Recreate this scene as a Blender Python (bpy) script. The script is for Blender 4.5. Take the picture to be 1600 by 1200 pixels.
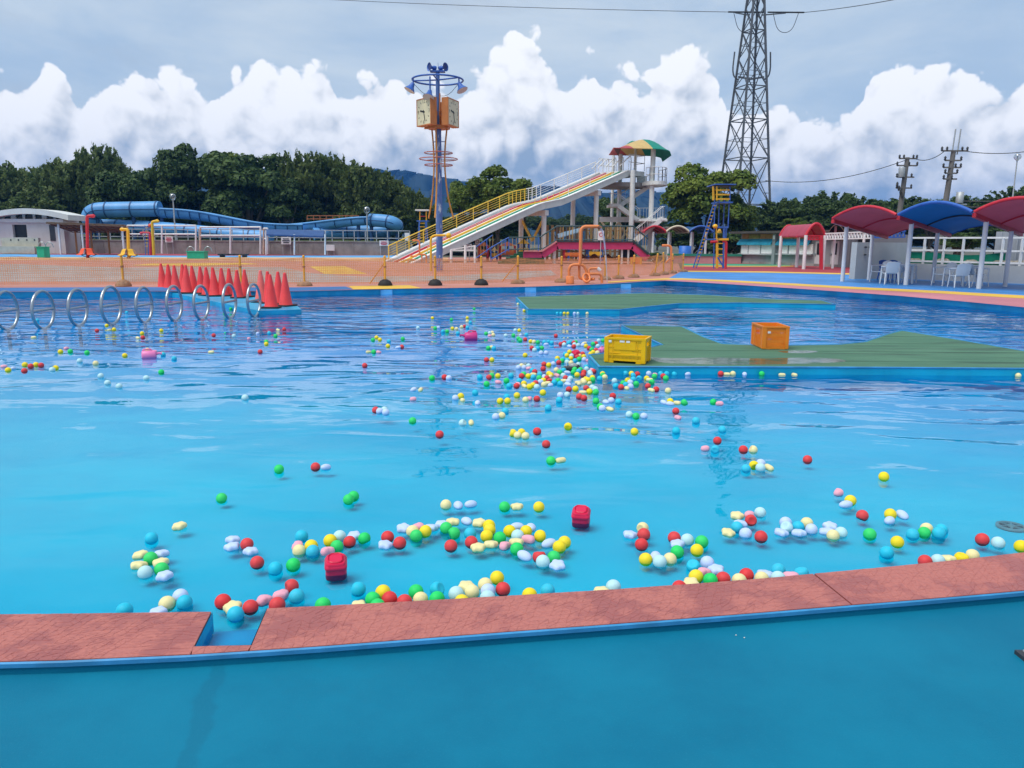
import bpy, bmesh, math, random
import numpy as np
from mathutils import Vector, Matrix
R = math.radians
random.seed(7)
for o in list(bpy.data.objects): bpy.data.objects.remove(o)
scene = bpy.context.scene
COL = scene.collection

# ------------------------------------------------------------------ camera
CAMZ, F, PITCH, ROLL = 1.55, 1200.0, math.atan(220/1200), 0.0065
_r = Vector((1,0,0)); _u = Vector((0,math.sin(PITCH),math.cos(PITCH))); _b = Vector((0,-math.cos(PITCH),math.sin(PITCH)))
CR = _r*math.cos(ROLL)+_u*math.sin(ROLL); CU = _u*math.cos(ROLL)-_r*math.sin(ROLL)
CP = Vector((0,0,CAMZ))
cam = bpy.data.cameras.new('camera'); camo = bpy.data.objects.new('camera', cam); COL.objects.link(camo)
cam.sensor_width = 36; cam.lens = 36*F/1600; cam.clip_start = .05; cam.clip_end = 20000
M = Matrix((CR, CU, _b)).transposed().to_4x4(); M.translation = CP
camo.matrix_world = M
scene.camera = camo
scene.render.resolution_x, scene.render.resolution_y = 1024, 768
def ray(px, py): return CR*((px-800)/F)+CU*((600-py)/F)-_b
def gz(px, py, z=0.0):
    d = ray(px,py); return CP+d*((z-CAMZ)/d.z)
def at(px, py, Y):
    d = ray(px,py); return CP+d*(Y/d.y)
def zat(px, py, Y): return at(px,py,Y).z

# ------------------------------------------------------------------ world, sun, exposure
SUN_EL, SUN_AZ = R(62), R(-125)          # azimuth clockwise from +Y
scene.view_settings.view_transform = 'Standard'; scene.view_settings.look = 'None'
scene.view_settings.exposure = 0.74; scene.view_settings.gamma = 1
scene.cycles.transparent_max_bounces = 24; scene.cycles.max_bounces = 8; scene.cycles.volume_bounces = 0
sl = bpy.data.lights.new('sun','SUN'); sl.energy = 2.0; sl.angle = R(40); sl.color = (1,.955,.88)
so = bpy.data.objects.new('sun', sl); COL.objects.link(so)
sd = Vector((math.sin(SUN_AZ)*math.cos(SUN_EL), math.cos(SUN_AZ)*math.cos(SUN_EL), math.sin(SUN_EL)))
so.rotation_euler = sd.to_track_quat('Z','Y').to_euler(); so.location = sd*60

class NT:
    def __init__(s, t): s.t = t; s.t.nodes.clear()
    def n(s, typ, ins=None, **props):
        nd = s.t.nodes.new(typ)
        for k,v in props.items(): setattr(nd,k,v)
        for k,v in (ins or {}).items(): s.put(nd.inputs[k], v)
        return nd
    def put(s, sock, v):
        if isinstance(v, bpy.types.NodeSocket): s.t.links.new(v, sock)
        elif v is not None:
            if isinstance(v,(tuple,list)) and len(v)==3 and sock.type=='RGBA': v = (*v,1)
            sock.default_value = v
    def m(s, op, a, b=None, c=None, clamp=False):
        nd = s.t.nodes.new('ShaderNodeMath'); nd.operation = op; nd.use_clamp = clamp
        for i,v in enumerate((a,b,c)):
            if v is not None: s.put(nd.inputs[i], v)
        return nd.outputs[0]
    def vm(s, op, a, b=None, scale=None):
        nd = s.t.nodes.new('ShaderNodeVectorMath'); nd.operation = op
        s.put(nd.inputs[0], a)
        if b is not None: s.put(nd.inputs[1], b)
        if scale is not None: s.put(nd.inputs['Scale'], scale)
        return nd.outputs['Value'] if op in ('LENGTH','DOT_PRODUCT','DISTANCE') else nd.outputs[0]
    def mix(s, f, a, b, blend='MIX'):
        nd = s.t.nodes.new('ShaderNodeMix'); nd.data_type = 'RGBA'; nd.blend_type = blend
        s.put(nd.inputs[0], f); s.put(nd.inputs[6], a); s.put(nd.inputs[7], b); return nd.outputs[2]
    def ss(s, x, a, b, lo=0.0, hi=1.0):
        nd = s.t.nodes.new('ShaderNodeMapRange'); nd.interpolation_type = 'SMOOTHSTEP'
        for k,v in (('Value',x),('From Min',a),('From Max',b),('To Min',lo),('To Max',hi)): s.put(nd.inputs[k], v)
        return nd.outputs[0]
    def noise(s, vec, scale, detail=3, rough=.55, dist=0, out=0):
        nd = s.n('ShaderNodeTexNoise', {'Vector':vec,'Scale':scale,'Detail':detail,'Roughness':rough,'Distortion':dist}); return nd.outputs[out]
    def vor(s, vec, scale, detail=0, feature='SMOOTH_F1', smooth=.35):
        nd = s.n('ShaderNodeTexVoronoi', feature=feature); s.put(nd.inputs['Vector'],vec); s.put(nd.inputs['Scale'],scale)
        if feature=='SMOOTH_F1': s.put(nd.inputs['Smoothness'],smooth)
        if 'Detail' in nd.inputs: s.put(nd.inputs['Detail'],detail)
        return nd.outputs['Distance']

world = bpy.data.worlds.new('World'); scene.world = world; world.use_nodes = True
def build_world():
    w = NT(world.node_tree)
    d = w.vm('NORMALIZE', w.n('ShaderNodeTexCoord').outputs['Generated'])
    sp = w.n('ShaderNodeSeparateXYZ', {0:d}); x,y,z = sp.outputs[0],sp.outputs[1],sp.outputs[2]
    az = w.m('ARCTAN2', x, y); el = w.m('ARCSINE', z)
    sky = w.n('ShaderNodeTexSky', sky_type='NISHITA', sun_disc=False, sun_elevation=SUN_EL, sun_rotation=SUN_AZ, dust_density=1.2, ozone_density=1.5).outputs[0]
    # cloud-top line over azimuth, continued round the horizon by mirroring
    tops = [(-400,150),(-250,118),(-120,150),(-40,128),(0,128),(40,142),(82,122),(105,134),(135,172),(155,165),(180,134),(225,118),(270,106),(300,118),(332,150),(350,148),(372,128),(440,114),(468,132),(495,106),(520,124),(534,152),(562,130),(615,118),(640,142),(700,142),(745,128),(775,92),(820,66),(850,92),(870,116),(880,138),(920,118),(942,152),(970,108),(995,122),(1006,150),(1034,112),(1095,96),(1122,112),(1132,165),(1150,186),(1190,166),(1242,166),(1270,172),(1312,190),(1338,182),(1352,130),(1400,98),(1430,120),(1512,114),(1545,132),(1600,120),(1680,150),(1800,112),(1950,140)]
    pts = []
    for px,py in tops:
        r = ray(px,py).normalized(); pts.append((math.atan2(r.x,r.y), math.asin(r.z)))
    H = math.pi/4
    t = w.m('DIVIDE', w.m('PINGPONG', w.m('ADD', az, H), 2*H), 2*H)
    fc = w.n('ShaderNodeFloatCurve'); cm = fc.mapping; cv = cm.curves[0]
    P2 = [((a+H)/(2*H), e/.35) for a,e in pts if -H < a < H]
    P2 = [(0,P2[0][1])]+P2+[(1,P2[-1][1])]
    cv.points[0].location = P2[0]; cv.points[1].location = P2[-1]
    for p in P2[1:-1]: cv.points.new(*p)
    cm.update(); w.put(fc.inputs['Value'], t)
    top = w.m('MULTIPLY', fc.outputs[0], .35)
    def billow(vec):          # rounded puffs with sharp creases
        r = -0.30
        for sc,am in ((12,-1.0),(27,-.72),(60,-.30),(130,-.12)):
            n = w.noise(w.vm('ADD', vec, (sc*.37,1.7,sc*.11)), sc, 0, .5)
            r = w.m('MULTIPLY_ADD', w.m('ABSOLUTE', w.m('SUBTRACT', n, .5)), am*-2, r)
        return r
    warp = w.vm('SUBTRACT', w.n('ShaderNodeTexNoise', {'Vector':d,'Scale':22.0,'Detail':4.0}).outputs[1], (.5,.5,.5))
    dd = w.vm('ADD', d, w.vm('SCALE', warp, scale=.012))
    b0 = billow(dd)
    b1 = billow(w.vm('ADD', dd, (-.012,0,.016)))
    rel = w.m('SUBTRACT', b1, b0)                        # lit from upper left
    depth = w.m('ADD', w.m('SUBTRACT', top, el), w.m('MULTIPLY', b0, .062))
    mask = w.ss(depth, .002, .012)
    low = w.noise(w.vm('MULTIPLY', d, (1,1,2.2)), 5.5, 5, .55)
    low2 = w.noise(w.vm('MULTIPLY', d, (1,1,3.5)), 13, 3, .5)
    hgt = w.m('DIVIDE', el, top)                         # 0 horizon .. 1 cloud top
    g = w.m('ADD', hgt, w.m('MULTIPLY', w.m('SUBTRACT', low, .5), .55))
    g = w.m('ADD', g, w.m('MULTIPLY', w.m('SUBTRACT', low2, .5), .10))
    lum = w.ss(g, .10, .95, .0, 1.0)
    lum = w.m('ADD', lum, w.m('MULTIPLY', rel, -.85))
    lum = w.m('MINIMUM', w.m('MAXIMUM', lum, 0.0), 1.0)
    ramp = w.n('ShaderNodeValToRGB', {0:lum}); e = ramp.color_ramp.elements
    e[0].position=0; e[0].color=(.23,.30,.39,1); e[1].position=1; e[1].color=(.69,.70,.72,1)
    for p,c in ((.3,(.37,.415,.48,1)),(.55,(.50,.53,.57,1)),(.8,(.63,.645,.67,1))):
        k = e.new(p); k.color = c
    # brighter broken band right above the horizon
    band = w.m('MULTIPLY', w.ss(el, .115, .07), w.ss(w.m('ADD', low2, w.m('MULTIPLY',b0,.15)), .45, .75))
    ccol = w.mix(w.m('MULTIPLY',band,.45), ramp.outputs[0], (.62,.65,.69))
    # thin high veil over the blue
    vv = w.vm('MULTIPLY', d, (1,1,3.0))
    v1 = w.ss(w.noise(vv, 2.6, 6, .58, .4), .33, .66)
    v2 = w.ss(w.noise(w.vm('ADD', vv,(3,1,7)), 3.3, 5, .6, .5), .52, .75)
    veil = w.mix(v1, (.275,.36,.46), (.42,.475,.515))
    veil = w.mix(w.m('MULTIPLY', v2, .55), veil, (.30,.335,.375))
    base = w.mix(.86, sky, w.vm('SCALE', veil, scale=10.2))
    col = w.mix(mask, base, w.vm('SCALE', ccol, scale=9.6))
    bg = w.n('ShaderNodeBackground', {'Color':col,'Strength':.1})
    out = w.n('ShaderNodeOutputWorld'); w.t.links.new(bg.outputs[0], out.inputs[0])
build_world()
world.cycles.sampling_method = 'MANUAL'; world.cycles.sample_map_resolution = 512

# ------------------------------------------------------------------ materials
MATS = {}
def pm(name, col, rough=.55, var=.14, scale=2.0, *, bump=0.0, metal=0.0, dirt=0.0, dirtcol=(.12,.11,.09), bscale=40, spec=.3, trans=0.0, orand=0.0):
    if name in MATS: return MATS[name]
    m = bpy.data.materials.new(name); m.use_nodes = True; w = NT(m.node_tree)
    tc = w.n('ShaderNodeTexCoord').outputs['Object']
    n1 = w.noise(tc, scale, 5, .6)
    f = w.ss(n1, .3, .7)
    c = w.mix(f, tuple(max(0,v*(1-var)) for v in col), tuple(min(1,v*(1+var)) for v in col))
    if orand: c = w.mix(w.m('MULTIPLY', w.n('ShaderNodeObjectInfo').outputs['Random'], orand), c, tuple(v*.55+.22 for v in col))
    if dirt:
        n2 = w.noise(w.vm('MULTIPLY', tc, (1.3,1.3,.5)), scale*2.3, 6, .65)
        c = w.mix(w.ss(n2, .5, .8, 0, dirt), c, dirtcol)
    b = w.n('ShaderNodeBsdfPrincipled', {'Base Color':c,'Roughness':rough,'Metallic':metal,'Specular IOR Level':spec})
    if bump:
        nb = w.noise(tc, bscale, 4, .6)
        w.put(b.inputs['Normal'], w.n('ShaderNodeBump', {'Height':nb,'Strength':bump,'Distance':.01}).outputs[0])
    sh = b.outputs[0]
    if trans:
        tr = w.n('ShaderNodeBsdfTranslucent', {'Color':c})
        sh = w.n('ShaderNodeMixShader', {0:trans,1:sh,2:tr.outputs[0]}).outputs[0]
    o = w.n('ShaderNodeOutputMaterial'); w.t.links.new(sh, o.inputs[0]); MATS[name] = m; return m

# ------------------------------------------------------------------ mesh helpers
ORG = {}
class MB:
    def __init__(s): s.v=[]; s.f=[]; s.sm=[]
    def add(s, vs, fs, smooth=False):
        k=len(s.v); s.v += [tuple(p) for p in vs]; s.f += [tuple(i+k for i in f) for f in fs]; s.sm += [smooth]*len(fs); return s
    def box(s, c, size, rz=0.0, rot=None):
        hx,hy,hz = size[0]/2,size[1]/2,size[2]/2
        m = rot if rot is not None else Matrix.Rotation(rz,3,'Z'); c=Vector(c)
        vs=[c+m@Vector((a*hx,b*hy,d*hz)) for d in (-1,1) for a,b in ((-1,-1),(1,-1),(1,1),(-1,1))]
        return s.add(vs, [(3,2,1,0),(4,5,6,7),(0,1,5,4),(1,2,6,5),(2,3,7,6),(3,0,4,7)])
    def beam(s, p, q, w, h=None, up=(0,0,1)):
        p,q=Vector(p),Vector(q); h=h or w; d=(q-p)
        if d.length<1e-6: return s
        d.normalize(); up=Vector(up)
        if abs(d.dot(up))>.98: up=Vector((0,1,0))
        sx=d.cross(up).normalized(); sz=sx.cross(d)
        vs=[]
        for e in (p,q):
            for a,b in ((-1,-1),(1,-1),(1,1),(-1,1)): vs.append(e+sx*(a*w/2)+sz*(b*h/2))
        return s.add(vs, [(3,2,1,0),(4,5,6,7),(0,1,5,4),(1,2,6,5),(2,3,7,6),(3,0,4,7)])
    def tube(s, path, r, n=8, closed=False, caps=True):
        P=[Vector(p) for p in path]; k=len(P)
        rs = r if isinstance(r,(list,tuple)) else [r]*k
        up=None; vs=[]
        for i in range(k):
            if closed: t=(P[(i+1)%k]-P[i-1]).normalized()
            else: t=(P[min(i+1,k-1)]-P[max(i-1,0)]).normalized()
            if up is None:
                up=Vector((0,0,1)) if abs(t.z)<.9 else Vector((1,0,0))
            sx=t.cross(up)
            if sx.length<1e-5: sx=t.cross(Vector((1,0,0)))
            sx.normalize(); up=sx.cross(t).normalized()
            for j in range(n):
                a=2*math.pi*j/n; vs.append(P[i]+(sx*math.cos(a)+up*math.sin(a))*rs[i])
        fs=[]
        for i in range(k if closed else k-1):
            i2=(i+1)%k
            for j in range(n): fs.append((i*n+j,i*n+(j+1)%n,i2*n+(j+1)%n,i2*n+j))
        s.add(vs,fs,True)
        if caps and not closed:
            s.add(vs[:n],[tuple(range(n))[::-1]]); s.add(vs[-n:],[tuple(range(n))])
        return s
    def cyl(s,p,q,r0,r1=None,n=12,caps=True): return s.tube([p,q],[r0,r0 if r1 is None else r1],n,caps=caps)
    def sphere(s,c,r,seg=16,rings=10,sc=(1,1,1)):
        c=Vector(c); vs=[c+Vector((0,0,-r*sc[2]))]
        for i in range(1,rings):
            a=-math.pi/2+math.pi*i/rings
            for j in range(seg):
                b=2*math.pi*j/seg; vs.append(c+Vector((math.cos(a)*math.cos(b)*r*sc[0],math.cos(a)*math.sin(b)*r*sc[1],math.sin(a)*r*sc[2])))
        vs.append(c+Vector((0,0,r*sc[2]))); fs=[]
        for j in range(seg): fs.append((0,1+(j+1)%seg,1+j))
        for i in range(rings-2):
            for j in range(seg):
                a=1+i*seg+j; b=1+i*seg+(j+1)%seg; fs.append((a,b,b+seg,a+seg))
        L=len(vs)-1; k=1+(rings-2)*seg
        for j in range(seg): fs.append((k+j,k+(j+1)%seg,L))
        return s.add(vs,fs,True)
    def lathe(s,prof,c=(0,0,0),n=20,smooth=True):
        c=Vector(c); vs=[]; fs=[]
        for r,z in prof:
            for j in range(n):
                a=2*math.pi*j/n; vs.append(c+Vector((r*math.cos(a),r*math.sin(a),z)))
        for i in range(len(prof)-1):
            for j in range(n): fs.append((i*n+j,i*n+(j+1)%n,(i+1)*n+(j+1)%n,(i+1)*n+j))
        return s.add(vs,fs,smooth)
    def prism(s,poly,z0,z1):
        n=len(poly); A=sum(poly[i][0]*poly[(i+1)%n][1]-poly[(i+1)%n][0]*poly[i][1] for i in range(n))
        if A<0: poly=poly[::-1]
        vs=[(p[0],p[1],z0) for p in poly]+[(p[0],p[1],z1) for p in poly]
        fs=[tuple(range(n))[::-1],tuple(range(n,2*n))]+[(i,(i+1)%n,n+(i+1)%n,n+i) for i in range(n)]
        return s.add(vs,fs)
    def poly(s,pts): return s.add(pts,[tuple(range(len(pts)))])
    def strip(s,a,b,smooth=False):
        n=len(a); return s.add(list(a)+list(b),[(i,i+1,n+i+1,n+i) for i in range(n-1)],smooth)
    def grid(s,rows,smooth=True,thick=0.0):
        nr,nc=len(rows),len(rows[0]); vs=[p for r in rows for p in r]
        fs=[(i*nc+j,i*nc+j+1,(i+1)*nc+j+1,(i+1)*nc+j) for i in range(nr-1) for j in range(nc-1)]
        s.add(vs,fs,smooth)
        if thick:
            off=Vector((0,0,-thick)); vs2=[Vector(p)+off for p in vs]
            s.add(vs2,[f[::-1] for f in fs],smooth)
            border=[(0,j) for j in range(nc)]+[(i,nc-1) for i in range(1,nr)]+[(nr-1,j) for j in range(nc-2,-1,-1)]+[(i,0) for i in range(nr-2,0,-1)]
            bl=[i*nc+j for i,j in border]; k=len(bl)
            s.add([vs[i] for i in bl]+[vs2[i] for i in bl],[(i,(i+1)%k,k+(i+1)%k,k+i) for i in range(k)])
        return s
    def build(s,name,mat,parent=None,org=None):
        me=bpy.data.meshes.new(name)
        o0 = ORG.get(parent.name, Vector((0,0,0))) if parent else Vector(org or (0,0,0))
        me.from_pydata([(p[0]-o0[0],p[1]-o0[1],p[2]-o0[2]) for p in s.v],[],s.f); me.polygons.foreach_set('use_smooth',s.sm); me.update()
        o=bpy.data.objects.new(name,me); COL.objects.link(o); me.materials.append(mat)
        if parent: o.parent=parent
        else: o.location=o0
        ORG[o.name]=Vector(o0); return o
def tag(o,label=None,cat=None,group=None,kind=None):
    for k,v in (('label',label),('category',cat),('group',group),('kind',kind)):
        if v: o[k]=v
    return o
def thing(name,label,cat,loc=(0,0,0),group=None,rz=0.0):
    o=bpy.data.objects.new(name,None); COL.objects.link(o); o.location=loc; o.rotation_euler[2]=rz; o.empty_display_size=.2
    ORG[o.name]=Vector(loc); return tag(o,label,cat,group)
def copy_tree(o,parent=None):
    c=o.copy(); COL.objects.link(c); c.parent=parent
    for ch in list(o.children): copy_tree(ch,c)
    return c
def struct(name,mb,mat,org=None): return tag(mb.build(name,mat,None,org),kind='structure')
def arc(c,r,a0,a1,n,ax,ay): return [Vector(c)+Vector(ax)*(r*math.cos(a0+(a1-a0)*i/n))+Vector(ay)*(r*math.sin(a0+(a1-a0)*i/n)) for i in range(n+1)]
def smooth(path,it=2):
    P=[Vector(p) for p in path]
    for _ in range(it):
        Q=[P[0]]
        for a,b in zip(P,P[1:]): Q += [a*.75+b*.25,a*.25+b*.75]
        P=Q+[P[-1]]
    return P
def text_mb(txt,size,O,ax,ay,depth=.004):
    cu=bpy.data.curves.new('t','FONT'); cu.body=txt; cu.size=size; cu.align_x='CENTER'; cu.align_y='CENTER'; cu.resolution_u=2
    ob=bpy.data.objects.new('t',cu); COL.objects.link(ob); bpy.context.view_layer.update()
    me=ob.evaluated_get(bpy.context.evaluated_depsgraph_get()).to_mesh()
    mb=MB(); O,ax,ay=Vector(O),Vector(ax),Vector(ay)
    mb.add([O+ax*v.co.x+ay*v.co.y for v in me.vertices],[tuple(p.vertices) for p in me.polygons])
    bpy.data.objects.remove(ob); bpy.data.curves.remove(cu); return mb
WHITE=pm('white_paint',(.72,.73,.73),.45,.07,1.5,dirt=.35,dirtcol=(.36,.34,.3))
GREYW=pm('grey_white_paint',(.66,.69,.68),.5,.08,1.2,dirt=.4,dirtcol=(.25,.25,.23))
BLUE=pm('blue_paint',(.04,.12,.42),.4,.15,3,dirt=.3,dirtcol=(.2,.25,.35))
YEL=pm('yellow_paint',(.75,.43,.03),.42,.1,2,dirt=.25,dirtcol=(.35,.22,.06))
RED=pm('red_paint',(.52,.03,.05),.42,.12,2,dirt=.25,dirtcol=(.2,.05,.05))
ORANGE=pm('orange_paint',(.72,.20,.05),.5,.12,3,dirt=.35,dirtcol=(.35,.14,.07))
STEEL=pm('stainless_steel',(.36,.40,.43),.3,.08,4,metal=.85)
GALV=pm('galvanised_steel',(.42,.45,.47),.5,.12,2,metal=.35,dirt=.3,dirtcol=(.2,.19,.18))
DARK=pm('dark_metal',(.035,.04,.05),.5,.2,3)
BLACK=pm('black_rubber',(.02,.02,.022),.7,.2,6)
CONC=pm('concrete',(.26,.255,.24),.85,.18,.8,bump=.4,dirt=.6,dirtcol=(.09,.085,.075))
# ================================================================== pool, deck, ground
DECK, COPE, BASIN, FLOOR = .14, .05, .0, -.50
rim_px=[(-420,466),(-200,459),(0,456),(200,455),(458,455),(560,452.5),(700,450),(800,448.5),(860,447),(948,443.5),(1002,440),(1040,438.5),(1090,441),(1140,444),(1240,450.5),(1320,456),(1403,462),(1500,470.5),(1600,480),(1750,496),(1900,514)]
RIM=[gz(x,y,DECK) for x,y in rim_px]
far_px=[(-300,963),(-100,961),(100,959),(290,956.5),(330,956),(418,950.5),(500,947),(650,939),(800,930.5),(950,921.5),(1100,911),(1200,903),(1270,896.5),(1400,884.5),(1500,874.5),(1600,863),(1750,845),(1900,824)]
near_px=[(-300,1041),(-100,1036),(100,1031),(290,1022.5),(330,1020),(418,1014.5),(500,1009),(650,997.5),(800,986),(950,975),(1100,963.5),(1200,955.5),(1330,944.8),(1440,936),(1545,927),(1640,918.5),(1790,903),(1940,886)]
FARW=[gz(x,y,COPE) for x,y in far_px]; NEARW=[gz(x,y,COPE) for x,y in near_px]
def extend(P,n=6,step=1.6,curl=.05):
    P=list(P)
    for end in (0,1):
        a,b=(P[-2],P[-1]) if end else (P[1],P[0])
        d=(b-a).normalized(); p=b
        for i in range(n):
            d=(Matrix.Rotation((curl if end else -curl),3,'Z')@d); p=p+d*step
            if end: P.append(p)
            else: P.insert(0,p)
    return P
FARX=extend(FARW); NEARX=extend(NEARW)

paint_blue=pm('blue_deck_paint',(.045,.22,.55),.5,.18,.6,bump=.15,dirt=.3,dirtcol=(.05,.12,.25))
pool_wall_paint=pm('pool_wall_paint',(.005,.31,.53),.4,.18,1.5,dirt=.3,dirtcol=(.02,.14,.3))
def floor_mat():
    m=bpy.data.materials.new('pool_floor_paint_depth_dimmed'); m.use_nodes=True; w=NT(m.node_tree)
    tc=w.n('ShaderNodeTexCoord').outputs['Object']
    a=w.noise(tc,.5,5,.6); b=w.noise(w.vm('MULTIPLY',tc,(1,2.2,1)),1.4,4,.6)
    c=w.mix(w.ss(a,.3,.7),(.0,.44,.575),(.0,.53,.64))
    c=w.mix(w.ss(b,.45,.75,0,.3),c,(.0,.40,.55))
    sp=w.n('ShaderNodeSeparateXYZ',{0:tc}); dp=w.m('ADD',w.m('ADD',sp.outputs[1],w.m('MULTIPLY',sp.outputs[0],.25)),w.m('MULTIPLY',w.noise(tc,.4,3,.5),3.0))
    c=w.mix(w.ss(dp,5.0,15),c,w.mix(w.ss(a,.3,.7),(.0,.26,.56),(.0,.32,.62)))  # darker blue towards the far end stands in for light lost in deeper water
    bs=w.n('ShaderNodeBsdfPrincipled',{'Base Color':c,'Roughness':.6,'Specular IOR Level':.0})
    o=w.n('ShaderNodeOutputMaterial'); w.t.links.new(bs.outputs[0],o.inputs[0]); return m
# notch corner points
N_TL,N_BL,N_BR,N_TR=[gz(x,y,COPE) for x,y in ((330,956),(303,1010),(393,1008),(418,950.5))]
iL=6+4; iR=6+5                                        # indices of the notch corners in FARX
def closed_pool(z,inset=0.0,notch=True):
    far=[Vector((p.x,p.y,z)) for p in FARX]
    if notch: far=far[:iL+1]+[Vector((p.x,p.y,z)) for p in (N_BL,N_BR)]+far[iR:]
    rim=[Vector((p.x,p.y,z)) for p in RIM]
    return rim+far[::-1]
def floor_z(x,y):
    d=y-4; t=min(1,max(0,d/13)); return -.05-.42*t*t*(3-2*t)
_cp=closed_pool(0,notch=False); _n=len(_cp); _g=Vector((0,11,0)); _rows=[]
for k_ in range(13):
    u=(k_/12)**.6; _rows.append([Vector((q.x,q.y,floor_z(q.x,q.y))) for q in [p+(_g-p)*u for p in _cp+[_cp[0]]]])
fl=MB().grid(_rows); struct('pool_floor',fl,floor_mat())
# pool wall under the deck rim and under the coping
wl=MB(); wl.strip([(p.x,p.y,FLOOR) for p in RIM],[(p.x,p.y,DECK) for p in RIM])
for a,b in ((FARX[0],RIM[0]),(FARX[-1],RIM[-1])): wl.strip([(a.x,a.y,FLOOR),(b.x,b.y,FLOOR)],[(a.x,a.y,DECK),(b.x,b.y,DECK)])
fx=FARX[:iL+1]; fx2=FARX[iR:]
for q in (fx,fx2): wl.strip([(p.x,p.y,FLOOR) for p in q],[(p.x,p.y,COPE-.004) for p in q])
struct('pool_wall',wl,pool_wall_paint)
# inlet plates on the far wall
for i,(px,py) in enumerate(((604,456),(829,452.5),(978,447),(212,459))):
    p=gz(px,py,.06); mb=MB().box((p.x,p.y-.02,.05),(.36,.05,.15)); tag(mb.build('wall_inlet',pm('inlet_blue',(.10,.40,.72),.4),None,(p.x,p.y,0)),'pale blue inlet plate set in the far pool wall','inlet',"inlet plates along the far pool wall")

def water_mat():
    m=bpy.data.materials.new('pool_water'); m.use_nodes=True; w=NT(m.node_tree)
    tc=w.n('ShaderNodeTexCoord').outputs['Object']
    sp=w.n('ShaderNodeSeparateXYZ',{0:tc})
    amp=w.ss(sp.outputs[1],2.8,8.6,.14,1.0)
    patch=w.ss(w.noise(tc,.22,3,.5),.32,.62,.5,1.25)
    # calmer lee on the left
    lee=w.ss(w.m('ADD',sp.outputs[0],w.m('MULTIPLY',sp.outputs[1],-.25)),-5.2,-2.6,.35,1.0)
    lee=w.m('MAXIMUM',lee,w.ss(sp.outputs[1],9,12))
    amp=w.m('MULTIPLY',w.m('MULTIPLY',amp,patch),lee); amp=w.m('MULTIPLY',amp,w.ss(sp.outputs[1],9,16,1.0,1.9))
    v=w.vm('MULTIPLY',tc,(.5,1,1))
    n1=w.noise(v,1.9,1.5,.4,.8); n2=w.noise(w.vm('ADD',v,(5,3,1)),5.2,2,.5,.5); n3=w.noise(v,.55,2,.5)
    h=w.m('MULTIPLY',n1,.052); h=w.m('MULTIPLY_ADD',n2,.006,h)
    h=w.m('MULTIPLY',h,amp); h=w.m('MULTIPLY_ADD',n3,.06,h)
    nrm=w.n('ShaderNodeBump',{'Height':h,'Strength':1.0,'Distance':1.0}).outputs[0]
    fr=w.n('ShaderNodeFresnel',{'IOR':1.333,'Normal':nrm}).outputs[0]
    gl=w.n('ShaderNodeBsdfGlossy',{'Color':(.90,.96,1),'Roughness':.012,'Normal':nrm})
    tr=w.n('ShaderNodeBsdfTransparent',{'Color':(.58,.87,.96)})
    mx=w.n('ShaderNodeMixShader',{0:fr,1:tr.outputs[0],2:gl.outputs[0]})
    o=w.n('ShaderNodeOutputMaterial'); w.t.links.new(mx.outputs[0],o.inputs[0]); return m
WATER=water_mat()
wt=MB(); wt.poly(closed_pool(0.0)[::-1]); struct('water',wt,WATER)

# ---- coping: slabs of the overflow edge, each its own piece
def coping_mat():
    m=bpy.data.materials.new('coping_terracotta'); m.use_nodes=True; w=NT(m.node_tree)
    tc=w.n('ShaderNodeTexCoord').outputs['Object']
    a=w.noise(tc,3.2,5,.65); b=w.noise(w.vm('MULTIPLY',tc,(1,1.6,1)),9,5,.7); c3=w.noise(tc,60,3,.6)
    wet=w.ss(w.m('ADD',a,w.m('MULTIPLY',b,.35)),.60,.72)
    c=w.mix(wet,(.33,.095,.085),(.44,.145,.12))
    c=w.mix(w.ss(c3,.35,.75,0,.4),c,(.25,.08,.08))
    bs=w.n('ShaderNodeBsdfPrincipled',{'Base Color':c,'Roughness':w.m('MULTIPLY_ADD',wet,.25,.42)})
    w.put(bs.inputs['Normal'],w.n('ShaderNodeBump',{'Height':c3,'Strength':.25,'Distance':.004}).outputs[0])
    o=w.n('ShaderNodeOutputMaterial'); w.t.links.new(bs.outputs[0],o.inputs[0]); return m
COPEM=coping_mat()
lip_mat=pm('blue_lip_paint',(.04,.24,.48),.45,.2,5,dirt=.4,dirtcol=(.05,.17,.33))
coping=thing('pool_coping','terracotta red stamped coping strip with a blue lip along the near pool edge','coping',(0,2.6,0))
def lerp_poly(P,t):
    i=min(int(t),len(P)-2); return P[i]+(P[i+1]-P[i])*(t-i)
cuts=[0,3,6,8,9.35]; 
def slab(a,b,n=8,f0=None,f1=None,bt=None):
    A=[];B=[]
    for i in range(n+1):
        t=a+(b-a)*i/n; A.append(lerp_poly(FARX,t)); t2=bt[0]+(bt[1]-bt[0])*i/n if bt else t; B.append(lerp_poly(NEARX,t2))
    if f0: A[0],B[0]=f0
    if f1: A[-1],B[-1]=f1
    return A,B
slabs=[]
for a,b in ((0,4),): slabs.append(slab(a,b-.004,6))
qL=gz(296.8,1022.3,COPE); qR=gz(389.8,1016.2,COPE)
slabs.append(slab(4,10,12,f1=(N_TL,qL),bt=(4,9.17)))
slabs.append(([N_BL+Vector((-.003,0,0)),N_BR],[qL+Vector((.006,0,0)),qR+Vector((-.006,0,0))]))
slabs.append(slab(11,18,14,f0=(N_TR,qR),bt=(10.68,18)))
for a,b in ((18,24),(24,len(FARX)-1)): slabs.append(slab(a+.02,b-.004,12))
pat=MB()
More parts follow.
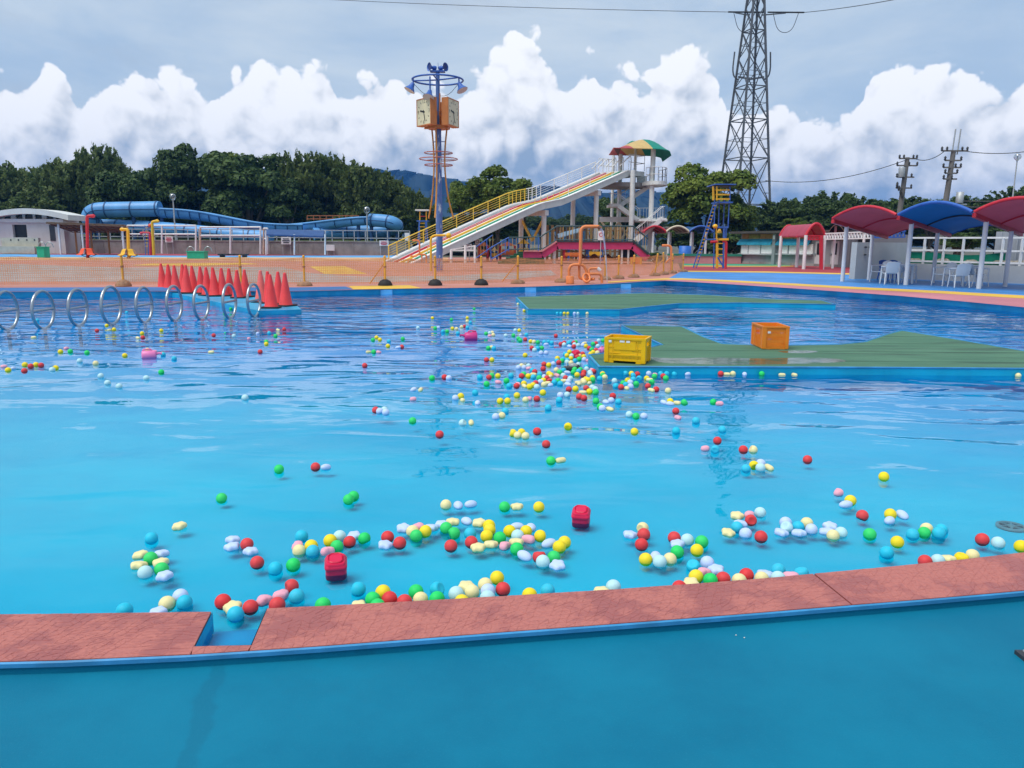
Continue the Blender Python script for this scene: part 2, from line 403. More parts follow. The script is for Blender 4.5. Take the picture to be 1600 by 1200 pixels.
for A,B in slabs:
    mb=MB(); poly=[(p.x,p.y) for p in A]+[(p.x,p.y) for p in B[::-1]]
    mb.prism(poly,COPE-.03,COPE); mb.build('coping_slab',COPEM,coping)
    # stamped triangular pads, proud of the slab
    L=sum((A[i+1]-A[i]).length for i in range(len(A)-1)); Wd=(A[0]-B[0]).length
    if abs(A[0].x)>9: continue
    nx=max(1,int(L/.040)); ny=max(1,int(Wd/.036)); cum=[0]
    for q in range(len(A)-1): cum.append(cum[-1]+(A[q+1]-A[q]).length)
    hr=random.Random(int(L*1000)); jit={}
    def P(u,v):
        s_=u*L; q=max(0,min(len(A)-2,sum(1 for c_ in cum if c_<=s_)-1)); t=q+(s_-cum[q])/(cum[q+1]-cum[q]); a=lerp_poly(A,t); b=lerp_poly(B,t); return a+(b-a)*v
    for i in range(nx):
        for j in range(ny):
            def J(i_,j_):
                if (i_,j_) not in jit: jit[(i_,j_)]=P(min(1,max(0,(i_+(hr.uniform(-.16,.16) if 0<i_<nx else 0))/nx)),min(1,max(0,(j_+(hr.uniform(-.16,.16) if 0<j_<ny else 0))/ny)))
                return jit[(i_,j_)]
            c=[J(i,j),J(i+1,j),J(i+1,j+1),J(i,j+1)]
            tris=((c[0],c[1],c[2]),(c[0],c[2],c[3])) if hr.random()<.5 else ((c[0],c[1],c[3]),(c[1],c[2],c[3]))
            for tr in tris:
                if hr.random()<.16: continue
                g=(tr[0]+tr[1]+tr[2])/3; lo=[g+(p-g)*.955 for p in tr]; hi=[g+(p-g)*.90+Vector((0,0,hr.uniform(.0006,.0015))) for p in tr]
                if (lo[1]-lo[0]).cross(lo[2]-lo[0]).z<0: lo=lo[::-1]; hi=hi[::-1]
                pat.add(lo+hi,[(3,4,5),(0,1,4,3),(1,2,5,4),(2,0,3,5)])
tag(pat.build('stamped_triangles',COPEM,coping),kind='stuff')
# ---- near basin floor
_a,_b2=gz(345,1030,0),gz(296,1190,0); _sl=(_a.x-_b2.x)/(_a.y-_b2.y); _ic=_a.x-_sl*_a.y
def basin_mat():
    m=bpy.data.materials.new('basin_paint'); m.use_nodes=True; w=NT(m.node_tree)
    tc=w.n('ShaderNodeTexCoord').outputs['Object']; sp=w.n('ShaderNodeSeparateXYZ',{0:tc}); X,Y=sp.outputs[0],sp.outputs[1]
    a=w.noise(tc,1.1,6,.62); g=w.noise(tc,140,3,.7); bl=w.noise(tc,5,5,.65)
    c=w.mix(w.ss(a,.32,.68),(.001,.13,.23),(.002,.165,.275))
    # trickle of damp running out from the notch, and a wide damp patch on the left
    ws=w.m('MULTIPLY',w.m('SUBTRACT',w.noise(w.vm('MULTIPLY',tc,(1,1,1)),6,4,.6),.5),.10)
    ctr=w.m('MULTIPLY_ADD',Y,_sl,_ic)
    dx=w.m('ABSOLUTE',w.m('ADD',w.m('SUBTRACT',X,ctr),ws))
    tr=w.m('MULTIPLY',w.ss(dx,.045,.022),w.ss(bl,.3,.5,.5,1))
    c=w.mix(w.m('MULTIPLY',tr,.5),c,(.003,.115,.20))
    c=w.mix(w.ss(w.noise(w.vm('ADD',tc,(2,0,0)),.9,5,.6),.56,.60,0,.35),c,(.004,.14,.235))
    c=w.mix(w.ss(g,.55,.8,0,.35),c,(.02,.26,.37))
    bs=w.n('ShaderNodeBsdfPrincipled',{'Base Color':c,'Roughness':.62,'Specular IOR Level':.15})
    w.put(bs.inputs['Normal'],w.n('ShaderNodeBump',{'Height':g,'Strength':.25,'Distance':.003}).outputs[0])
    o=w.n('ShaderNodeOutputMaterial'); w.t.links.new(bs.outputs[0],o.inputs[0]); return m
# blue lip along the outer edge and notch lining
mb=MB(); nn=NEARX
def off(P,d):
    out=[]
    for i,p in enumerate(P):
        t=(P[min(i+1,len(P)-1)]-P[max(i-1,0)]).normalized(); out.append(p+Vector((t.y,-t.x,0))*d)
    return out
o1=off(nn,.002); o2=off(nn,.010)
mb.strip([(p.x,p.y,COPE-.006) for p in o2],[(p.x,p.y,COPE-.002) for p in o1])
mb.strip([(p.x,p.y,COPE-.022) for p in o2],[(p.x,p.y,COPE-.006) for p in o2]); mb.strip([(p.x,p.y,COPE-.022) for p in o1],[(p.x,p.y,COPE-.022) for p in o2])
mb.build('lip',lip_mat,coping)
BASINM=basin_mat()
mb=MB(); o3=off(nn,.004); mb.strip([(p.x,p.y,BASIN-.03) for p in o3],[(p.x,p.y,COPE-.02) for p in o3]); mb.build('kerb_face',BASINM,coping)
mb=MB(); a,b,c,d=N_TL,N_BL,N_BR,N_TR; e=.004
mb.strip([(p.x+e,p.y+e,-.04) for p in (a,b)],[(p.x+e,p.y+e,COPE-.001) for p in (a,b)])
mb.strip([(p.x,p.y+e,-.04) for p in (b,c)],[(p.x,p.y+e,COPE-.001) for p in (b,c)])
mb.strip([(p.x-e,p.y+e,-.04) for p in (c,d)],[(p.x-e,p.y+e,COPE-.001) for p in (c,d)])
mb.poly([(b.x,b.y,-.04),(c.x,c.y,-.04),(d.x,d.y+.02,-.05),(a.x,a.y+.02,-.05)])
mb.build('notch_lining',pool_wall_paint,coping)

inn=[p for p in NEARX]
BASINP=[Vector((p.x,p.y+.01,BASIN)) for p in inn]+[Vector((13,-9,BASIN)),Vector((-14,-9,BASIN))]
fb=MB(); fb.poly(BASINP[::-1]); struct('basin_floor',fb,BASINM)
p=gz(1606,1032,BASIN); mb=MB().box((p.x+.06,p.y,BASIN+.008),(.16,.10,.016))
dg=thing('floor_drain','dark rectangular drain cover in the blue basin floor','drain',(p.x+.06,p.y,BASIN)); mb.build('frame',DARK,dg)
for k in range(4): MB().box((p.x+.01+.033*k,p.y,BASIN+.019),(.012,.08,.006)).build('bar',GALV,dg)
for (px,py) in ((1163,997),(1150,993)):
    p=gz(px,py,BASIN); tag(MB().sphere((p.x,p.y,BASIN+.002),.0028,8,6,(1.2,1,.7)).build('pebble',pm('pale_grit',(.6,.6,.58)),None,tuple(p)),'tiny pale grit crumb on the blue basin floor','grit','grit crumbs on the basin floor')

# ---- underwater drain grate
FLOOR2=floor_z(*gz(1580,830,-.16)[:2]); p=gz(1580,822,FLOOR2+.01); g=thing('pool_drain','round grey slotted drain grate on the pool floor','drain',(p.x,p.y,FLOOR2+.004))
G2=pm('drain_grey',(.20,.24,.25),.5,.2,8)
mb=MB().lathe([(.078,0),(.078,.010),(.062,.012),(.062,.002)],(p.x,p.y,FLOOR2+.004),24); mb.build('rim',G2,g)
MB().lathe([(.062,.003),(0.001,.003)],(p.x,p.y,FLOOR2+.004),24).build('well',BLACK,g)
for k in range(6):
    a=k*math.pi/3; MB().box((p.x+.035*math.cos(a),p.y+.035*math.sin(a),FLOOR2+.012),(.056,.009,.006),a).build('spoke',G2,g)
MB().lathe([(.02,.0),(.02,.014),(.001,.016)],(p.x,p.y,FLOOR2+.004),14).build('hub',G2,g)

# ---- ground ring out to the horizon
C0=Vector((0,9,0)); hole=[Vector((p.x,p.y,0)) for p in RIM]+[Vector((p.x,p.y,0)) for p in (FARX[-1],)]+[Vector((15,-9.5,0)),Vector((-16,-9.5,0)),Vector((FARX[0].x,FARX[0].y,0))]
gr=MB(); n=len(hole); rows=[]
for sc in (1.0,None):
    pass
inner=[(p.x,p.y,DECK) for p in hole]; outer=[]
for p in hole:
    d=(p-C0); d.normalize(); outer.append((C0.x+d.x*9000,C0.y+d.y*9000,DECK))
gr.add(inner+outer,[(i,n+i,n+(i+1)%n,(i+1)%n) for i in range(n)])
struct('ground',gr,pm('earth',(.10,.10,.075),.9,.3,.3,bump=.3))
wl2=MB(); q=[NEARX[-1],Vector((15,-9.5,0)),Vector((-16,-9.5,0)),NEARX[0]]
wl2.strip([(p.x,p.y,BASIN-.05) for p in q],[(p.x,p.y,DECK+.002) for p in q]); struct('basin_wall',wl2,pool_wall_paint)

# ---- painted deck: sheets 4 mm apart
def paint(name,col,var=.12,dirt=.35,dc=None):
    return pm(name,col,.62,var,.35,bump=.2,dirt=dirt,dirtcol=dc or tuple(v*.55+.03 for v in col),bscale=12)
SALMON=paint('salmon_deck',(.46,.20,.155)); PEACH=paint('peach_deck',(.60,.33,.17)); GREYD=paint('grey_deck',(.30,.30,.29),.15,.5)
YELD=paint('yellow_deck',(.66,.42,.06)); LBLUE=paint('light_blue_deck',(.10,.33,.62)); DRED=paint('dark_red_deck',(.32,.035,.05)); PINKD=paint('pink_deck',(.50,.12,.17)); GRN=paint('green_line',(.03,.30,.17))
RPINK=paint('rose_deck',(.50,.19,.22)); NAVY=paint('navy_deck',(.03,.14,.36))
def sheet(name,mat,px,lay,z=None):
    z=DECK+.004*lay if z is None else z
    P=[gz(x,y,z) for x,y in px]; mb=MB(); A=sum(P[i].x*P[(i+1)%len(P)].y-P[(i+1)%len(P)].x*P[i].y for i in range(len(P)))
    mb.poly(P if A>0 else P[::-1]); return struct(name,mb,mat)
def between(lo,hi): return lo+hi[::-1]
rim_in=[(x,y) for x,y in rim_px if -420<=x<=1040]
sheet('deck',SALMON,rim_in+[(1066,428),(1060,412),(900,402),(560,402.5),(0,402),(-420,400)],1)
sheet('deck_blue_strip',NAVY,[(-420,465),(-200,458.5),(0,455.5),(200,454.5),(458,454.5),(552,452),(540,447.5),(458,449),(200,448.5),(0,449.5),(-420,456)],2)
sheet('deck_yellow_patch',YELD,[(552,452),(560,452),(660,450.3),(640,445.5),(545,447)],3)
sheet('deck_grey_bay',GREYD,[(-420,445),(0,440),(200,440),(458,441),(560,440.5),(700,439),(800,436),(870,430),(860,422),(700,431),(560,432),(480,426),(440,417),(200,418),(120,416),(40,413),(-60,411),(-420,412)],2)
sheet('deck_peach_band',PEACH,[(-420,407),(0,406.5),(300,407),(480,408),(700,408),(700,402.4),(400,402.4),(0,402),(-420,400)],2)
sheet('deck_yellow_band',YELD,[(205,414.5),(300,416),(405,412.5),(380,410.6),(300,410.8),(240,411.5)],3)
sheet('deck_yellow_bay',YELD,[(483,416),(539,416),(574,428),(507,428)],3)
sheet('deck_blue_band',LBLUE,[(-420,400),(0,401.3),(300,402),(620,402.2),(620,398.5),(300,399),(0,397),(-420,395)],1)
sheet('deck_red_band',DRED,[(-420,395),(0,397),(300,399.6),(620,399.0),(620,397.2),(300,397.6),(0,395),(-420,393)],2)
sheet('deck_pink_bay',PINKD,[(0,395.5),(200,397.5),(420,397.8),(440,393.5),(180,393),(0,392)],1)
sheet('deck_navy_bay',LBLUE,[(430,397.7),(620,397.5),(640,393),(450,393)],1)
sheet('deck_pale_line',pm('cream_line',(.7,.55,.3),.6),[(-100,402.5),(620,403.2),(620,402.4),(-100,401.6)],3)
# right-hand side
sheet('deck_right_blue',paint_blue,[(1040,437.6),(1090,436.6),(1240,444.5),(1403,453),(1600,467),(1900,497),(2100,500),(1900,440),(1417,436),(1340,427),(1200,424.5),(1066,423)],2)
pink=[(x,y) for x,y in rim_px if x>=1040]
ylo=[(1040,436.6),(1066,436.2),(1140,439.6),(1240,445.6),(1340,451.5),(1470,460),(1600,463.5+1),(1900,484)]
sheet('deck_rose_border',RPINK,between(pink,[(1040,436.4),(1066,436.4),(1140,439.6),(1240,445.0),(1340,450.8),(1470,456.5),(1600,464),(1900,490)]),3)
sheet('deck_yellow_border',YELD,between([(950,441.5),(1002,438.4),(1040,437.0),(1066,437.0),(1140,440.4),(1240,446.0),(1340,452.0),(1470,458.4),(1600,466.4),(1900,494)],[(950,440),(1002,436.6),(1040,434.8),(1066,434.6),(1140,437.6),(1240,442.8),(1340,448.4),(1470,454.4),(1600,461.5),(1900,487)]),4)
sheet('deck_red_terrace',DRED,[(1066,423.5),(1200,425),(1340,427.6),(1420,432),(1500,415),(1330,408),(1150,406),(1066,411)],3)
sheet('deck_yellow_line',YELD,between([(1066,424.6),(1200,426),(1340,429.3)],[(1066,422.9),(1200,424.2),(1340,427.3)]),4)
sheet('deck_green_line',GRN,between([(1066,414.6),(1150,415.2),(1235,415.2)],[(1066,411.8),(1150,412.2),(1235,413.4)]),4)
sheet('deck_orange_line',YELD,between([(1066,416),(1150,416.6),(1240,416.2)],[(1066,414.9),(1150,415.5),(1240,415.4)]),4)

# ---- turf islands
def island_mat():
    m=bpy.data.materials.new('island_turf'); m.use_nodes=True; w=NT(m.node_tree)
    tc=w.n('ShaderNodeTexCoord').outputs['Object']
    a=w.noise(w.vm('MULTIPLY',tc,(.5,1.5,1)),1.1,5,.65); b=w.noise(tc,55,3,.7); c2=w.noise(w.vm('MULTIPLY',tc,(.25,2,1)),2.6,4,.6)
    c=w.mix(w.ss(a,.3,.7),(.042,.135,.08),(.075,.19,.115))
    c=w.mix(w.ss(c2,.50,.70,0,.85),c,(.03,.075,.05))
    c=w.mix(w.ss(b,.4,.75,0,.5),c,(.05,.11,.065))
    bs=w.n('ShaderNodeBsdfPrincipled',{'Base Color':c,'Roughness':.8})
    w.put(bs.inputs['Normal'],w.n('ShaderNodeBump',{'Height':b,'Strength':.5,'Distance':.01}).outputs[0])
    o=w.n('ShaderNodeOutputMaterial'); w.t.links.new(bs.outputs[0],o.inputs[0]); return m
TURF=island_mat(); PLINTH=pm('plinth_paint',(.0,.33,.52),.4,.15,1.2,dirt=.3,dirtcol=(.0,.2,.36))
def island(name,label,px,z):
    P=[gz(x,y,z) for x,y in px]; c=sum(P,Vector())/len(P); c.z=0
    t=thing(name,label,'island',c); poly=[(p.x,p.y) for p in P]
    MB().prism(poly,FLOOR,z-.006).build('plinth',PLINTH,t)
    n=len(P); A=sum(poly[i][0]*poly[(i+1)%n][1]-poly[(i+1)%n][0]*poly[i][1] for i in range(n)); sg=1 if A>0 else -1
    Q=[]
    for i in range(n):
        a,b,d=P[i-1],P[i],P[(i+1)%n]; e1=(b-a).normalized(); e2=(d-b).normalized()
        nr=(Vector((-e1.y,e1.x,0))+Vector((-e2.y,e2.x,0)))*sg
        k=max(.5,nr.length); nr.normalize(); Q.append(b+nr*(.035*2/max(k,.9)))
    MB().prism([(p.x,p.y) for p in Q],z-.02,z).build('turf',TURF,t)
    sm=pm('turf_seam',(.025,.07,.045),.9,.2,6); y0,y1=min(p.y for p in Q),max(p.y for p in Q); yy=y0+.55
    while yy<y1-.1:
        xs=[]
        for i in range(n):
            a,b=Q[i],Q[(i+1)%n]
            if (a.y>yy)!=(b.y>yy): xs.append(a.x+(b.x-a.x)*(yy-a.y)/(b.y-a.y))
        xs.sort()
        for xa,xb in zip(xs[::2],xs[1::2]):
            if xb-xa>.3: MB().box(((xa+xb)/2,yy,z),(xb-xa-.06,.014,.003)).build('seam',sm,t)
        yy+=.92
    mb=MB(); rim=[Vector((p.x,p.y,z-.004)) for p in P]; mb.tube(rim,.012,6,closed=True); mb.build('edge_trim',lip_mat,t)
    return t
IZ=.095
isl=island('turf_island','green turfed zigzag island with two harvest crates on it',[(935,572.5),(1150,573),(1400,574),(1600,575.5),(1900,580),(1900,585),(2000,590),(1900,596),(2050,560),(1750,562),(1600,548),(1500,531),(1408,516),(1385,522),(1350,534),(1310,538),(1200,540),(1130,537),(1100,526),(1067,510),(971,508),(1030,537),(1000,545),(919,554.5)] if False else [(935,572.5),(1150,573),(1400,574),(1600,575.5),(1950,580),(1950,572),(1750,562),(1600,548),(1500,531),(1408,516),(1385,522),(1350,534),(1310,538),(1200,540),(1130,537),(1100,526),(1067,510),(971,508),(1034,538),(1000,546),(919,554.5)],IZ)
isl2=island('turf_island','thin green turfed island lying in front of the orange spout pipe',[(825,483),(968,483.5),(1010,479),(1060,474),(1160,473),(1306,475.5),(1285,469.5),(1200,467),(1110,461),(1040,459),(1008,458),(900,461),(806,464)],.10)
# puddle on the near island
def puddle_mat():
    m=bpy.data.materials.new('puddle'); m.use_nodes=True; w=NT(m.node_tree)
    tc=w.n('ShaderNodeTexCoord').outputs['Object']; h=w.noise(tc,6,2,.5)
    nr=w.n('ShaderNodeBump',{'Height':h,'Strength':.05,'Distance':.02}).outputs[0]
    fr=w.n('ShaderNodeFresnel',{'IOR':1.333}).outputs[0]
    gl=w.n('ShaderNodeBsdfGlossy',{'Roughness':.10,'Normal':nr}); tr=w.n('ShaderNodeBsdfTransparent',{'Color':(.8,.82,.8)})
    mx=w.n('ShaderNodeMixShader',{0:w.m('MULTIPLY',fr,w.ss(w.noise(tc,3,4,.6),.3,.6,.10,.55)),1:tr.outputs[0],2:gl.outputs[0]})
    o=w.n('ShaderNodeOutputMaterial'); w.t.links.new(mx.outputs[0],o.inputs[0]); return m
PUD=puddle_mat()
pp=[(1014,558),(1060,560),(1120,558),(1180,560.5),(1250,558.5),(1300,559.5),(1330,564),(1300,567),(1200,569.5),(1100,569.5),(1030,567.5)]
P=smooth([gz(x,y,IZ+.003) for x,y in pp+[pp[0]]],2)[:-1]
mb=MB(); mb.poly(P); tag(mb.build('puddle',PUD,None,tuple(P[0])),kind='structure')
P=smooth([gz(x,y,IZ+.003) for x,y in ((1215,548.5),(1240,547),(1285,548.5),(1262,552),(1225,551.5),(1215,548.5))],2)[:-1]
mb=MB(); mb.poly(P); tag(mb.build('puddle',PUD,None,tuple(P[0])),kind='structure')
# ================================================================== things in and on the water
# ---- steel rings standing in the pool
def make_ring():
    t=thing('ring_hoop','','ring'); r=.33
    c=Vector((0,0,r-.025)); P=[c+Vector((0,math.cos(a)*r,math.sin(a)*r)) for a in [2*math.pi*i/40 for i in range(40)]]
    MB().tube(P,.027,10,closed=True).build('hoop',STEEL,t)
    MB().cyl((0,-r+.01,c.z),(0,r-.01,c.z),.023,n=8).build('crossbar',STEEL,t)
    MB().cyl((0,0,FLOOR),(0,0,-.05),.03,n=8).build('stem',STEEL,t)
    return t
ring0=make_ring(); RL='stainless steel hoop with a crossbar standing in the water, one of a row'
ringpx=[(13,512),(70,510.5),(124,506),(176,503.5),(227,501),(274,498),(316,496.5),(360,494.5),(398,492)]
for i,(px,py) in enumerate(ringpx):
    o=ring0 if i==0 else copy_tree(ring0); p=gz(px,py+1,0); o.location=(p.x,p.y,0); o.rotation_euler[2]=R(3-.6*i)+random.uniform(-.03,.03)
    s=[.335,.335,.32,.325,.315,.305,.305,.30,.30][i]/.33*1.0; s=( [62,61,59,61,57,56,55,55,53][i]/1200*p.y/(.66+.054-.025)); o.scale=(s,s,s)
    tag(o,'stainless steel hoop with crossbar in the water, '+['ninth','eighth','seventh','sixth','fifth','fourth','third','second','first'][i]+' from the cone platform','ring','steel hoops standing in a row in the water')
# ---- cone platform and cones
plat=[gz(x,y,.09) for x,y in ((247,453.5),(300,464),(404,485.5),(471,483.5),(462,476),(395,462),(352,454))]
c=sum(plat,Vector())/7; t=thing('cone_platform','low blue platform in the water carrying red traffic cones','platform',(c.x,c.y,0))
MB().prism([(p.x,p.y) for p in plat],FLOOR,.09).build('slab',pool_wall_paint,t)
CONE=pm('cone_red',(.74,.045,.05),.5,.1,4,orand=.08,dirt=.3,dirtcol=(.35,.03,.04)); CONEB=pm('cone_base_dark',(.05,.03,.03),.7,.2,5); CONEF=pm('cone_faded',(.74,.14,.12),.55,.1,4)
def make_cone(mat):
    t=thing('traffic_cone','','traffic cone')
    MB().lathe([(.165,.03),(.15,.05),(.036,.68),(.03,.70),(.018,.705),(.015,.66)],n=24).build('body',mat,t)
    mb=MB(); q=[]
    for sx,sy in ((1,1),(-1,1),(-1,-1),(1,-1)):
        for k in range(4):
            a=math.atan2(sy,sx)-R(45)+R(30)*k; q.append((sx*.15+.05*math.cos(a),sy*.15+.05*math.sin(a)))
    mb.prism(q,0,.035); mb.build('base',CONEB,t); return t
cone0=make_cone(CONE); cone1=make_cone(CONEF); used=set()
cones=[(93,864),(127,869),(168,880),(213,874),(230,893),(273,888),(318,892),(352,905),(395,909),(440,908),(483,904),(527,919),(572,914),(665,944),(712,950),(722,978),(764,955),(806,966)]
tops=[722,727,732,727,731,735,740,744,745,748,750,760,757,762,768,786,770,776]
for i,((zx,zy),zt) in enumerate(zip(cones,tops)):
    px,py=230+zx*.26875,220+zy*.26875; src=cone1 if i==13 else cone0
    o=src if src not in used else copy_tree(src); used.add(src)
    p=gz(px,py-1.5,.09); o.location=(p.x,p.y,.09); s=((zy-zt)*.26875/1200*p.y*1.01)/.705; o.scale=(s*.92,s*.92,s); o.rotation_euler=(random.uniform(-.035,.035),random.uniform(-.035,.035),random.uniform(0,1.5))
    if i==13: tag(o,'faded lighter red traffic cone on the blue pool platform','traffic cone','traffic cones on the pool platform')
    else: tag(o,'bright red traffic cone with dark base on the blue pool platform','traffic cone','traffic cones on the pool platform')
# ---- crates
def crate(name,label,col,corner_px,rz,dims,slotted,z0=IZ):
    L,Wd,Hh=dims; p=gz(*corner_px,z0+.004)
    mt=pm(('slotted_' if slotted else 'plain_')+name+'_plastic',col,.38,.06,3,dirt=.25,dirtcol=tuple(v*.5 for v in col)); mtd=pm(('slotted_' if slotted else 'plain_')+name+'_shadow_gap',tuple(v*.30 for v in col),.7,.1)
    # corner_px is the nearest lower corner (local -x? +x,-y)
    m=Matrix.Rotation(rz,3,'Z'); cxy=Vector((p.x,p.y,0))-m@Vector((L/2,-Wd/2,0)); c=Vector((cxy.x,cxy.y,z0+.004))
    t=thing(name,label,'crate',c); ORG[t.name]=Vector(c)
    def bx(mb,x,y,z,sx,sy,sz): mb.box(c+m@Vector((x,y,z)),(sx,sy,sz),rz)
    th=.012
    for s_,nm in ((-1,'long_wall'),(1,'long_wall')):
        mb=MB(); y=s_*(Wd/2-.016)
        if slotted:     # open slots between bars
            n=22; step=(L-.04)/n
            for k in range(n+1): bx(mb,-L/2+.02+k*step,y,Hh/2,step*.62,th,Hh-.03)
            for z in (.02,.11,.20,Hh-.05): bx(mb,0,y-s_*.001,z,L-.03,th*.8,.035 if z<.25 else .06)
        else: bx(mb,0,y,Hh/2+.012,L-.03,th,Hh-.03)
        mb.build(nm,mt,t)
        mb=MB()
        if not slotted:
            for z in (.125,.20): bx(mb,-L*.27,y+s_*.008,z,L*.30,.01,.008); bx(mb,L*.27,y+s_*.008,z-.02,L*.30,.01,.008)
            for x in (-.155,.155): bx(mb,x*L/.52-.02*0,y+s_*.008,.17,.008,.010,.22)
            bx(mb,0,y+s_*.009,.215,.135*L/.52*2.0,.009,.10); bx(mb,0,y+s_*.008,.10,L-.05,.008,.012)
        for x in (-L/2+.03,L/2-.03): bx(mb,x,y+s_*.010,Hh/2,.05,.012,Hh-.02)
        mb.build('rib_panel',mt,t)
        mb=MB(); rr=random.Random(3)
        if not slotted:
            for row,z in ((0,.062),(1,.262),(2,.15),(3,.075)):
                for k in range(26):
                    x=-L/2+.05+k*(L-.1)/25
                    if row==2 and x<.08: continue
                    if row==1 and abs(x)<.09: continue
                    bx(mb,x,y+s_*.0068,z,.008,.002,.010)
            tag(mb.build('perforations',mtd,t),kind='stuff')
    for s_ in (-1,1):
        mb=MB(); x=s_*(L/2-.016)
        if slotted:
            n=14; step=(Wd-.05)/n
            for k in range(n+1):
                if 4<k<10: bx(mb,x,-Wd/2+.025+k*step,.09,th,step*.62,.16)
                else: bx(mb,x,-Wd/2+.025+k*step,Hh/2,th,step*.62,Hh-.03)
            for z in (.02,.11,.165): bx(mb,x-s_*.001,0,z,th*.8,Wd-.03,.03)
            bx(mb,x-s_*.001,0,Hh-.035,th*.8,Wd-.03,.05)
        else:
            bx(mb,x,0,.115,th,Wd-.03,.19); bx(mb,x,0,Hh-.03,th,Wd-.03,.06)
            for y in (-Wd/2+.065,Wd/2-.065): bx(mb,x,y,.225,th,.10,.06)
        mb.build('end_wall',mt,t)
        mb=MB()
        for y in (-.1,-.035,.035,.1): bx(mb,x+s_*.009,y,.11,.010,.012,.17)
        for y in (-Wd/2+.03,Wd/2-.03): bx(mb,x+s_*.010,y,Hh/2,.012,.05,Hh-.02)
        mb.build('end_ribs',mt,t)
    mb=MB()
    for s_ in (-1,1): bx(mb,0,s_*(Wd/2-.009),Hh-.012,L,.022,.024); bx(mb,s_*(L/2-.009),0,Hh-.012,.022,Wd-.045,.0235)
    mb.build('rim',mt,t)
    mb=MB(); bx(mb,0,0,.03,L-.03,Wd-.03,.012)
    mb.build('bottom',mt,t)
    mb=MB()
    for sx in (-1,1):
        for sy in (-1,1): bx(mb,sx*(L/2-.065),sy*(Wd/2-.05),.012,.11,.08,.024)
    mb.build('foot',mt,t)
    st=pm('sticker_white',(.72,.72,.7),.5,.05)
    mb=MB(); y=-(Wd/2-.016)-.0155
    if slotted: bx(mb,L/2-.02+.006+.007,.02,.19,.002,.055,.05); bx(mb,-L/2+.09,y,.24,.04,.002,.03)
    else: bx(mb,-.035,y,Hh-.045,.06,.002,.024); bx(mb,.04,y,Hh-.046,.045,.002,.024); bx(mb,-L/2+.075,y,Hh-.048,.035,.002,.03)
    mb.build('sticker',st,t)
    return t
crate('harvest_crate','yellow plastic harvest crate standing on the green island',(.78,.44,.0),(1008,569.8),R(-21),(.52,.36,.315),False)
crate('harvest_crate','orange slatted plastic crate standing beside a puddle on the green island',(.76,.23,.02),(1232,546),R(-1),(.375,.56,.325),True)

# ---- floating balls and toys
rg={}
def region(x0,y0,s,txt,dst):
    for it in txt.replace('\n',';').split(';'):
        it=it.strip()
        if not it: continue
        a,k=it.split(); zx,zy=a.split(','); dst.append((x0+float(zx)*s,y0+float(zy)*s,k))
B=[]
region(160,720,.2875,"960,48 g;1160,32 r;1213,36 L;648,202 g;1365,190 g;1338,214 g;418,358 S;266,420 b;205,508 S;200,565 S;272,530 g;312,508 T;310,550 S;318,592 g;236,610 m;337,627 T;710,432 T;710,466 T;780,458 r;806,490 T;841,556 r;940,588 b;1037,564 g;1083,412 b;1062,462 P;1075,486 c;1133,462 y;1138,490 b;1240,435 y;1296,412 m;1360,410 T;1343,440 r;1273,465 g;1223,495 P;1422,420 g;1550,412 r;1545,455 T;1390,698 b;1525,715 y;1560,755 r;1027,684 r;1050,738 b;968,738 P;888,758 P;950,786 r;1198,784 g;1410,788 S;1480,780 g;665,774 r;792,794 r;712,800 S;722,832 b;352,777 c;425,740 l;440,768 b;120,812 b;305,818 T",B)
region(560,740,.25,"568,196 c;625,196 L;680,193 L;922,206 g;982,207 S;1128,212 y;250,435 r;300,350 T;328,355 c;378,335 P;364,386 g;422,358 y;470,338 T;510,325 T;545,342 g;592,303 S;657,297 L;597,376 g;578,452 r;698,372 b;712,430 r;765,312 S;805,320 y;820,355 y;808,392 y;878,398 g;762,455 S;832,448 S;905,452 P;980,465 g;988,432 S;945,360 y;1000,335 L;1070,338 L;1048,362 y;997,388 m;1062,413 P;1130,395 y;1195,440 L;1285,432 y;1255,455 y;1055,520 L;1125,520 r;1212,522 g;1160,553 m;1235,570 T;280,797 r;360,740 g;388,784 c;492,722 b;485,784 g;628,765 m;705,740 c;680,712 S;640,788 y;867,655 y;795,702 c;812,740 l;888,725 r;808,772 m;1070,760 y;1183,730 b;1520,738 S;1590,710 m;100,812 g",B)
region(940,700,.225,"725,5 P;785,8 b;988,10 r;1048,12 c;1060,122 y;1105,108 l;1112,138 m;1150,138 C;1003,142 b;1430,80 r;957,470 S;1030,465 P;1080,455 m;1033,505 r;970,522 T;940,555 b;880,585 S;1000,592 l;1107,617 r;285,555 c;285,603 r;205,607 T;277,675 r;507,622 r;588,642 m;530,665 T;695,655 g;662,710 y;525,725 g;315,772 y;372,758 L;408,790 m;465,772 c;645,825 b;735,800 l;765,852 T;720,862 P;678,892 y;753,918 g;852,910 r;1018,882 r;938,918 c;1110,898 c;1155,885 T;1228,858 b;1220,898 m;1300,894 P;1378,872 b;560,960 r;600,952 S;1285,525 l;1292,560 m;1250,585 T;1365,545 b;1425,525 c;1450,565 l;1360,585 T",B)
region(1240,700,.3,"470,152 y;233,234 P;296,277 y;272,297 L;358,352 r;515,348 y;555,350 L;500,380 L;190,412 T;175,434 T;204,452 c;243,440 m;397,448 g;540,492 y;485,548 b;620,448 b;693,418 c;686,440 g;770,426 b;750,446 b;987,480 r;1060,495 m;1185,515 y;690,594 r;752,588 m;808,580 S;860,574 y;930,562 c",B)
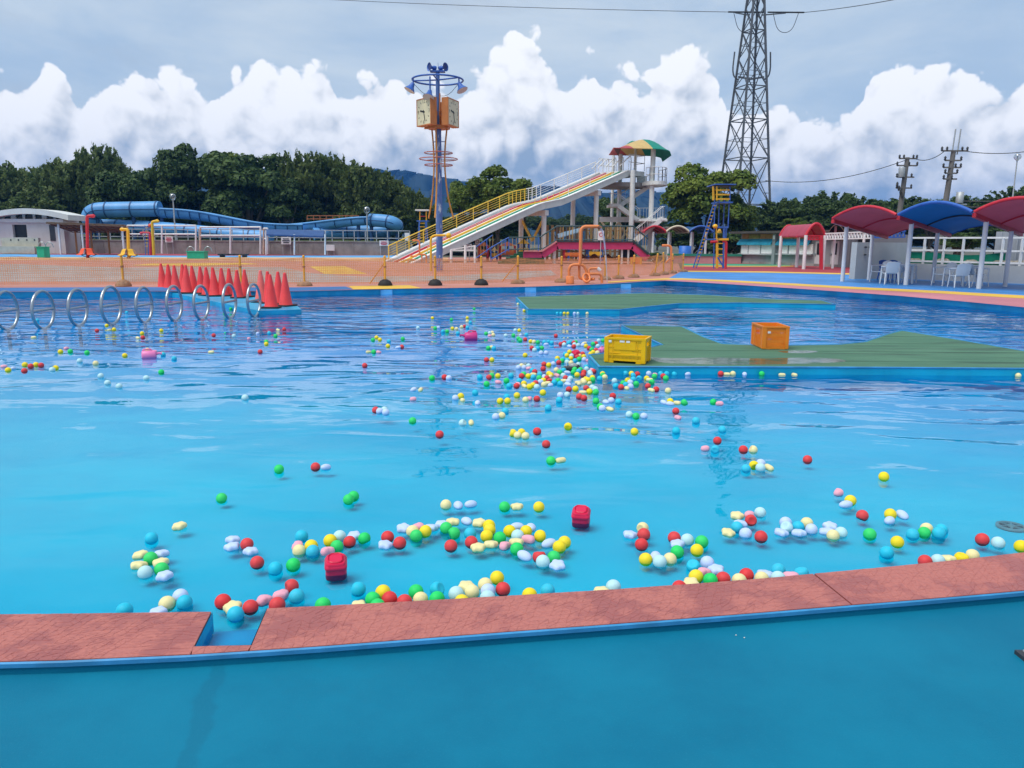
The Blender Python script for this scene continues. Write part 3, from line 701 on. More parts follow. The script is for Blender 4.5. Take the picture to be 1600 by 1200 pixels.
region(0,420,.3,"505,322 r;556,296 y;570,318 C;594,316 y;740,336 y;720,360 C;742,358 r;840,322 y;175,357 C;315,432 y;345,415 P;366,430 g;453,437 g;650,452 y;768,424 y;805,430 P;850,447 b;907,468 b;415,480 m;498,493 c;130,500 y;160,508 r;188,500 y;214,503 r;127,530 r;42,527 y;20,508 P;68,520 L;290,518 y;272,525 m;840,537 g;525,560 m;560,594 m;620,612 m;762,570 m;1276,672 m;1113,347 r;1218,350 m;1295,365 P;1342,335 L;1402,335 b;1435,350 g;1448,318 C;1480,315 r;1387,392 y;1387,380 g;1355,432 r;1100,435 C;660,228 b;1170,235 g;195,268 b;1265,205 g",B)
region(540,470,.225,"893,56 g;603,120 y;735,130 g;845,118 y;845,142 c;866,150 b;502,188 m;622,190 g;643,187 l;742,192 y;770,195 c;805,182 c;825,178 r;846,186 b;680,212 b;702,212 g;780,225 b;862,220 b;888,226 r;975,228 g;1000,225 m;1018,222 c;1000,242 P;1025,238 c;1112,242 m;1165,240 g;1182,205 m;1202,205 y;1215,235 L;1255,236 b;1200,262 g;1213,275 g;1247,268 r;1285,282 y;1308,285 c;1335,288 g;1380,288 b;1410,285 b;1392,302 L;1432,292 b;1460,243 r;215,255 y;238,270 y;190,272 g;300,282 b;397,264 g;294,314 y;390,320 r;365,325 L;195,355 g;230,358 P;160,355 C;133,450 r;992,328 g;1012,325 c;1030,330 b;980,410 r;1014,410 y;1247,378 y;1293,328 r;1312,342 m;1335,330 b;1362,328 g;1360,362 l;1390,362 l;600,538 g;687,530 r;717,535 l;518,617 C;475,617 L;470,682 P;762,675 l;800,665 y;812,688 C;917,708 L;900,640 b;215,762 r;235,768 l;270,758 m;275,775 l;465,832 g;820,848 m;865,850 C;1050,805 l;1078,800 c;1110,765 b;653,930 r;1162,922 y;1197,935 c;1222,918 y;1247,942 c;1330,907 r;1393,996 r;1545,872 y;933,530 b;995,532 r;1020,522 g;1052,522 y;980,578 g;1060,568 P;1430,1108 g;1490,1108 C;1190,655 y;1120,668 b;1080,697 y;1118,697 y;1258,685 c;1315,680 r;1283,683 P;1370,640 y;1407,745 b;1483,692 b;1495,655 l;1535,655 m",B)
region(780,500,.0875,"1097,430 r;1160,405 r;1160,440 m;1240,415 b;1280,400 b;1320,405 r;1365,395 g;1345,438 m;1325,472 r;1260,472 L;1420,450 m;1480,450 l;1520,415 C;1550,465 y;1180,610 b;1255,570 y;1225,635 y;1280,640 m;1280,688 y;1395,660 r;1430,640 c;1425,700 g;1510,655 y;1490,605 r;1040,685 y;1030,735 b;1065,758 r;1120,730 g;1140,705 b;1215,720 b;1215,755 m;1355,730 b;1280,765 c;965,785 l;800,790 r;885,805 y;785,870 r;400,820 c;345,850 l;450,850 l;525,822 m;525,865 P;590,900 b;635,920 r;1020,895 c;1150,900 b;1220,940 L;1325,820 g;1410,800 m;1080,940 g;1350,885 g;1325,935 g;1450,890 g;1430,922 b;1520,930 r;1490,985 r;1400,985 y;1555,840 b;1560,878 m;210,1000 b;130,1085 g;400,1005 r;437,968 g;520,1005 y;610,970 C;612,1022 b;725,972 b;715,1042 g;810,1005 L;888,960 y;962,985 y;910,1008 C;852,1040 r;885,1088 r;805,1085 y;735,1110 l;650,1125 r;1095,985 m;1040,990 P;1185,1035 r;1270,1050 m;1060,1085 g;1140,1085 C;985,1110 b;1090,1142 b;1240,1095 l;1225,1155 L;360,1090 b;425,1140 y;350,1152 P;310,1180 r;605,1165 y;540,1192 y;455,1185 C;800,1150 c;862,1128 C;915,1162 L;672,1202 m;180,1180 b;1520,1090 c;1430,1132 C;1570,1065 y",B)
region(780,570,.0875,"1255,435 r;1350,435 y;1475,580 r",B)
region(860,520,.0875,"760,200 g;812,188 r;845,240 m;690,275 r;740,300 g;765,350 y;720,378 y;815,310 r;835,358 c;870,140 m;935,140 g;660,492 P;620,480 l;895,695 r;930,728 y;935,755 g;972,792 c;1025,665 P;1370,660 y;1395,682 r;1420,708 b;1475,757 b;1480,832 b;1585,820 b;1145,860 m;1170,950 b;1265,970 r;1380,850 y;1300,895 g;1345,930 b;1425,895 l;1430,960 l;1362,992 C;1532,910 g;880,820 b;750,800 y;715,838 g;660,842 y;598,875 c;515,902 C;690,897 C;685,705 m;715,742 m;655,990 r;730,985 m;690,1052 y;595,1062 C;800,1062 g;800,1012 m;555,1150 r;1115,1135 r",B)
region(930,560,.0875,"955,215 l;1040,238 P;1125,225 b;1140,272 b;1398,265 b;1560,220 L;1058,320 g;1215,322 r;1262,352 g;920,355 y;970,387 C;1008,428 g;940,500 r;1000,574 C;1090,555 r;1300,582 c;1340,765 y;1225,785 L;1335,812 L;1485,792 C;1570,785 g;1440,935 r;1480,1055 P;285,750 l;190,775 L;415,770 b;15,760 g;90,865 g;150,897 l;240,902 C;610,1010 m;735,1030 g;860,1030 l",B)
region(780,430,.2375,"137,190 c;219,232 y;244,232 b;282,232 l;318,232 r;365,235 b;386,233 b;410,235 y;435,237 y;472,233 l;496,235 m;552,233 c;890,1030 y;1165,1025 b;1295,960 b;1468,1015 b;1435,1090 r",B)
region(1000,430,.375,"315,397 r;337,400 C;357,397 c;407,398 L;477,397 g;562,400 C;612,400 C;1515,402 c;305,528 g;332,535 P",B)
BR=.0352
def ball_mat(name,col,trans=.0,rough=.58):
    m=pm(name,col,rough,.06,18,bump=.12,bscale=30,orand=.10,dirt=.3,dirtcol=tuple(v*.7 for v in col),trans=trans); return m
BC={'r':('red',(.62,.035,.04)),'y':('yellow',(.80,.62,.01)),'g':('green',(.01,.58,.12)),'b':('sky blue',(.01,.46,.64)),'c':('cream yellow',(.74,.66,.33)),'m':('pale mint',(.42,.66,.70)),'l':('pale lavender',(.46,.58,.82))}
SH={'P':('pink',(.78,.36,.45)),'L':('pale lavender',(.46,.58,.82)),'C':('cream yellow',(.74,.66,.33)),'S':('cream yellow',(.74,.66,.33)),'T':('pale lavender',(.46,.58,.82))}
SMALL={'P':'pink heart shaped','L':'pale lavender egg shaped','C':'cream yellow capsule shaped','S':'cream yellow star shaped','T':'pale lavender star shaped'}
def ball_mesh():
    mb=MB().sphere((0,0,0),BR,20,12); return mb
def star_mesh(r=.042,h=.019,pts=5):
    mb=MB(); rows=[]; n=40
    prof=[(1,0.0),(.96,.45),(.82,.8),(.55,.97),(.0,1.0)]
    for sgn in (1,):
        for q,zz in [(p,-z) for p,z in prof[:0:-1]]+prof:
            row=[]
            for j in range(n):
                a=2*math.pi*j/n; rr=r*(1-.20*(.5-.5*math.cos(pts*a)))*max(q,.001); row.append(Vector((rr*math.cos(a),rr*math.sin(a),h*zz)))
            rows.append(row+[row[0]])
    return mb.grid(rows)
def heart_mesh():
    mb=MB(); rows=[]; n=36
    for q,zz in ((.001,-1),(.6,-.9),(.85,-.7),(1,0),(.85,.7),(.6,.9),(.001,1)):
        row=[]
        for j in range(n+1):
            a=2*math.pi*j/n; x=.040*math.cos(a); y=.030*math.sin(a)*(1+.12*math.cos(2*a)) + (.010*abs(math.cos(a))**.8-.006)
            row.append(Vector((x*q,y*q,.024*zz)))
        rows.append(row)
    return mb.grid(rows)
def shape_mesh(k):
    if k=='L': return MB().sphere((0,0,0),.03,18,10,(1.5,.95,.85))
    if k=='C': return MB().tube([(-.042,0,0),(-.04,0,0),(-.034,0,0),(-.022,0,0),(.022,0,0),(.034,0,0),(.04,0,0),(.042,0,0)],[.004,.013,.019,.023,.023,.019,.013,.004],14)
    if k in 'ST': return star_mesh()
    return heart_mesh()
# world positions, then push apart so nothing interpenetrates
pos=[]
for px,py,k in B:
    z=.008 if k.isupper() else .012
    p=gz(px,py,z); pos.append([p.x,p.y,z,k])
xy=np.array([[p[0],p[1]] for p in pos]); rad=np.array([.038 if p[3].isupper() else BR+.0008 for p in pos])
isl_px=[plat,[gz(x,y,IZ) for x,y in ((935,572.5),(1150,573),(1400,574),(1600,575.5),(1950,580),(1600,548),(1408,516),(1350,534),(1310,538),(1200,540),(1130,537),(1067,510),(971,508),(1034,538),(1000,546),(919,554.5))],[gz(x,y,.1) for x,y in ((825,483),(968,483.5),(1060,474),(1160,473),(1306,475.5),(1285,469.5),(1110,461),(1008,458),(806,464))]]
def inside(P,x,y):
    c=False; n=len(P)
    for i in range(n):
        a,b=P[i],P[i-1]
        if (a.y>y)!=(b.y>y) and x<(b.x-a.x)*(y-a.y)/(b.y-a.y)+a.x: c=not c
    return c
def push_out(P,x,y,r):
    best=None; n=len(P); ins=inside(P,x,y)
    for i in range(n):
        a,b=Vector((P[i].x,P[i].y)),Vector((P[i-1].x,P[i-1].y)); d=b-a; t=max(0,min(1,(Vector((x,y))-a).dot(d)/d.length_squared)); q=a+d*t; dv=Vector((x,y))-q
        if best is None or dv.length<best[0]: best=(dv.length,q,dv)
    l,q,dv=best
    if ins: dv=-dv; 
    if ins or l<r:
        if dv.length<1e-6: dv=Vector((0,-1))
        dv.normalize(); return q.x+dv.x*r,q.y+dv.y*r
    return x,y
for it in range(40):
    d=xy[:,None,:]-xy[None,:,:]; L=np.sqrt((d**2).sum(-1))+1e-9; need=rad[:,None]+rad[None,:]
    ov=np.clip(need-L,0,None); np.fill_diagonal(ov,0)
    xy+= (d/L[...,None]*ov[...,None]*.5).sum(1)*.55
    for i in range(len(xy)):
        for P in isl_px: xy[i]=push_out(P,xy[i,0],xy[i,1],rad[i]+.004)
        # stay in the pool, off the coping wall
        for j in range(len(FARX)-1):
            a,b=FARX[j],FARX[j+1]
            if j==iL or not (min(a.x,b.x)<=xy[i,0]<=max(a.x,b.x)): continue
            yy=a.y+(b.y-a.y)*(xy[i,0]-a.x)/(b.x-a.x)+rad[i]+.004
            if xy[i,1]<yy: xy[i,1]=yy
order=sorted(range(len(pos)),key=lambda i:xy[i,1])
round_idx=[i for i in order if not pos[i][3].isupper()]
keep=set(round_idx[:300]); rest=[i for i in round_idx[300:]]
bm0=ball_mesh(); protos={}; DENT={}
def dented(k):            # a few soft balls are pushed in on one side
    if k not in DENT:
        me=protos[k].data.copy(); d=Vector((.5,.3,.8)).normalized()
        for v in me.vertices:
            h=v.co.dot(d)/BR
            if h>.72: v.co-=d*(h-.72)*BR*1.5
        DENT[k]=me
    return DENT[k]
BTXT={'r':'red round play ball floating in the pool','y':'yellow round play ball floating in the pool','g':'green round play ball floating in the pool','b':'sky blue round play ball floating in the pool','c':'cream coloured round play ball floating in the pool','m':'pale mint round play ball floating in the pool','l':'pale lavender white round play ball floating in the pool'}
rr=random.Random(5)
def edge_dist(P,x,y):
    best=9
    for a,b in zip(P,P[1:]+P[:1]):
        a2,b2=Vector((a.x,a.y)),Vector((b.x,b.y)); d=b2-a2; t=max(0,min(1,(Vector((x,y))-a2).dot(d)/d.length_squared)); best=min(best,(Vector((x,y))-a2-d*t).length)
    return best
def zone(i):
    x,y=xy[i]; px,py=B[i][0],B[i][1]
    if edge_dist([p for p in FARX],x,y)<.30 and y<6: return 'bobbing right behind the terracotta coping'
    if edge_dist(isl_px[2],x,y)<.35: return 'lined up on the edge of the thin far island'
    if edge_dist(isl_px[1],x,y)<.28: return 'floating along the blue edge of the crate island'
    if 785<px<965 and 535<py<625: return 'in the crowded drift beside the yellow crate'
    if px<480 and py<610: return 'floating near the steel hoops and cone platform'
    if 780<=px<1000 and py<560: return 'in the string trailing behind the crowded drift'
    if py>780: return 'in the loose groups between coping and crimson cups'
    if py<560: return 'scattered on the rippled water below the clock tower'
    return 'scattered on the calm middle of the pool'
for i in order:
    k=pos[i][3]
    if k.islower() and i not in keep: continue
    if k not in protos:
        if k.islower(): me=bm0.build('play_ball',ball_mat('ball_'+BC[k][0],BC[k][1]))
        else: me=shape_mesh(k).build({'P':'heart_float','L':'egg_float','C':'capsule_float','S':'star_float','T':'star_float'}[k],ball_mat('float_'+SH[k][0],SH[k][1]))
        if k.islower() and k!='r': me.data=me.data.copy()
        protos[k]=me; o=me
    else:
        o=protos[k].copy(); COL.objects.link(o)
        if k.islower() and rr.random()<.18: o.data=dented(k)
    o.location=(xy[i,0],xy[i,1],pos[i][2]+rr.uniform(-.004,.004)); s=rr.uniform(.95,1.0); o.scale=(s,s,s*rr.uniform(.96,1))
    if k.islower(): o.rotation_euler=(rr.uniform(-3,3),rr.uniform(-3,3),rr.uniform(-3,3)); tag(o,BTXT[k].replace('floating in the pool',zone(i)),'ball','floating play balls')
    else:
        o.rotation_euler=(rr.uniform(-.2,.2),rr.uniform(-.2,.2),rr.uniform(-3,3)); tag(o,SMALL[k]+' plastic float '+zone(i),'float toy','small shaped floats')
if rest:
    far=MB().sphere((0,0,0),BR,12,8); mb=MB(); cols=[]; keys=list(BC)
    for i in rest:
        mb.add([(v[0]+xy[i,0],v[1]+xy[i,1],v[2]+pos[i][2]) for v in far.v],far.f,True); cols+= [keys.index(pos[i][3])]*len(far.f)
    o=mb.build('play_balls',MATS['ball_'+BC[keys[0]][0]]) if 'ball_'+BC[keys[0]][0] in MATS else None
    o.data.materials.clear()
    for k in keys: o.data.materials.append(ball_mat('ball_'+BC[k][0],BC[k][1]))
    o.data.polygons.foreach_set('material_index',cols)
    tag(o,'mixed small play balls drifting on the far water','balls',kind='stuff')
# ---- toys
MAG=pm('magenta_plastic',(.55,.04,.20),.3,.06); PINKP=pm('pink_plastic',(.75,.20,.42),.32,.06); CRIM=pm('crimson_plastic',(.62,.015,.07),.35,.08,6)
def watering_can(px,py,mat,label,s,rz):
    p=gz(px,py,0); t=thing('watering_can',label,'watering can',(p.x,p.y,0)); c=Vector((p.x,p.y,0)); m=Matrix.Rotation(rz,3,'Z')
    V=lambda x,y,z: c+m@Vector((x,y,z))*s
    MB().tube([V(-.075,0,.02),V(-.07,0,.02),V(-.06,0,.02),V(.055,0,.02),V(.068,0,.02),V(.072,0,.02)],[.03*s,.045*s,.052*s,.055*s,.048*s,.02*s],18).build('body',mat,t)
    MB().tube(smooth([V(-.06,0,.03),V(-.10,0,.04),V(-.125,0,.038)],2),[.02*s]*2+[.014*s]*7+[.014*s],10).build('spout',mat,t) if False else MB().tube([V(-.06,0,.03),V(-.10,0,.038),V(-.12,0,.036),V(-.128,0,.036)],[.016*s,.012*s,.012*s,.02*s],10).build('spout',mat,t)
    MB().tube(smooth([V(.05,0,.065),V(.06,0,.085),V(-.02,0,.09),V(-.035,0,.068)],2),.008*s,8).build('handle',mat,t); return t
watering_can(736,529,MAG,'magenta toy watering can floating on its side with spout',1.45,R(8))
watering_can(233,558,PINKP,'pink toy watering can floating with its round mouth showing',1.25,R(200))
watering_can(940,549,PINKP,'small pink toy can floating behind the yellow crate',.85,R(60))
def cube_toy(px,py,label,s,rz):
    p=gz(px,py,.03); c=Vector((p.x,p.y,0.02)); t=thing('toy_cup',label,'toy',(p.x,p.y,0)); m=Matrix.Rotation(rz,3,'Z')@Matrix.Rotation(R(14),3,'X'); V=lambda x,y,z: c+m@Vector((x,y,z))*s
    def rbox(h,r,z0,z1,mb,taper=1.0):
        rows=[]
        for zz,k in ((z0,.86),(z0+.006,.97),(z0+.014,1.0),(z1-.014,taper),(z1-.006,taper*.97),(z1,taper*.86)):
            row=[]
            for q in range(4):
                for a in range(5):
                    an=q*math.pi/2+a*math.pi/8; sx=1 if q in (0,3) else -1; sy=1 if q in (0,1) else -1
                    row.append(V((sx*(h-r)+r*math.cos(an))*k,(sy*(h-r)+r*math.sin(an))*k,zz))
            rows.append(row+[row[0]])
        mb.grid(rows); mb.poly(rows[-1][:-1]); mb.poly(rows[0][:-1][::-1])
    mb=MB(); rbox(.05,.022,-.045,.052,mb,.95); mb.build('body',CRIM,t)
    mb=MB(); rbox(.034,.022,.049,.058,mb); mb.build('lid',CRIM,t)
    mb=MB(); rbox(.0525,.02,.012,.042,mb); mb.build('collar',CRIM,t)
cube_toy(525,884,'crimson plastic toy cup floating beside green and pink balls',1.0,R(12))
cube_toy(908,806,'crimson plastic toy cup floating alone in open water',1.0,R(-10))
cube_toy(900,553.5,'crimson toy cup crowded by balls near the island tip',1.05,R(30))
p=gz(892,577,0); t=thing('toy_boat','grey clear plastic toy boat floating among the crowded balls','toy boat',(p.x,p.y,0))
CLR=pm('smoky_plastic',(.32,.34,.34),.15,.15,20)
mb=MB(); c=Vector((p.x,p.y,0))
mb.tube([c+Vector((-.12,0,.01)),c+Vector((-.07,0,.012)),c+Vector((0,0,.015)),c+Vector((.10,0,.015)),c+Vector((.115,0,.015))],[.008,.03,.045,.045,.02],12); mb.build('hull',DARK,t)
MB().sphere(c+Vector((.03,0,.045)),.05,14,8,(1.3,.8,.7)).build('canopy',CLR,t)
MB().cyl(c+Vector((-.06,-.01,.03)),c+Vector((-.055,-.01,.09)),.005,n=6).build('mast',WHITE,t)
# ================================================================== net fence along the far pool edge
NETY=pm('net_post_yellow',(.72,.36,.05),.55,.12,4,dirt=.4,dirtcol=(.4,.2,.06))
def net_mat():
    m=bpy.data.materials.new('orange_netting'); m.use_nodes=True; w=NT(m.node_tree)
    tc=w.n('ShaderNodeTexCoord').outputs['UV']
    br=w.n('ShaderNodeTexBrick',{'Vector':tc,'Color1':(0,0,0),'Color2':(0,0,0),'Mortar':(1,1,1),'Scale':1.0,'Mortar Size':.010,'Mortar Smooth':.1,'Brick Width':.06,'Row Height':.06},offset=0.0)
    uvs=w.n('ShaderNodeSeparateXYZ',{0:tc}); 
    band=w.m('MAXIMUM',w.ss(w.m('ABSOLUTE',w.m('SUBTRACT',uvs.outputs[1],.46)),.03,.012),w.ss(uvs.outputs[1],.80,.82,0,1))
    fac=w.m('MAXIMUM',w.m('MULTIPLY',br.outputs[0],.62) if False else w.m('MULTIPLY',w.n('ShaderNodeRGBToBW',{0:br.outputs[0]}).outputs[0],.80),.24)
    fac=w.m('ADD',fac,w.m('MULTIPLY',band,.16),clamp=True)
    ns=w.noise(tc,1.3,3,.6); fac=w.m('MULTIPLY',fac,w.ss(ns,.25,.75,.6,1.15))
    df=w.n('ShaderNodeBsdfDiffuse',{'Color':(.78,.36,.16)}); tl=w.n('ShaderNodeBsdfTranslucent',{'Color':(.72,.30,.12)})
    s2=w.n('ShaderNodeMixShader',{0:.4,1:df.outputs[0],2:tl.outputs[0]})
    tr=w.n('ShaderNodeBsdfTransparent'); mx=w.n('ShaderNodeMixShader',{0:fac,1:tr.outputs[0],2:s2.outputs[0]})
    o=w.n('ShaderNodeOutputMaterial'); w.t.links.new(mx.outputs[0],o.inputs[0]); return m
NET=net_mat()
posts=[(-180,449),(33,447),(193,447),(377,446.5),(476,446),(602,446),(680,445.5),(752,445),(809,442.5),(877,440.5),(945,436.5),(966,435),(990,433),(1023,430.5),(1037,428.5),(1050,426.5),(1067,424.5)]
ZD=DECK+.016
nf=thing('net_fence','long orange net fence on yellow posts along the far pool edge','fence',gz(602,446,ZD))
SAND=pm('sandbag_brown',(.30,.17,.10),.85,.2,10)
NP=[gz(x,y,ZD) for x,y in posts]
tp=[p+Vector((0,0,.93 if i<9 else .90)) for i,p in enumerate(NP)]
tp[13]=NP[13]+Vector((.1,0,.95)); tp[14]=NP[14]+Vector((-.05,0,.98))
for i,(p,q) in enumerate(zip(NP,tp)):
    if i==1: continue
    po=MB().cyl(p+Vector((0,0,.02)),q,.036,.036,8).build('post',NETY,nf)
    MB().sphere(q,.045,8,6).build('cap',NETY,po)
    MB().cyl(p+Vector((0,0,.58)),p+Vector((0,0,.63)),.05,.05,8).build('clip',pm('clip_brown',(.35,.16,.08)),po)
    if i in (5,6,7,2): MB().lathe([(.24,0),(.235,.05),(.17,.15),(.07,.2),(.001,.2)],p,14).build('base',BLACK if i!=2 else SAND,po)
    else: MB().lathe([(.26,0),(.25,.05),(.18,.11),(.08,.13),(.001,.13)],p,12).build('base',SAND,po)
for i in range(len(NP)-1):
    a,b,c,d=NP[i],NP[i+1],tp[i+1],tp[i]; n=10; L=(b-a).length; vs=[];uv=[]
    for r_ in range(7):
        for k in range(n+1):
            u=k/n; lo=a+(b-a)*u; hi=d+(c-d)*u; sag=-.05*math.sin(math.pi*u)*r_/6; v=r_/6
            vs.append(lo+(hi-lo)*(.05+.92*v)+Vector((0,.02*math.sin(7*u+i)*(1-abs(2*v-1)),sag))); uv.append((u*L+i*.37,v*.9))
    mb=MB(); fs=[(r_*(n+1)+k,r_*(n+1)+k+1,(r_+1)*(n+1)+k+1,(r_+1)*(n+1)+k) for r_ in range(6) for k in range(n)]
    mb.add(vs,fs,True); o=mb.build('net_panel',NET,nf); ul=o.data.uv_layers.new(name='UVMap')
    for lp in o.data.loops: ul.data[lp.index].uv=uv[lp.vertex_index]
for i,e in ((5,-1),(8,-1),(14,-1)):
    p=NP[i]; MB().cyl(p+Vector((0,0,.75)),p+Vector((e*.55,.25,.05)),.02,n=6).build('brace',NETY,nf)

# ================================================================== spout pipes
def pipe(name,label,mat,px_path,Y,r,cat='spout pipe',head=None,extra=None,it=2,n=14):
    P=[at(x,y,Y) if len(t)==0 else at(x,y,Y+t[0]) for x,y,*t in px_path]; b=P[0].copy()
    t=thing(name,label,cat,b); MB().tube(smooth(P,it),r,n).build('riser',mat,t)
    if head: 
        h0=at(head[0],head[1],Y); h1=at(head[2],head[3],Y); MB().tube([h0,h0+(h1-h0)*.25,h0+(h1-h0)*.8,h1],[r*1.1,r*1.75,r*1.75,r*.9],n).build('nozzle',mat,t)
    return t
def dup_corner(P):        # keep elbows tight
    out=[]
    for i,p in enumerate(P): out+= [p]
    return out
# orange spout at the pool edge, with its knot of pipes
OP=pm('orange_pipe',(.70,.22,.07),.5,.12,3,dirt=.4,dirtcol=(.42,.16,.08))
b=gz(890,442,ZD); Y0=b.y; k=Y0/1200
q=lambda x,y,dy=0: at(x,y,Y0+dy)
sp=thing('spout_pipe','tall orange water spout with a knot of curling pipes at the pool edge','spout pipe',b)
def bend(P,rad=.18):
    P=[Vector(p) for p in P]; out=[P[0]]
    for a,c,d in zip(P,P[1:],P[2:]):
        e1=(a-c); e2=(d-c); rr_=min(rad,e1.length*.45,e2.length*.45); s0=c+e1.normalized()*rr_; s1=c+e2.normalized()*rr_
        for i in range(7):
            t=i/6; out.append(s0*(1-t)**2+c*2*t*(1-t)+s1*t*t)
    return out+[P[-1]]
r1=k*2.6
MB().tube(bend([q(906.5,412),q(908,354),q(935,354),q(938,356)],.2),r1,16).build('riser',OP,sp)
MB().cyl(q(934.5,354),q(938.3,356.5),r1*1.12,r1*1.12,16).build('outlet',pm('pipe_mouth',(.25,.10,.05)),sp)
MB().tube(bend([q(889,434),q(889.5,413.5),q(912,413.5),q(917,425),q(917,442)],.22),r1*.85,14).build('loop',OP,sp)
MB().lathe([(k*6.2,0),(k*6.2,k*11),(k*5.8,k*11.4),(.001,k*11.4)],gz(890.5,443,ZD),24).build('pedestal',OP,sp)
MB().tube(bend([q(905,412,.1),q(905,435,.1),q(916,437,.1),q(929,436,-.1)],.25),r1*.8,14).build('loop',OP,sp)
MB().tube(bend([q(920,430),q(920,419.5,.1),q(934,419)],.2),r1*.72,14).build('loop',OP,sp)
MB().tube(bend([q(921,428,-.1),q(940,428),q(940.5,442)],.2),r1*.8,14).build('loop',OP,sp)
MB().tube([q(916.5,434,-.15)+Vector((math.cos(a)*k*5.2,math.sin(a)*.12,math.sin(a)*k*6)) for a in [2*math.pi*i/24 for i in range(24)]],r1*.7,12,closed=True).build('coil',OP,sp)
MB().tube([q(933.5,418.5),q(935,420),q(938,423)],[r1*.8,r1*1.05,r1*1.05],12).build('nozzle',pm('worn_white',(.62,.55,.5)),sp)
def stream_mat():
    m=bpy.data.materials.new('falling_water'); m.use_nodes=True; w=NT(m.node_tree)
    tr=w.n('ShaderNodeBsdfTransparent',{'Color':(.93,.96,1)}); gl=w.n('ShaderNodeBsdfPrincipled',{'Base Color':(.75,.82,.9),'Roughness':.15})
    mx=w.n('ShaderNodeMixShader',{0:.45,1:tr.outputs[0],2:gl.outputs[0]}); o=w.n('ShaderNodeOutputMaterial'); w.t.links.new(mx.outputs[0],o.inputs[0]); return m
p0=q(938.5,357.5); pend=gz(949,446.5,0); pts=[]; rr=random.Random(2)
for i in range(30):
    t=i/29; pts.append(Vector((p0.x+(pend.x-p0.x)*t**.5,p0.y+(pend.y-p0.y)*t**.5,p0.z*(1-t))))
tag(MB().tube(pts,[k*(1.7-.9*i/29)*rr.uniform(.75,1.15) for i in range(30)],8).build('water_stream',stream_mat(),None,tuple(p0)),'thin stream of water falling from the orange spout into the pool','water stream')

b=gz(673,424.5,ZD); Y0=b.y; k=Y0/1200
t=thing('spout_pipe','yellow elbow spout pipe beside the blue clock tower mast','spout pipe',b)
MB().tube(bend([q(673.5,423.5),q(673,368),q(696,367.5)],.25),k*1.75,14).build('riser',YEL,t)
c=q(701,368); MB().sphere(c,k*4.2,16,10).build('nozzle',YEL,t)
Y0=gz(656,410,DECK).y-1.5; k=Y0/1200; b=q(656,411)
t=thing('spout_pipe','small orange spout pipe with coiled foot at the slide end','spout pipe',b)
MB().tube(bend([q(655.5,399),q(655.5,375.5),q(644.5,375.5)],.3),k*1.3,10).build('riser',OP,t)
MB().tube(bend([q(640,399.5),q(650,401),q(654,396),q(659,398),q(659,410)],.2),k*1.2,10).build('loop',OP,t)
MB().tube(bend([q(638,410),q(638.5,405.5),q(648,405.5),q(652,408),q(655,410)],.2),k*1.2,10).build('loop',OP,t)
MB().tube(bend([q(658,397.5),q(666,397.5),q(666.5,411)],.2),k*1.3,10).build('loop',OP,t)
Y0=gz(1049,425,ZD).y+.3; k=Y0/1200; b=q(1049,425)
t=thing('spout_pipe','orange elbow spout at the bend of the net fence','spout pipe',b)
MB().tube(bend([q(1049,425),q(1049,383.5),q(1034.5,383.5)],.25),k*1.8,12).build('riser',OP,t)
MB().tube(bend([q(1040,411),q(1047,403.5),q(1054,404)],.1),k*1.4,10).build('branch',OP,t)
# bell-footed spouts on the far deck
def bell(mat,wing,px,yb,ytop,xt,side,label,lowfoot=True):
    b=gz(px,yb,DECK); Y=b.y; k=Y/1200; Q=lambda x,y: at(x,y,Y)
    t=thing('spout_pipe',label,'spout pipe',b)
    MB().tube(bend([Q(px,yb),Q(px-1,ytop+1.5),Q(px-1+8*side,ytop+1.5)],.3),k*2.3,14).build('riser',mat,t)
    MB().tube([Q(px-1+6*side,ytop+1.5),Q(px-1+10*side,ytop+1.5),Q(px-1+11.5*side,ytop+2.5)],[k*2.4,k*3.0,k*2.2],14).build('nozzle',mat,t)
    c=Q(px,yb-5.5)
    for j in range(5):
        a=2*math.pi*j/5+.5; d=Vector((math.cos(a),math.sin(a),0)); n_=Vector((-d.y,d.x,0)); rows=[]
        for u,z in ((k*3,k*9.5),(k*7,k*9.0),(k*9,k*6),(k*10.5,k*1.8),(k*15,0)):
            rows.append([c+d*u+n_*(s_*k*(2.2+u*6)*.8)+Vector((0,0,z)) for s_ in (-1,-.5,0,.5,1)])
        MB().grid(rows,True,k*.9).build('petal',wing,t)
        MB().cyl(c+d*(k*13),c+Vector((0,0,-k*5)),k*.45,n=6).build('strut',DARK,t)
    MB().tube([c+Vector((math.cos(a),math.sin(a),0))*k*13.5 for a in [2*math.pi*i/24 for i in range(24)]],k*.5,6,closed=True).build('rim',DARK,t)
OR2=pm('orange_red_plastic',(.72,.09,.03),.45,.1)
bell(RED,OR2,137,403,336,145,1,'red elbow spout rising from an orange petal foot')
bell(YEL,YEL,201,404,357,190,-1,'yellow elbow spout rising from a yellow petal foot')
b=gz(238,399,DECK); Y0=b.y; k=Y0/1200
t=thing('spout_pipe','twin red and yellow spout post with a narrow blue ladder','spout pipe',b)
MB().cyl(q(236,399),q(235,365),k*2.3,n=12).build('red_post',RED,t); MB().tube(bend([q(240.5,399),q(237.5,346.5),q(244,346)],.2),k*2.1,12).build('riser',YEL,t)
MB().tube([q(240,346.3),q(246,345.3),q(248,346.5)],[k*1.8,k*2.7,k*1.8],12).build('nozzle',YEL,t)
MB().sphere(q(234.5,352.5),k*2.8,12,8).build('elbow_ball',OR2,t); MB().tube([q(219.5,364.5),q(224,363.5),q(235,364)],[k*2.2,k*1.6,k*1.4],10).build('side_spout',RED,t)
for x in (227.5,232): MB().cyl(q(x,398.5),q(x-1,352),k*.55,n=6).build('ladder_rail',BLUE,t)
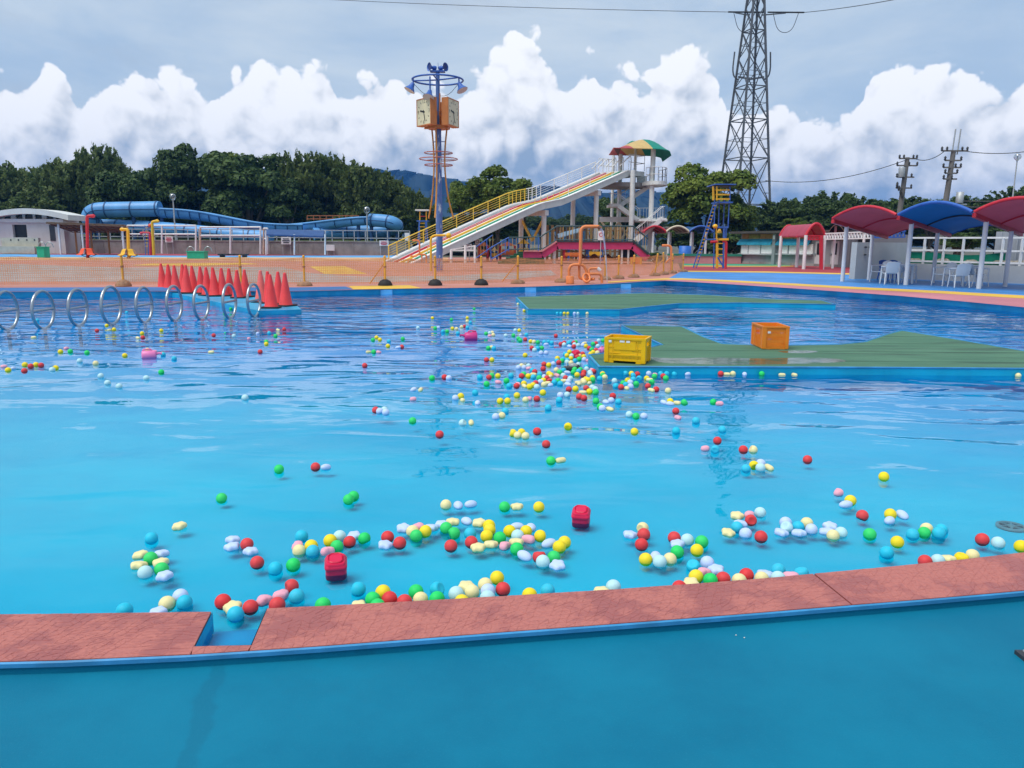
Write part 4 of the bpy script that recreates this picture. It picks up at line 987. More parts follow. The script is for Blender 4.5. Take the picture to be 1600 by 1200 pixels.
for y in (384.5,379.5,374,369,361,356): MB().beam(q(227,y),q(232,y),k*.9).build('rung',YEL,t)

# ================================================================== clock tower
b=gz(687,424,DECK); Y0=b.y; k=Y0/1200; tx,ty=b.x,b.y
Z=lambda py: zat(686,py,Y0)
def mast_mat():
    m=bpy.data.materials.new('mast_blue'); m.use_nodes=True; w=NT(m.node_tree)
    tc=w.n('ShaderNodeTexCoord').outputs['Object']; n1=w.noise(w.vm('MULTIPLY',tc,(3,3,.55)),2.0,5,.65); n2=w.noise(tc,1.2,4,.6)
    c=w.mix(w.ss(n2,.3,.7),(.06,.125,.34),(.085,.17,.42)); c=w.mix(w.ss(n1,.56,.60),c,(.50,.55,.60))
    bs=w.n('ShaderNodeBsdfPrincipled',{'Base Color':c,'Roughness':.5}); o=w.n('ShaderNodeOutputMaterial'); w.t.links.new(bs.outputs[0],o.inputs[0]); return m
MAST=mast_mat(); CORG=pm('clock_orange',(.52,.19,.06),.5,.12,2,dirt=.3,dirtcol=(.3,.12,.06)); ROD=pm('rod_ochre',(.58,.26,.05),.5,.15,2,dirt=.3,dirtcol=(.3,.12,.06)); RUST=pm('faded_rose_ring',(.40,.13,.10),.5,.15,3)
ct=thing('clock_tower','blue mast clock tower with square clocks, lamp ring and horn speakers','clock tower',b)
T=Vector((tx,ty,0))
zt=Z(113)
MB().tube([(tx,ty,DECK),(tx,ty,Z(300)),(tx,ty,Z(196)),(tx,ty,Z(190)),(tx,ty,zt)],[k*5.2,k*4.9,k*4.5,k*3.2,k*3.0],20).build('mast',MAST,ct)
for i in range(3):
    a=R(-100+120*i); d=Vector((math.cos(a),math.sin(a),0))
    prof=[(Z(200),k*13.5),(Z(222),k*11),(Z(245),k*9.5),(Z(270),k*10),(Z(300),k*13),(Z(322),k*17.5),(Z(341),k*23)]
    MB().tube(smooth([T+d*r_+Vector((0,0,z)) for z,r_ in prof],2),k*1.25,10).build('curved_rod',ROD,ct)
    for py,r_ in ((221,11.2),(277,10.5),(305,14)): MB().cyl(T+Vector((0,0,Z(py))),T+d*(k*r_)+Vector((0,0,Z(py))),k*.7,n=6).build('tie',MAST,ct)
for py,r_ in ((239,21),(248.5,28.5),(258,21)):
    MB().tube([T+Vector((math.cos(a)*k*r_,math.sin(a)*k*r_,Z(py))) for a in [2*math.pi*i/48 for i in range(48)]],k*.75,8,closed=True).build('ring',RUST,ct)
    for j in range(3):
        a=R(-100+120*j); MB().cyl(T+Vector((0,0,Z(py))),T+Vector((math.cos(a),math.sin(a),0))*k*r_+Vector((0,0,Z(py))),k*.5,n=6).build('spoke',RUST,ct)
zr=Z(125)
MB().tube([T+Vector((math.cos(a)*k*37.5,math.sin(a)*k*37.5,zr)) for a in [2*math.pi*i/64 for i in range(64)]],k*1.3,10,closed=True).build('lamp_ring',BLUE,ct)
for a in (R(170),R(-30),R(-95)):
    d=Vector((math.cos(a),math.sin(a),0)); MB().cyl(T+Vector((0,0,zr)),T+d*k*37.5+Vector((0,0,zr)),k*1.1,n=8).build('spoke',BLUE,ct)
LG=pm('lamp_glass',(.55,.57,.55),.2,.05)
for a,rr_,dz in ((R(-160),37,-9.5),(R(-28),37,-10),(R(-110),26,-26)):
    d=Vector((math.cos(a),math.sin(a),0)); c=T+d*k*rr_+Vector((0,0,zr)); dn=(Vector((0,0,-1))+d*.55).normalized(); e=c+Vector((0,0,dz*k*.75))
    lm=MB().tube([e,e+dn*k*3,e+dn*k*6,e+dn*k*12],[k*2.6,k*3.4,k*4.2,k*8.6],16).build('flood_lamp',BLUE,ct)
    MB().tube([e+dn*k*11.9,e+dn*k*12.3],[k*8.3,k*8.3],16).build('glass',LG,lm)
    MB().cyl(c,e,k*1.1,n=8).build('hanger',BLUE,ct)
    MB().tube(smooth([T+Vector((0,0,Z(150))),(T+Vector((0,0,Z(150)))+e)/2+Vector((0,0,-k*9)),e],3),k*.35,5).build('cable',BLACK,ct)
MB().box(T+Vector((0,0,zt+k*1)),(k*22,k*10,k*2)).build('top_plate',BLUE,ct)
for s_,a in ((-1,R(215)),(1,R(-35))):
    d=Vector((math.cos(a),math.sin(a),.05)).normalized(); c=T+Vector((s_*k*7,0,zt+k*6.5))
    hp=MB().tube([c-d*k*5,c-d*k*1,c,c+d*k*2,c+d*k*5,c+d*k*6.5],[k*3.2,k*3.2,k*1.8,k*2.2,k*4.5,k*6.3],18,caps=False).build('horn_speaker',BLUE,ct)
    MB().tube([c+d*k*5.2,c+d*k*5.25],[k*4.6,k*4.6],16).build('throat',pm('horn_inside',(.03,.05,.18)),hp)
    MB().cyl(c,c-Vector((0,0,k*6)),k*.9,n=6).build('bracket',BLUE,ct)
MB().cyl(T+Vector((k*.8,0,zt)),T+Vector((k*.8,0,Z(98))),k*.35,n=5).build('rod',MAST,ct)
FACE=pm('clock_face',(.66,.62,.42),.45,.05,1.5); INK=pm('clock_ink',(.02,.02,.02),.5)
hc=(Z(157)+Z(196))/2-k*1; S=k*38.5
for i,an in enumerate((R(-90-51),R(-90+70),R(-90+190))):
    nd=Vector((math.cos(an),math.sin(an),0)); ax=Vector((-nd.y,nd.x,0)); 
    cface=T+nd*(k*25)+Vector((0,0,hc)); cb=cface-nd*(k*5.2)
    rot=Matrix((ax,nd,Vector((0,0,1)))).transposed()
    bx_=MB().box(cb,(S,k*10,S),rot=rot).build('clock',CORG,ct)
    up=Vector((0,0,1)); F0=cface
    MB().box(F0+nd*k*.1,(S*.93,k*.25,S*.93),rot=rot).build('dial',FACE,bx_)
    mb=MB()
    for sx,sz,wx,wz in ((0,1,S,k*1.3),(0,-1,S,k*1.3),(1,0,k*1.3,S*.93),(-1,0,k*1.3,S*.93)): mb.box(F0+nd*k*.3+ax*(sx*(S/2-k*.65))+up*(sz*(S/2-k*.65)),(wx,k*.7,wz),rot=rot)
    mb.build('bezel',CORG,bx_)
    tk=MB()
    for h in range(12):
        if h%3==0: continue
        a=math.pi/2-h*math.pi/6; rdir=ax*math.cos(a)+up*math.sin(a); pc=F0+nd*k*.28+rdir*S*.385
        tk.beam(pc-rdir*S*.035,pc+rdir*S*.035,k*1.0,k*.12,up=nd)
    tk.build('hour_marks',INK,bx_)
    for txt,h in (('12',0),('3',3),('6',6),('9',9)):
        a=math.pi/2-h*math.pi/6; pc=F0+nd*k*.29+(ax*math.cos(a)+up*math.sin(a))*S*.375
        text_mb(txt,S*.2,pc,ax,up).build('numeral',INK,bx_)
    for hh,ln,wd in ((9.45,.25,2.4),(27.5/5,.37,1.7)):
        a=math.pi/2-hh*math.pi/6; dr=ax*math.cos(a)+up*math.sin(a); MB().beam(F0+nd*k*.42-dr*S*.07,F0+nd*k*.42+dr*S*ln,k*wd,k*.12,up=nd).build('hand',INK,bx_)
    MB().cyl(cb+up*S*.5-nd*k*4,cb+up*(S*.5+k*4)-nd*k*4,k*.8,n=6).build('finial',CORG,bx_)
    MB().beam(T+Vector((0,0,hc)),T+nd*k*16+Vector((0,0,hc)),k*4,k*6).build('bracket',CORG,ct)
MB().prism([(T+Vector((math.cos(a),math.sin(a),0))*k*21)[:2] for a in [R(-90-51+60+120*i) for i in range(3)]],Z(198),Z(194)) if False else None
mb=MB(); mb.tube([T+Vector((0,0,Z(202))),T+Vector((0,0,Z(197)))],[k*17,k*17],6); mb.build('clock_shelf',CORG,ct)
MB().cyl(T+Vector((k*3.5,-k*5,Z(196))),T+Vector((k*3.5,-k*5,Z(147))),k*1.1,n=6).build('upright',CORG,ct)

# ================================================================== white racing slide with tower
TH=R(40); U=Vector((math.cos(TH),math.sin(TH),0)); CX=Vector((-U.y,U.x,0)); WS=3.5
B0=gz(643,411,DECK)
def online(px,py,offs=0.0):          # point on the plan line B0+t*U (+offs across) at that pixel
    P0=B0+CX*offs; d=ray(px,py); # solve P0.xy + t U = s d.xy
    A=np.array([[U.x,-d.x],[U.y,-d.y]]); t,s_=np.linalg.solve(A,np.array([-P0.x,-P0.y])); return CP+d*s_
near=[online(x,y) for x,y in ((641,410.5),(650,406.5),(690,387),(745,361.5),(800,336),(838,319),(850,315.3),(864,312.5),(876,310),(890,304.5),(935,285),(981,265))]
slide=thing('racing_slide','white three lane racing slide with red yellow and green dividers','slide',B0)
SLW=pm('slide_white',(.86,.87,.86),.35,.04,1,dirt=.2,dirtcol=(.45,.46,.44)); SLG=pm('slide_side_shade',(.55,.60,.60),.5,.08,1.2,dirt=.35,dirtcol=(.3,.32,.31))  # sides of the white slide greyed: their shade is put into the colour
far_=[p+CX*WS for p in near]
dn=Vector((0,0,-1))
bed=MB(); 
for a,bb in ((.02,.98),): bed.strip([p+CX*WS*a+dn*.22 for p in near],[p+CX*WS*bb+dn*.22 for p in near],True); bed.strip([p+CX*WS*bb+dn*.36 for p in near],[p+CX*WS*a+dn*.36 for p in near],True)
bed.build('bed',SLW,slide)
def wall_strip(name,mat,u,w,top,bot,par=slide):
    mb=MB(); a=[p+CX*(u*WS-w/2)+Vector((0,0,top)) for p in near]; b=[p+CX*(u*WS+w/2)+Vector((0,0,top)) for p in near]
    a2=[p+CX*(u*WS-w/2)+Vector((0,0,bot)) for p in near]; b2=[p+CX*(u*WS+w/2)+Vector((0,0,bot)) for p in near]
    mb.strip(a,b,True); mb.strip(a2,a,True); mb.strip(b,b2,True); mb.strip(b2,a2,True)
    for i in (0,-1): mb.poly([a[i],b[i],b2[i],a2[i]])
    return mb.build(name,mat,par)
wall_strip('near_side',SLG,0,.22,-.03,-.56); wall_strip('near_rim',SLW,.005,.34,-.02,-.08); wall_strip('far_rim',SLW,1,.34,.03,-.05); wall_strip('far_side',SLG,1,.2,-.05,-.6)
wall_strip('soffit_beam',GALV,.25,.35,-.36,-.62)
for u,mt,nm in ((.25,pm('lane_green',(.03,.30,.17),.5,.2,3,dirt=.3,dirtcol=(.4,.5,.45)),'divider'),(.5,YEL,'divider'),(.75,RED,'divider')): wall_strip(nm,mt,u,.17,-.08,-.22)
# end lip rolls
for u in (.12,.37,.62,.87): MB().tube([near[0]+CX*WS*(u-.1)+dn*.22,near[0]+CX*WS*(u+.1)+dn*.22],.14,10).build('end_lip',pm('faded_pink_lip',(.62,.38,.33),.5) if u<.8 else SLW,slide)
# handrail on far side
def path_point(P,s):       # s in segments
    i=min(int(s),len(P)-2); return P[i]+(P[i+1]-P[i])*(s-i)
YR=pm('rail_yellow',(.74,.50,.06),.45,.1,2); 
railn=np.linspace(.8,10.9,22)
for j,s_ in enumerate(railn):
    p=path_point(far_,s_); m_=YR if s_<7.2 else WHITE
    MB().beam(p+Vector((0,0,-.1)),p+Vector((0,0,1.0)),.07).build('rail_post',m_,slide)
for h in (1.0,.82,.64,.46,.28):
    P=[path_point(far_,s_)+Vector((0,0,h)) for s_ in np.linspace(.8,7.2,30)]; MB().tube(P,.045 if h==1 else .016,6).build('rail',YR,slide)
    P=[path_point(far_,s_)+Vector((0,0,h)) for s_ in np.linspace(7.2,10.9,14)]; MB().tube(P,.04 if h==1 else .016,6).build('rail',WHITE,slide)
nr=np.linspace(1.6,10.6,13)
for s_ in nr:
    p=path_point(near,s_)+CX*WS*.14; MB().beam(p+Vector((0,0,-.2)),p+Vector((0,0,.42)),.045).build('wire_post',YR if s_<9 else WHITE,slide)
P=[path_point(near,s_)+CX*WS*.14+Vector((0,0,.40)) for s_ in np.linspace(1.6,10.6,24)]; MB().tube(P,.012,5).build('wire',WHITE,slide)
# supports
def col(par,px,ytop,ybase,Y,r,mat=GREYW,name='column'):
    a=at(px,ytop,Y); return MB().cyl((a.x,a.y,DECK),a,r,r,14).build(name,mat,par)
def col_at(par,p,ztop,r,mat=GREYW): return MB().cyl((p.x,p.y,DECK),(p.x,p.y,ztop),r,r,14).build('column',mat,par)
for px in (855,936):
    pn=online(px,330); 
    s_=min(np.linspace(0,11,221),key=lambda s_:abs((path_point(near,s_)-pn).xy.dot(U.xy)))
    z=path_point(near,s_).z-.9
    for u in (.1,.9):
        pc=path_point(near,s_)+CX*WS*u; col_at(slide,pc,z,.20)
    a,c=path_point(near,s_)+CX*WS*.0,path_point(near,s_)+CX*WS*1.0; MB().beam((a.x,a.y,z),(c.x,c.y,z),.35,.4).build('crossbeam',GREYW,slide)
    if px==855:
        a,c=[path_point(near,s_)+CX*WS*u for u in (.1,.9)]; mid=(a+c)/2
        for e in (a,c): MB().beam((e.x,e.y,z-.4),(mid.x,mid.y,DECK+1.6),.14).build('brace',YR,slide)
# tower
DT=near[-1].y+.6; kk=DT/1200
Q=lambda x,y,dy=0: at(x,y,DT+dy)
tw=thing('slide_tower','white steel slide tower with zigzag stairs and a wavy tricolour canopy','slide tower',Q(990,412)*1.0)
cols=[(989,-1.0),(1021,-.6),(968,3.4),(1000,3.8)]
def vcol(px,dy,ytop,r,mat=GREYW):
    a=Q(px,ytop,dy); return MB().cyl((a.x,a.y,DECK),(a.x,a.y,a.z),r,r,14).build('column',mat,tw)
vcol(989,-1.0,266,.21); vcol(1021,-.6,233,.21); vcol(970,3.4,231,.20); vcol(959,4.6,231,.14); vcol(993,1.2,232,.11)
zt_=near[-1].z
def plat_(cx,cy,rx,ry,z,h,mat=GREYW,name='platform',n=28,skew=0):
    P=[(cx+rx*math.cos(a),cy+ry*math.sin(a)) for a in [2*math.pi*i/n for i in range(n)]]; return MB().prism(P,z-h,z).build(name,mat,tw)
c1=Q(974,268,2.4); ztop=zt_-.05
ce=near[-1]+CX*WS*.5+U*1.4
MB().prism([(near[-1]+U*.02)[:2],(near[-1]+U*2.2)[:2],(near[-1]+U*2.2+CX*WS)[:2],(near[-1]+U*.02+CX*WS)[:2]],ztop-.42,ztop).build('platform',GREYW,tw)
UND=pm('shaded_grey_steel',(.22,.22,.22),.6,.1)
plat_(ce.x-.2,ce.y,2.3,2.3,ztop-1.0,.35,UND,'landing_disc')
c2=Q(1022,287,.6); z2=Q(1022,285,.6).z
plat_(c2.x,c2.y,kk*19,2.0,z2,.32,GREYW,'landing'); MB().beam(Q(996,291,.9),Q(1008,288,.7),1.4,.25).build('gangway',GREYW,tw)
MB().beam(Q(1003,268,1.5)+Vector((0,0,-.4)),Q(1003,290,1.5)+Vector((0,0,0)),.9,.06).build('panel',GREYW,tw)
def railing(pts,h=1.05,n=None,mat=WHITE,par=None,r=.03,bal=.5,fine=False):
    par=par or tw; P=[Vector(p) for p in pts]
    for hh in (h,h*.5) if not fine else (h,.12): MB().tube([p+Vector((0,0,hh)) for p in P],r,6).build('handrail',mat,par)
    L=0
    for a,b_ in zip(P,P[1:]):
        m_=max(1,int(round((b_-a).length/bal)))
        for i in range(m_+1): 
            e=a+(b_-a)*(i/m_); MB().beam(e,e+Vector((0,0,h)),r*(1.2 if not fine else .9)).build('baluster',mat,par)
th=[R(a) for a in range(-150,70,20)]
railing([Vector((c2.x+kk*18*math.cos(a),c2.y+1.85*math.sin(a),z2)) for a in th],1.15,bal=.9)
railing([near[-1]+U*.1,near[-1]+U*2.15,near[-1]+U*2.15+CX*.9],1.3,bal=1.2)
for u in (.03,.28,.53,.78,.98):
    p=near[-1]+CX*WS*u; MB().tube(smooth([p+U*-.9+Vector((0,0,.25)),p+U*.3+Vector((0,0,1.15)),p+U*.5+Vector((0,0,1.1)),p+U*.5],1),.045,6).build('grab_rail',WHITE,tw)
railing([near[-1]+CX*WS-U*.0,near[-1]+CX*WS+U*2.1],1.2,bal=1.0)
# stairs
def stair(a,b_,w,dirn,name='stair_flight',steps=9,mat=GREYW,rail_=True,par=None,th_=.10):
    par=par or tw; a,b_=Vector(a),Vector(b_); d=Vector(dirn).normalized()*(w/2); st_=None
    f=MB(); 
    for s_ in (-1,1): f.beam(a+d*s_,b_+d*s_,.07,.34)
    o=f.build(name,mat,par)
    for i in range(steps):
        p=a+(b_-a)*((i+.5)/steps); MB().box(p,(abs(d.x)*2+.26 if abs(d.x)>abs(d.y) else .28,abs(d.y)*2+.02 if abs(d.y)>abs(d.x) else .28,.05)).build('tread',mat,o)
    if rail_:
        for s_ in (-1,1): railing([a+d*s_,b_+d*s_],1.0,par=par,bal=.55,fine=True,r=.028)
    return o
YD=Vector((0,1,0))
stair(Q(1014,291,1.6),Q(967,322,1.6),1.2,YD,steps=12)
MB().box((Q(951,322,1.4)+Q(966,322,1.4))/2,(kk*16,2.6,.22)).build('landing',GREYW,tw)
railing([Q(966,320.5,.1),Q(951,320.5,.1),Q(951,320.5,2.6)],1.0,bal=.25,fine=True,r=.025)
stair(Q(965,322,.3),Q(997,345,.3),1.1,YD,steps=10)
MB().box((Q(997,344.5,-.2)+Q(1038,344.5,-.2))/2,(kk*42,2.2,.2)).build('landing',GREYW,tw)
railing([Q(996,343,.8),Q(1037,343,.8)],1.0,bal=.25,fine=True,r=.025)
stair(Q(1033,342,-1.6),Q(993,376,-1.6),1.25,YD,steps=13,mat=WHITE); railing([Q(1031,341.5,-2.2),Q(1038,341.5,-2.2),Q(1038,341.5,-1)],1.0,bal=.3,fine=True)
MB().box((Q(1031,343,-1.6)+Q(1038,343,-1.6))/2,(kk*9,1.4,.2)).build('landing',WHITE,tw)
MB().beam(Q(937,343,2),Q(1000,343,1.2),.4,.45).build('girder',GREYW,tw); MB().beam(Q(968,343,3.4),Q(1022,345,-.6),.3,.4).build('girder',GREYW,tw)
for x0,x1,dy in ((940,967,3.0),(967,988,1.2)):
    for a,c in (((x0,347),(x1,380)),((x1,347),(x0,380))): MB().beam(Q(*a,dy),Q(*c,dy),.16).build('cross_brace',pm('cream_brace',(.62,.55,.38)),tw)
# canopy: tricolour wave shell
def canopy_pt(u,v):
    x=958.5+u*90.5; ye=230.5+ (6 if u>.97 else 0)*(u-.97)/.03 + 2.0*u
    hump=17.5*math.sin(math.pi*min(1,u)**1.3)
    p=Q(x,ye+3.5*max(0,(u-.75)/.25)**2,-1.6); dep=5.2
    return p+Vector((.25*v,dep*v,hump*kk*math.sin(math.pi*min(v,1)**.9)*1.0))
for (u0,u1),mt in (((0,.34),pm('canopy_red',(.50,.10,.11),.5,.06,trans=.25)),((.34,.68),pm('canopy_cream',(.66,.48,.20),.5,.06,trans=.25)),((.68,1),pm('canopy_green',(.02,.30,.22),.5,.06,trans=.25))):
    rows=[]
    for j in range(15):
        v=j/14; row=[]
        for i in range(13):
            u=u0+(u1-u0)*i/12+ (-.17*math.sin(math.pi*v)*(1 if 0<u0 or True else 0))*(1 if (i==0 and u0>0) or (i==12 and u1<1) else (0))
            uu=u0+(u1-u0)*i/12; sh=-.17*math.sin(math.pi*min(v*1.0,1)); w0=sh if u0>0 else 0; w1=sh if u1<1 else 0
            row.append(canopy_pt(max(0,min(1,uu+w0+(w1-w0)*i/12)),v))
        rows.append(row)
    MB().grid(rows,True,.06).build('canopy_panel',mt,tw)
p=canopy_pt(0,0); tip=MB().add([p,p+Vector((kk*12,.3,0)),Q(966,244,-1.2),p+Vector((kk*9,2.2,.2))],[(0,1,2),(1,3,2),(3,0,2),(0,3,1)]); tip.build('canopy_tip',pm('canopy_underside',(.14,.07,.05)),tw)
rows=[]
for j in range(9):
    v=j/8; rows.append([Q(981+i*2.6,224.5,3.2)+Vector((0,3.5*v,kk*(7.5*math.sin(math.pi*i/8))*math.sin(math.pi*(.15+.7*v)))) for i in range(9)])
MB().grid(rows,True,.05).build('rear_canopy_panel',MATS['canopy_green'],tw)

# ---- pink footbridge and green steps
PKG=pm('girder_pink',(.50,.045,.14),.42,.1,1.5,dirt=.3,dirtcol=(.28,.03,.08)); DGR=pm('deck_dark_green',(.02,.09,.045),.7,.2,2); GRAIL=pm('rail_dark',(.05,.10,.11),.5,.1); BAL=pm('baluster_ochre',(.45,.30,.10),.5,.1)
DB=gz(850,410,DECK).y-4; kb=DB/1200
Qb=lambda x,y,dy=0: at(x,y,DB+dy)
br=thing('footbridge','pink steel footbridge with dark railings leading to the slide stairs','footbridge',Qb(870,410))
prof=[(817.5,398.5),(847,398.5),(870,383.5),(912,384),(989,384),(1012,404)]
for dy in (0,2.4):
    for (x0,y0),(x1,y1) in zip(prof,prof[1:]): MB().beam(Qb(x0,y0,dy),Qb(x1,y1,dy),.22,kb*11).build('girder',PKG,br)
    for (x0,y0),(x1,y1) in zip(prof,prof[1:]): MB().beam(Qb(x0,y0-6.2,dy),Qb(x1,y1-6.2,dy),.42,.10).build('flange',pm('flange_pale_pink',(.60,.22,.24)) if x0<860 else DARK,br)
for (x0,y0),(x1,y1) in zip(prof,prof[1:]): MB().beam(Qb(x0,y0-5.5,1.2),Qb(x1,y1-5.5,1.2),2.3,.12).build('walkway',DGR,br)
for dy in (-.05,2.45):
    rp=[Qb(847,391.5,dy),Qb(870,377,dy),Qb(989,377,dy),Qb(1012,397,dy)]
    for h in (1.05,.1): MB().tube([p+Vector((0,0,h)) for p in rp],.04,6).build('handrail',GRAIL,br)
    for a,c in zip(rp,rp[1:]):
        m_=int((c-a).length/.22)
        for i in range(m_): 
            e=a+(c-a)*(i/m_); MB().beam(e,e+Vector((0,0,1.05)),.03).build('baluster',BAL if i%3 else GRAIL,br)
for x in (866,): 
    for dy in (.3,2.1): p=Qb(x,388,dy); MB().cyl((p.x,p.y,DECK),p,.14,n=10).build('pier',GREYW,br)
for x in (972,982): 
    p=Qb(x,386,.1); MB().beam((p.x,p.y,DECK),p,.12).build('pier',GREYW,br)
gs=thing('green_steps','broad green painted steps with blue railings at the footbridge','steps',Qb(800,412))
nst=6; 
for i in range(nst):
    x0=778+ i*6; a=Qb(x0,411,-1.0); bb=Qb(851,411,-1.0); zt0=DECK; h=kb*3.0*(i+1)
    MB().box(((a.x+bb.x)/2,a.y+1.2+.25*i,DECK+h/2+.0005*i),(bb.x-a.x-.01*i,3.2-.5*i,h)).build('step',DGR,gs)
for x0,y0,x1,y1,dy in ((767,409,795,393,-1.0),(742,408,770,388,2.4),(795,393,818,393,-1.0),(818,393,847,391.5,-1)):
    a,c=Qb(x0,y0,dy),Qb(x1,y1,dy); H_=kb*21
    for h in (H_,.15): MB().tube([a+Vector((0,0,h)),c+Vector((0,0,h))],.045,6).build('handrail',BLUE if x0<790 else GRAIL,gs)
    m_=max(3,int((c-a).length/.24))
    for i in range(m_+1):
        e=a+(c-a)*(i/m_); MB().beam(e,e+Vector((0,0,H_)),.03 if i%4 else .06).build('baluster',BLUE if i%4==0 else BAL,gs)
# play area seen below and behind the slide
for i,(px,py,w,h,cl,dy) in enumerate(((755,398,14,26,'o',6),(772,398,10,18,'y',7),(793,400,26,26,'o',8),(818,396,18,30,'y',8),(895,398,30,20,'o',9),(930,392,24,22,'y',10))):
    mt={'o':ORANGE,'y':YEL}[cl]; p=Qb(px,py,dy); ww=w*kb; hh=h*kb
    t=thing('play_tower',['squat orange play frame behind the racing slide','yellow play frame with open posts behind the slide','broad orange play house beside the blue railings','yellow play house beyond the green steps','orange play house seen under the footbridge','yellow play house seen through the tower bracing'][i],'play frame',(p.x,p.y,DECK))
    for sx in (-1,1):
        for sy in (0,1): MB().cyl((p.x+sx*ww/2,p.y+sy*1.5,DECK),(p.x+sx*ww/2,p.y+sy*1.5,DECK+hh),.09,n=8).build('post',BLUE if i%2 else RED,t)
    MB().box((p.x,p.y+.75,DECK+hh*.45),(ww+.1,1.6,.12)).build('deck',mt,t)
    MB().box((p.x,p.y-.08,DECK+hh*.62),(ww*.96,.06,hh*.28)).build('panel',mt,t)
    MB().add([(p.x-ww*.6,p.y-.2,DECK+hh),(p.x+ww*.6,p.y-.2,DECK+hh),(p.x+ww*.6,p.y+1.7,DECK+hh),(p.x-ww*.6,p.y+1.7,DECK+hh),(p.x,p.y+.75,DECK+hh*1.3)],[(0,1,4),(1,2,4),(2,3,4),(3,0,4),(3,2,1,0)]).build('roof',pm('dusky_roof',(.16,.09,.20)) if i in (4,) else mt,t)
p=Qb(835,352,9); MB
t=thing('mini_slide','pale blue open chute slide in the play area beyond the bridge','slide',(Qb(890,400,9).x,Qb(890,400,9).y,DECK))
a,c=Qb(872,371,9),Qb(906,362,9); mb=MB(); mb.beam(a,c,.9,.12); mb.build('chute',pm('pale_blue_chute',(.35,.55,.70)),t)
for s_ in (-1,1): MB().beam(a+Vector((0,s_*.45,.15)),c+Vector((0,s_*.45,.15)),.08,.3).build('side',MATS['pale_blue_chute'],t)
p=c; MB().cyl((p.x,p.y,DECK),p,.1,n=8).build('leg',BLUE,t); p=(a+c)/2; MB().cyl((p.x,p.y,DECK),p,.1,n=8).build('leg',BLUE,t)
# orange slatted screen behind the bridge
def slat_fence(name,label,x0,x1,ytop,ybot,Y,mat,step,n=None):
    a=at(x0,ybot,Y); c=at(x1,ybot,Y); t=thing(name,label,'fence',((a.x+c.x)/2,Y,DECK)); ztop=at((x0+x1)/2,ytop,Y).z
    x=a.x; i=0
    while x<c.x: MB().box((x,Y,(DECK+ztop)/2),(step*.55,.05,ztop-DECK)).build('slat',mat[i%len(mat)],t); x+=step; i+=1
    for z in (DECK+.25*(ztop-DECK),DECK+.85*(ztop-DECK)): MB().box(((a.x+c.x)/2,Y+.05,z),(c.x-a.x,.05,.1)).build('rail',mat[0],t)
slat_fence('slat_screen','brown upright slat screen behind the footbridge railing',855,975,352,392,DB+13,[pm('slat_brown',(.22,.12,.05)),pm('slat_tan',(.30,.19,.08))],.42)
# orange debris netting heaped below the bridge
rows=[]
for j in range(9):
    rows.append([Qb(905+i*4.2,404-7*math.sin(math.pi*j/8)*(.5+.5*math.sin(i*1.3+.6))*(1 if i not in (0,15) else .2)-1,1.2+j*.22)+Vector((0,0,0)) for i in range(16)])
tag(MB().grid(rows,True,.02).build('heaped_netting',pm('orange_tarp',(.72,.20,.05),.6,.2,6,trans=.2),None,tuple(rows[0][0])),'orange netting heaped on stones under the pink footbridge','netting')
st_=pm('mossy_stone',(.12,.11,.08),.9,.3,3,bump=.5)
rs=random.Random(8)
for i in range(9):
    p=gz(913+i*6,404.5+rs.uniform(-1,1.2),DECK); r_=rs.uniform(.25,.45); m_=MB().sphere((p.x,p.y,DECK+r_*.4),r_,9,6,(1.2,.9,.75)); m_.v=[(v[0]+rs.uniform(-.06,.06),v[1]+rs.uniform(-.06,.06),v[2]+rs.uniform(-.05,.05)) for v in m_.v]
    tag(m_.build('rock',st_,None,(p.x,p.y,DECK)),'mossy brown rock lying below the pink footbridge','rock','rocks under the footbridge')
t=thing('kiosk','small dark glazed kiosk under the right end of the footbridge','kiosk',Qb(980,407,1))
MB().box(Qb(980,397,2.2),(kb*22,2.2,kb*22)).build('body',pm('kiosk_navy',(.02,.03,.05),.3),t)
for x in (972,982,992): MB().beam(Qb(x,408,1.0),Qb(x,387,1.0),.1).build('frame',WHITE,t)
p=Qb(994,402,-.5); t=thing('barrier_board','orange barrier board leaning by the bridge foot','barrier',(p.x,p.y,DECK)); MB().box((p.x,p.y,DECK+kb*6),(kb*18,.08,kb*10)).build('board',ORANGE,t)
for s_ in (-1,1): MB().box((p.x+s_*kb*7,p.y+.1,DECK+kb*4),(.1,.3,kb*8)).build('leg',YEL,t)
p=Qb(838,391.5,-.2); 
for nm,px,py,w,h,Y,lb in (('sign_board',939,368,9,14,DB-.3,'white prohibition sign with red ring on the bridge railing'),('sign_board',733,386,8,9,DB+3,'small white notice on the play area fence'),('sign_board',746,378,7,8,DB+6,'small white notice above the orange play frame')):
    p=at(px,py,Y); kq=Y/1200; t=thing(nm,lb,'sign',p); MB().box(p,(w*kq,.05,h*kq)).build('board',WHITE,t)
    MB().tube([p+Vector((math.cos(a)*w*kq*.3,-.04,math.sin(a)*w*kq*.3+h*kq*.1)) for a in [2*math.pi*i/20 for i in range(20)]],w*kq*.05,6,closed=True).build('emblem_ring',RED if w>8.5 else DARK,t)
    MB().beam((p.x,p.y+.05,DECK),(p.x,p.y+.05,p.z),.06).build('post',GALV,t)
# white gate frame below slide
Yg=gz(745,412,DECK).y+1; t=thing('gate_frame','white pipe gate frame under the slide flank','gate frame',at(716,412,Yg))
for x in (705,727,742): MB().cyl(at(x,411,Yg),at(x,383 if x>710 else 390,Yg),.09,n=8).build('post',WHITE,t)
for y in (384,391): MB().beam(at(705,max(y,390),Yg),at(742,y,Yg),.08).build('rail',WHITE,t)
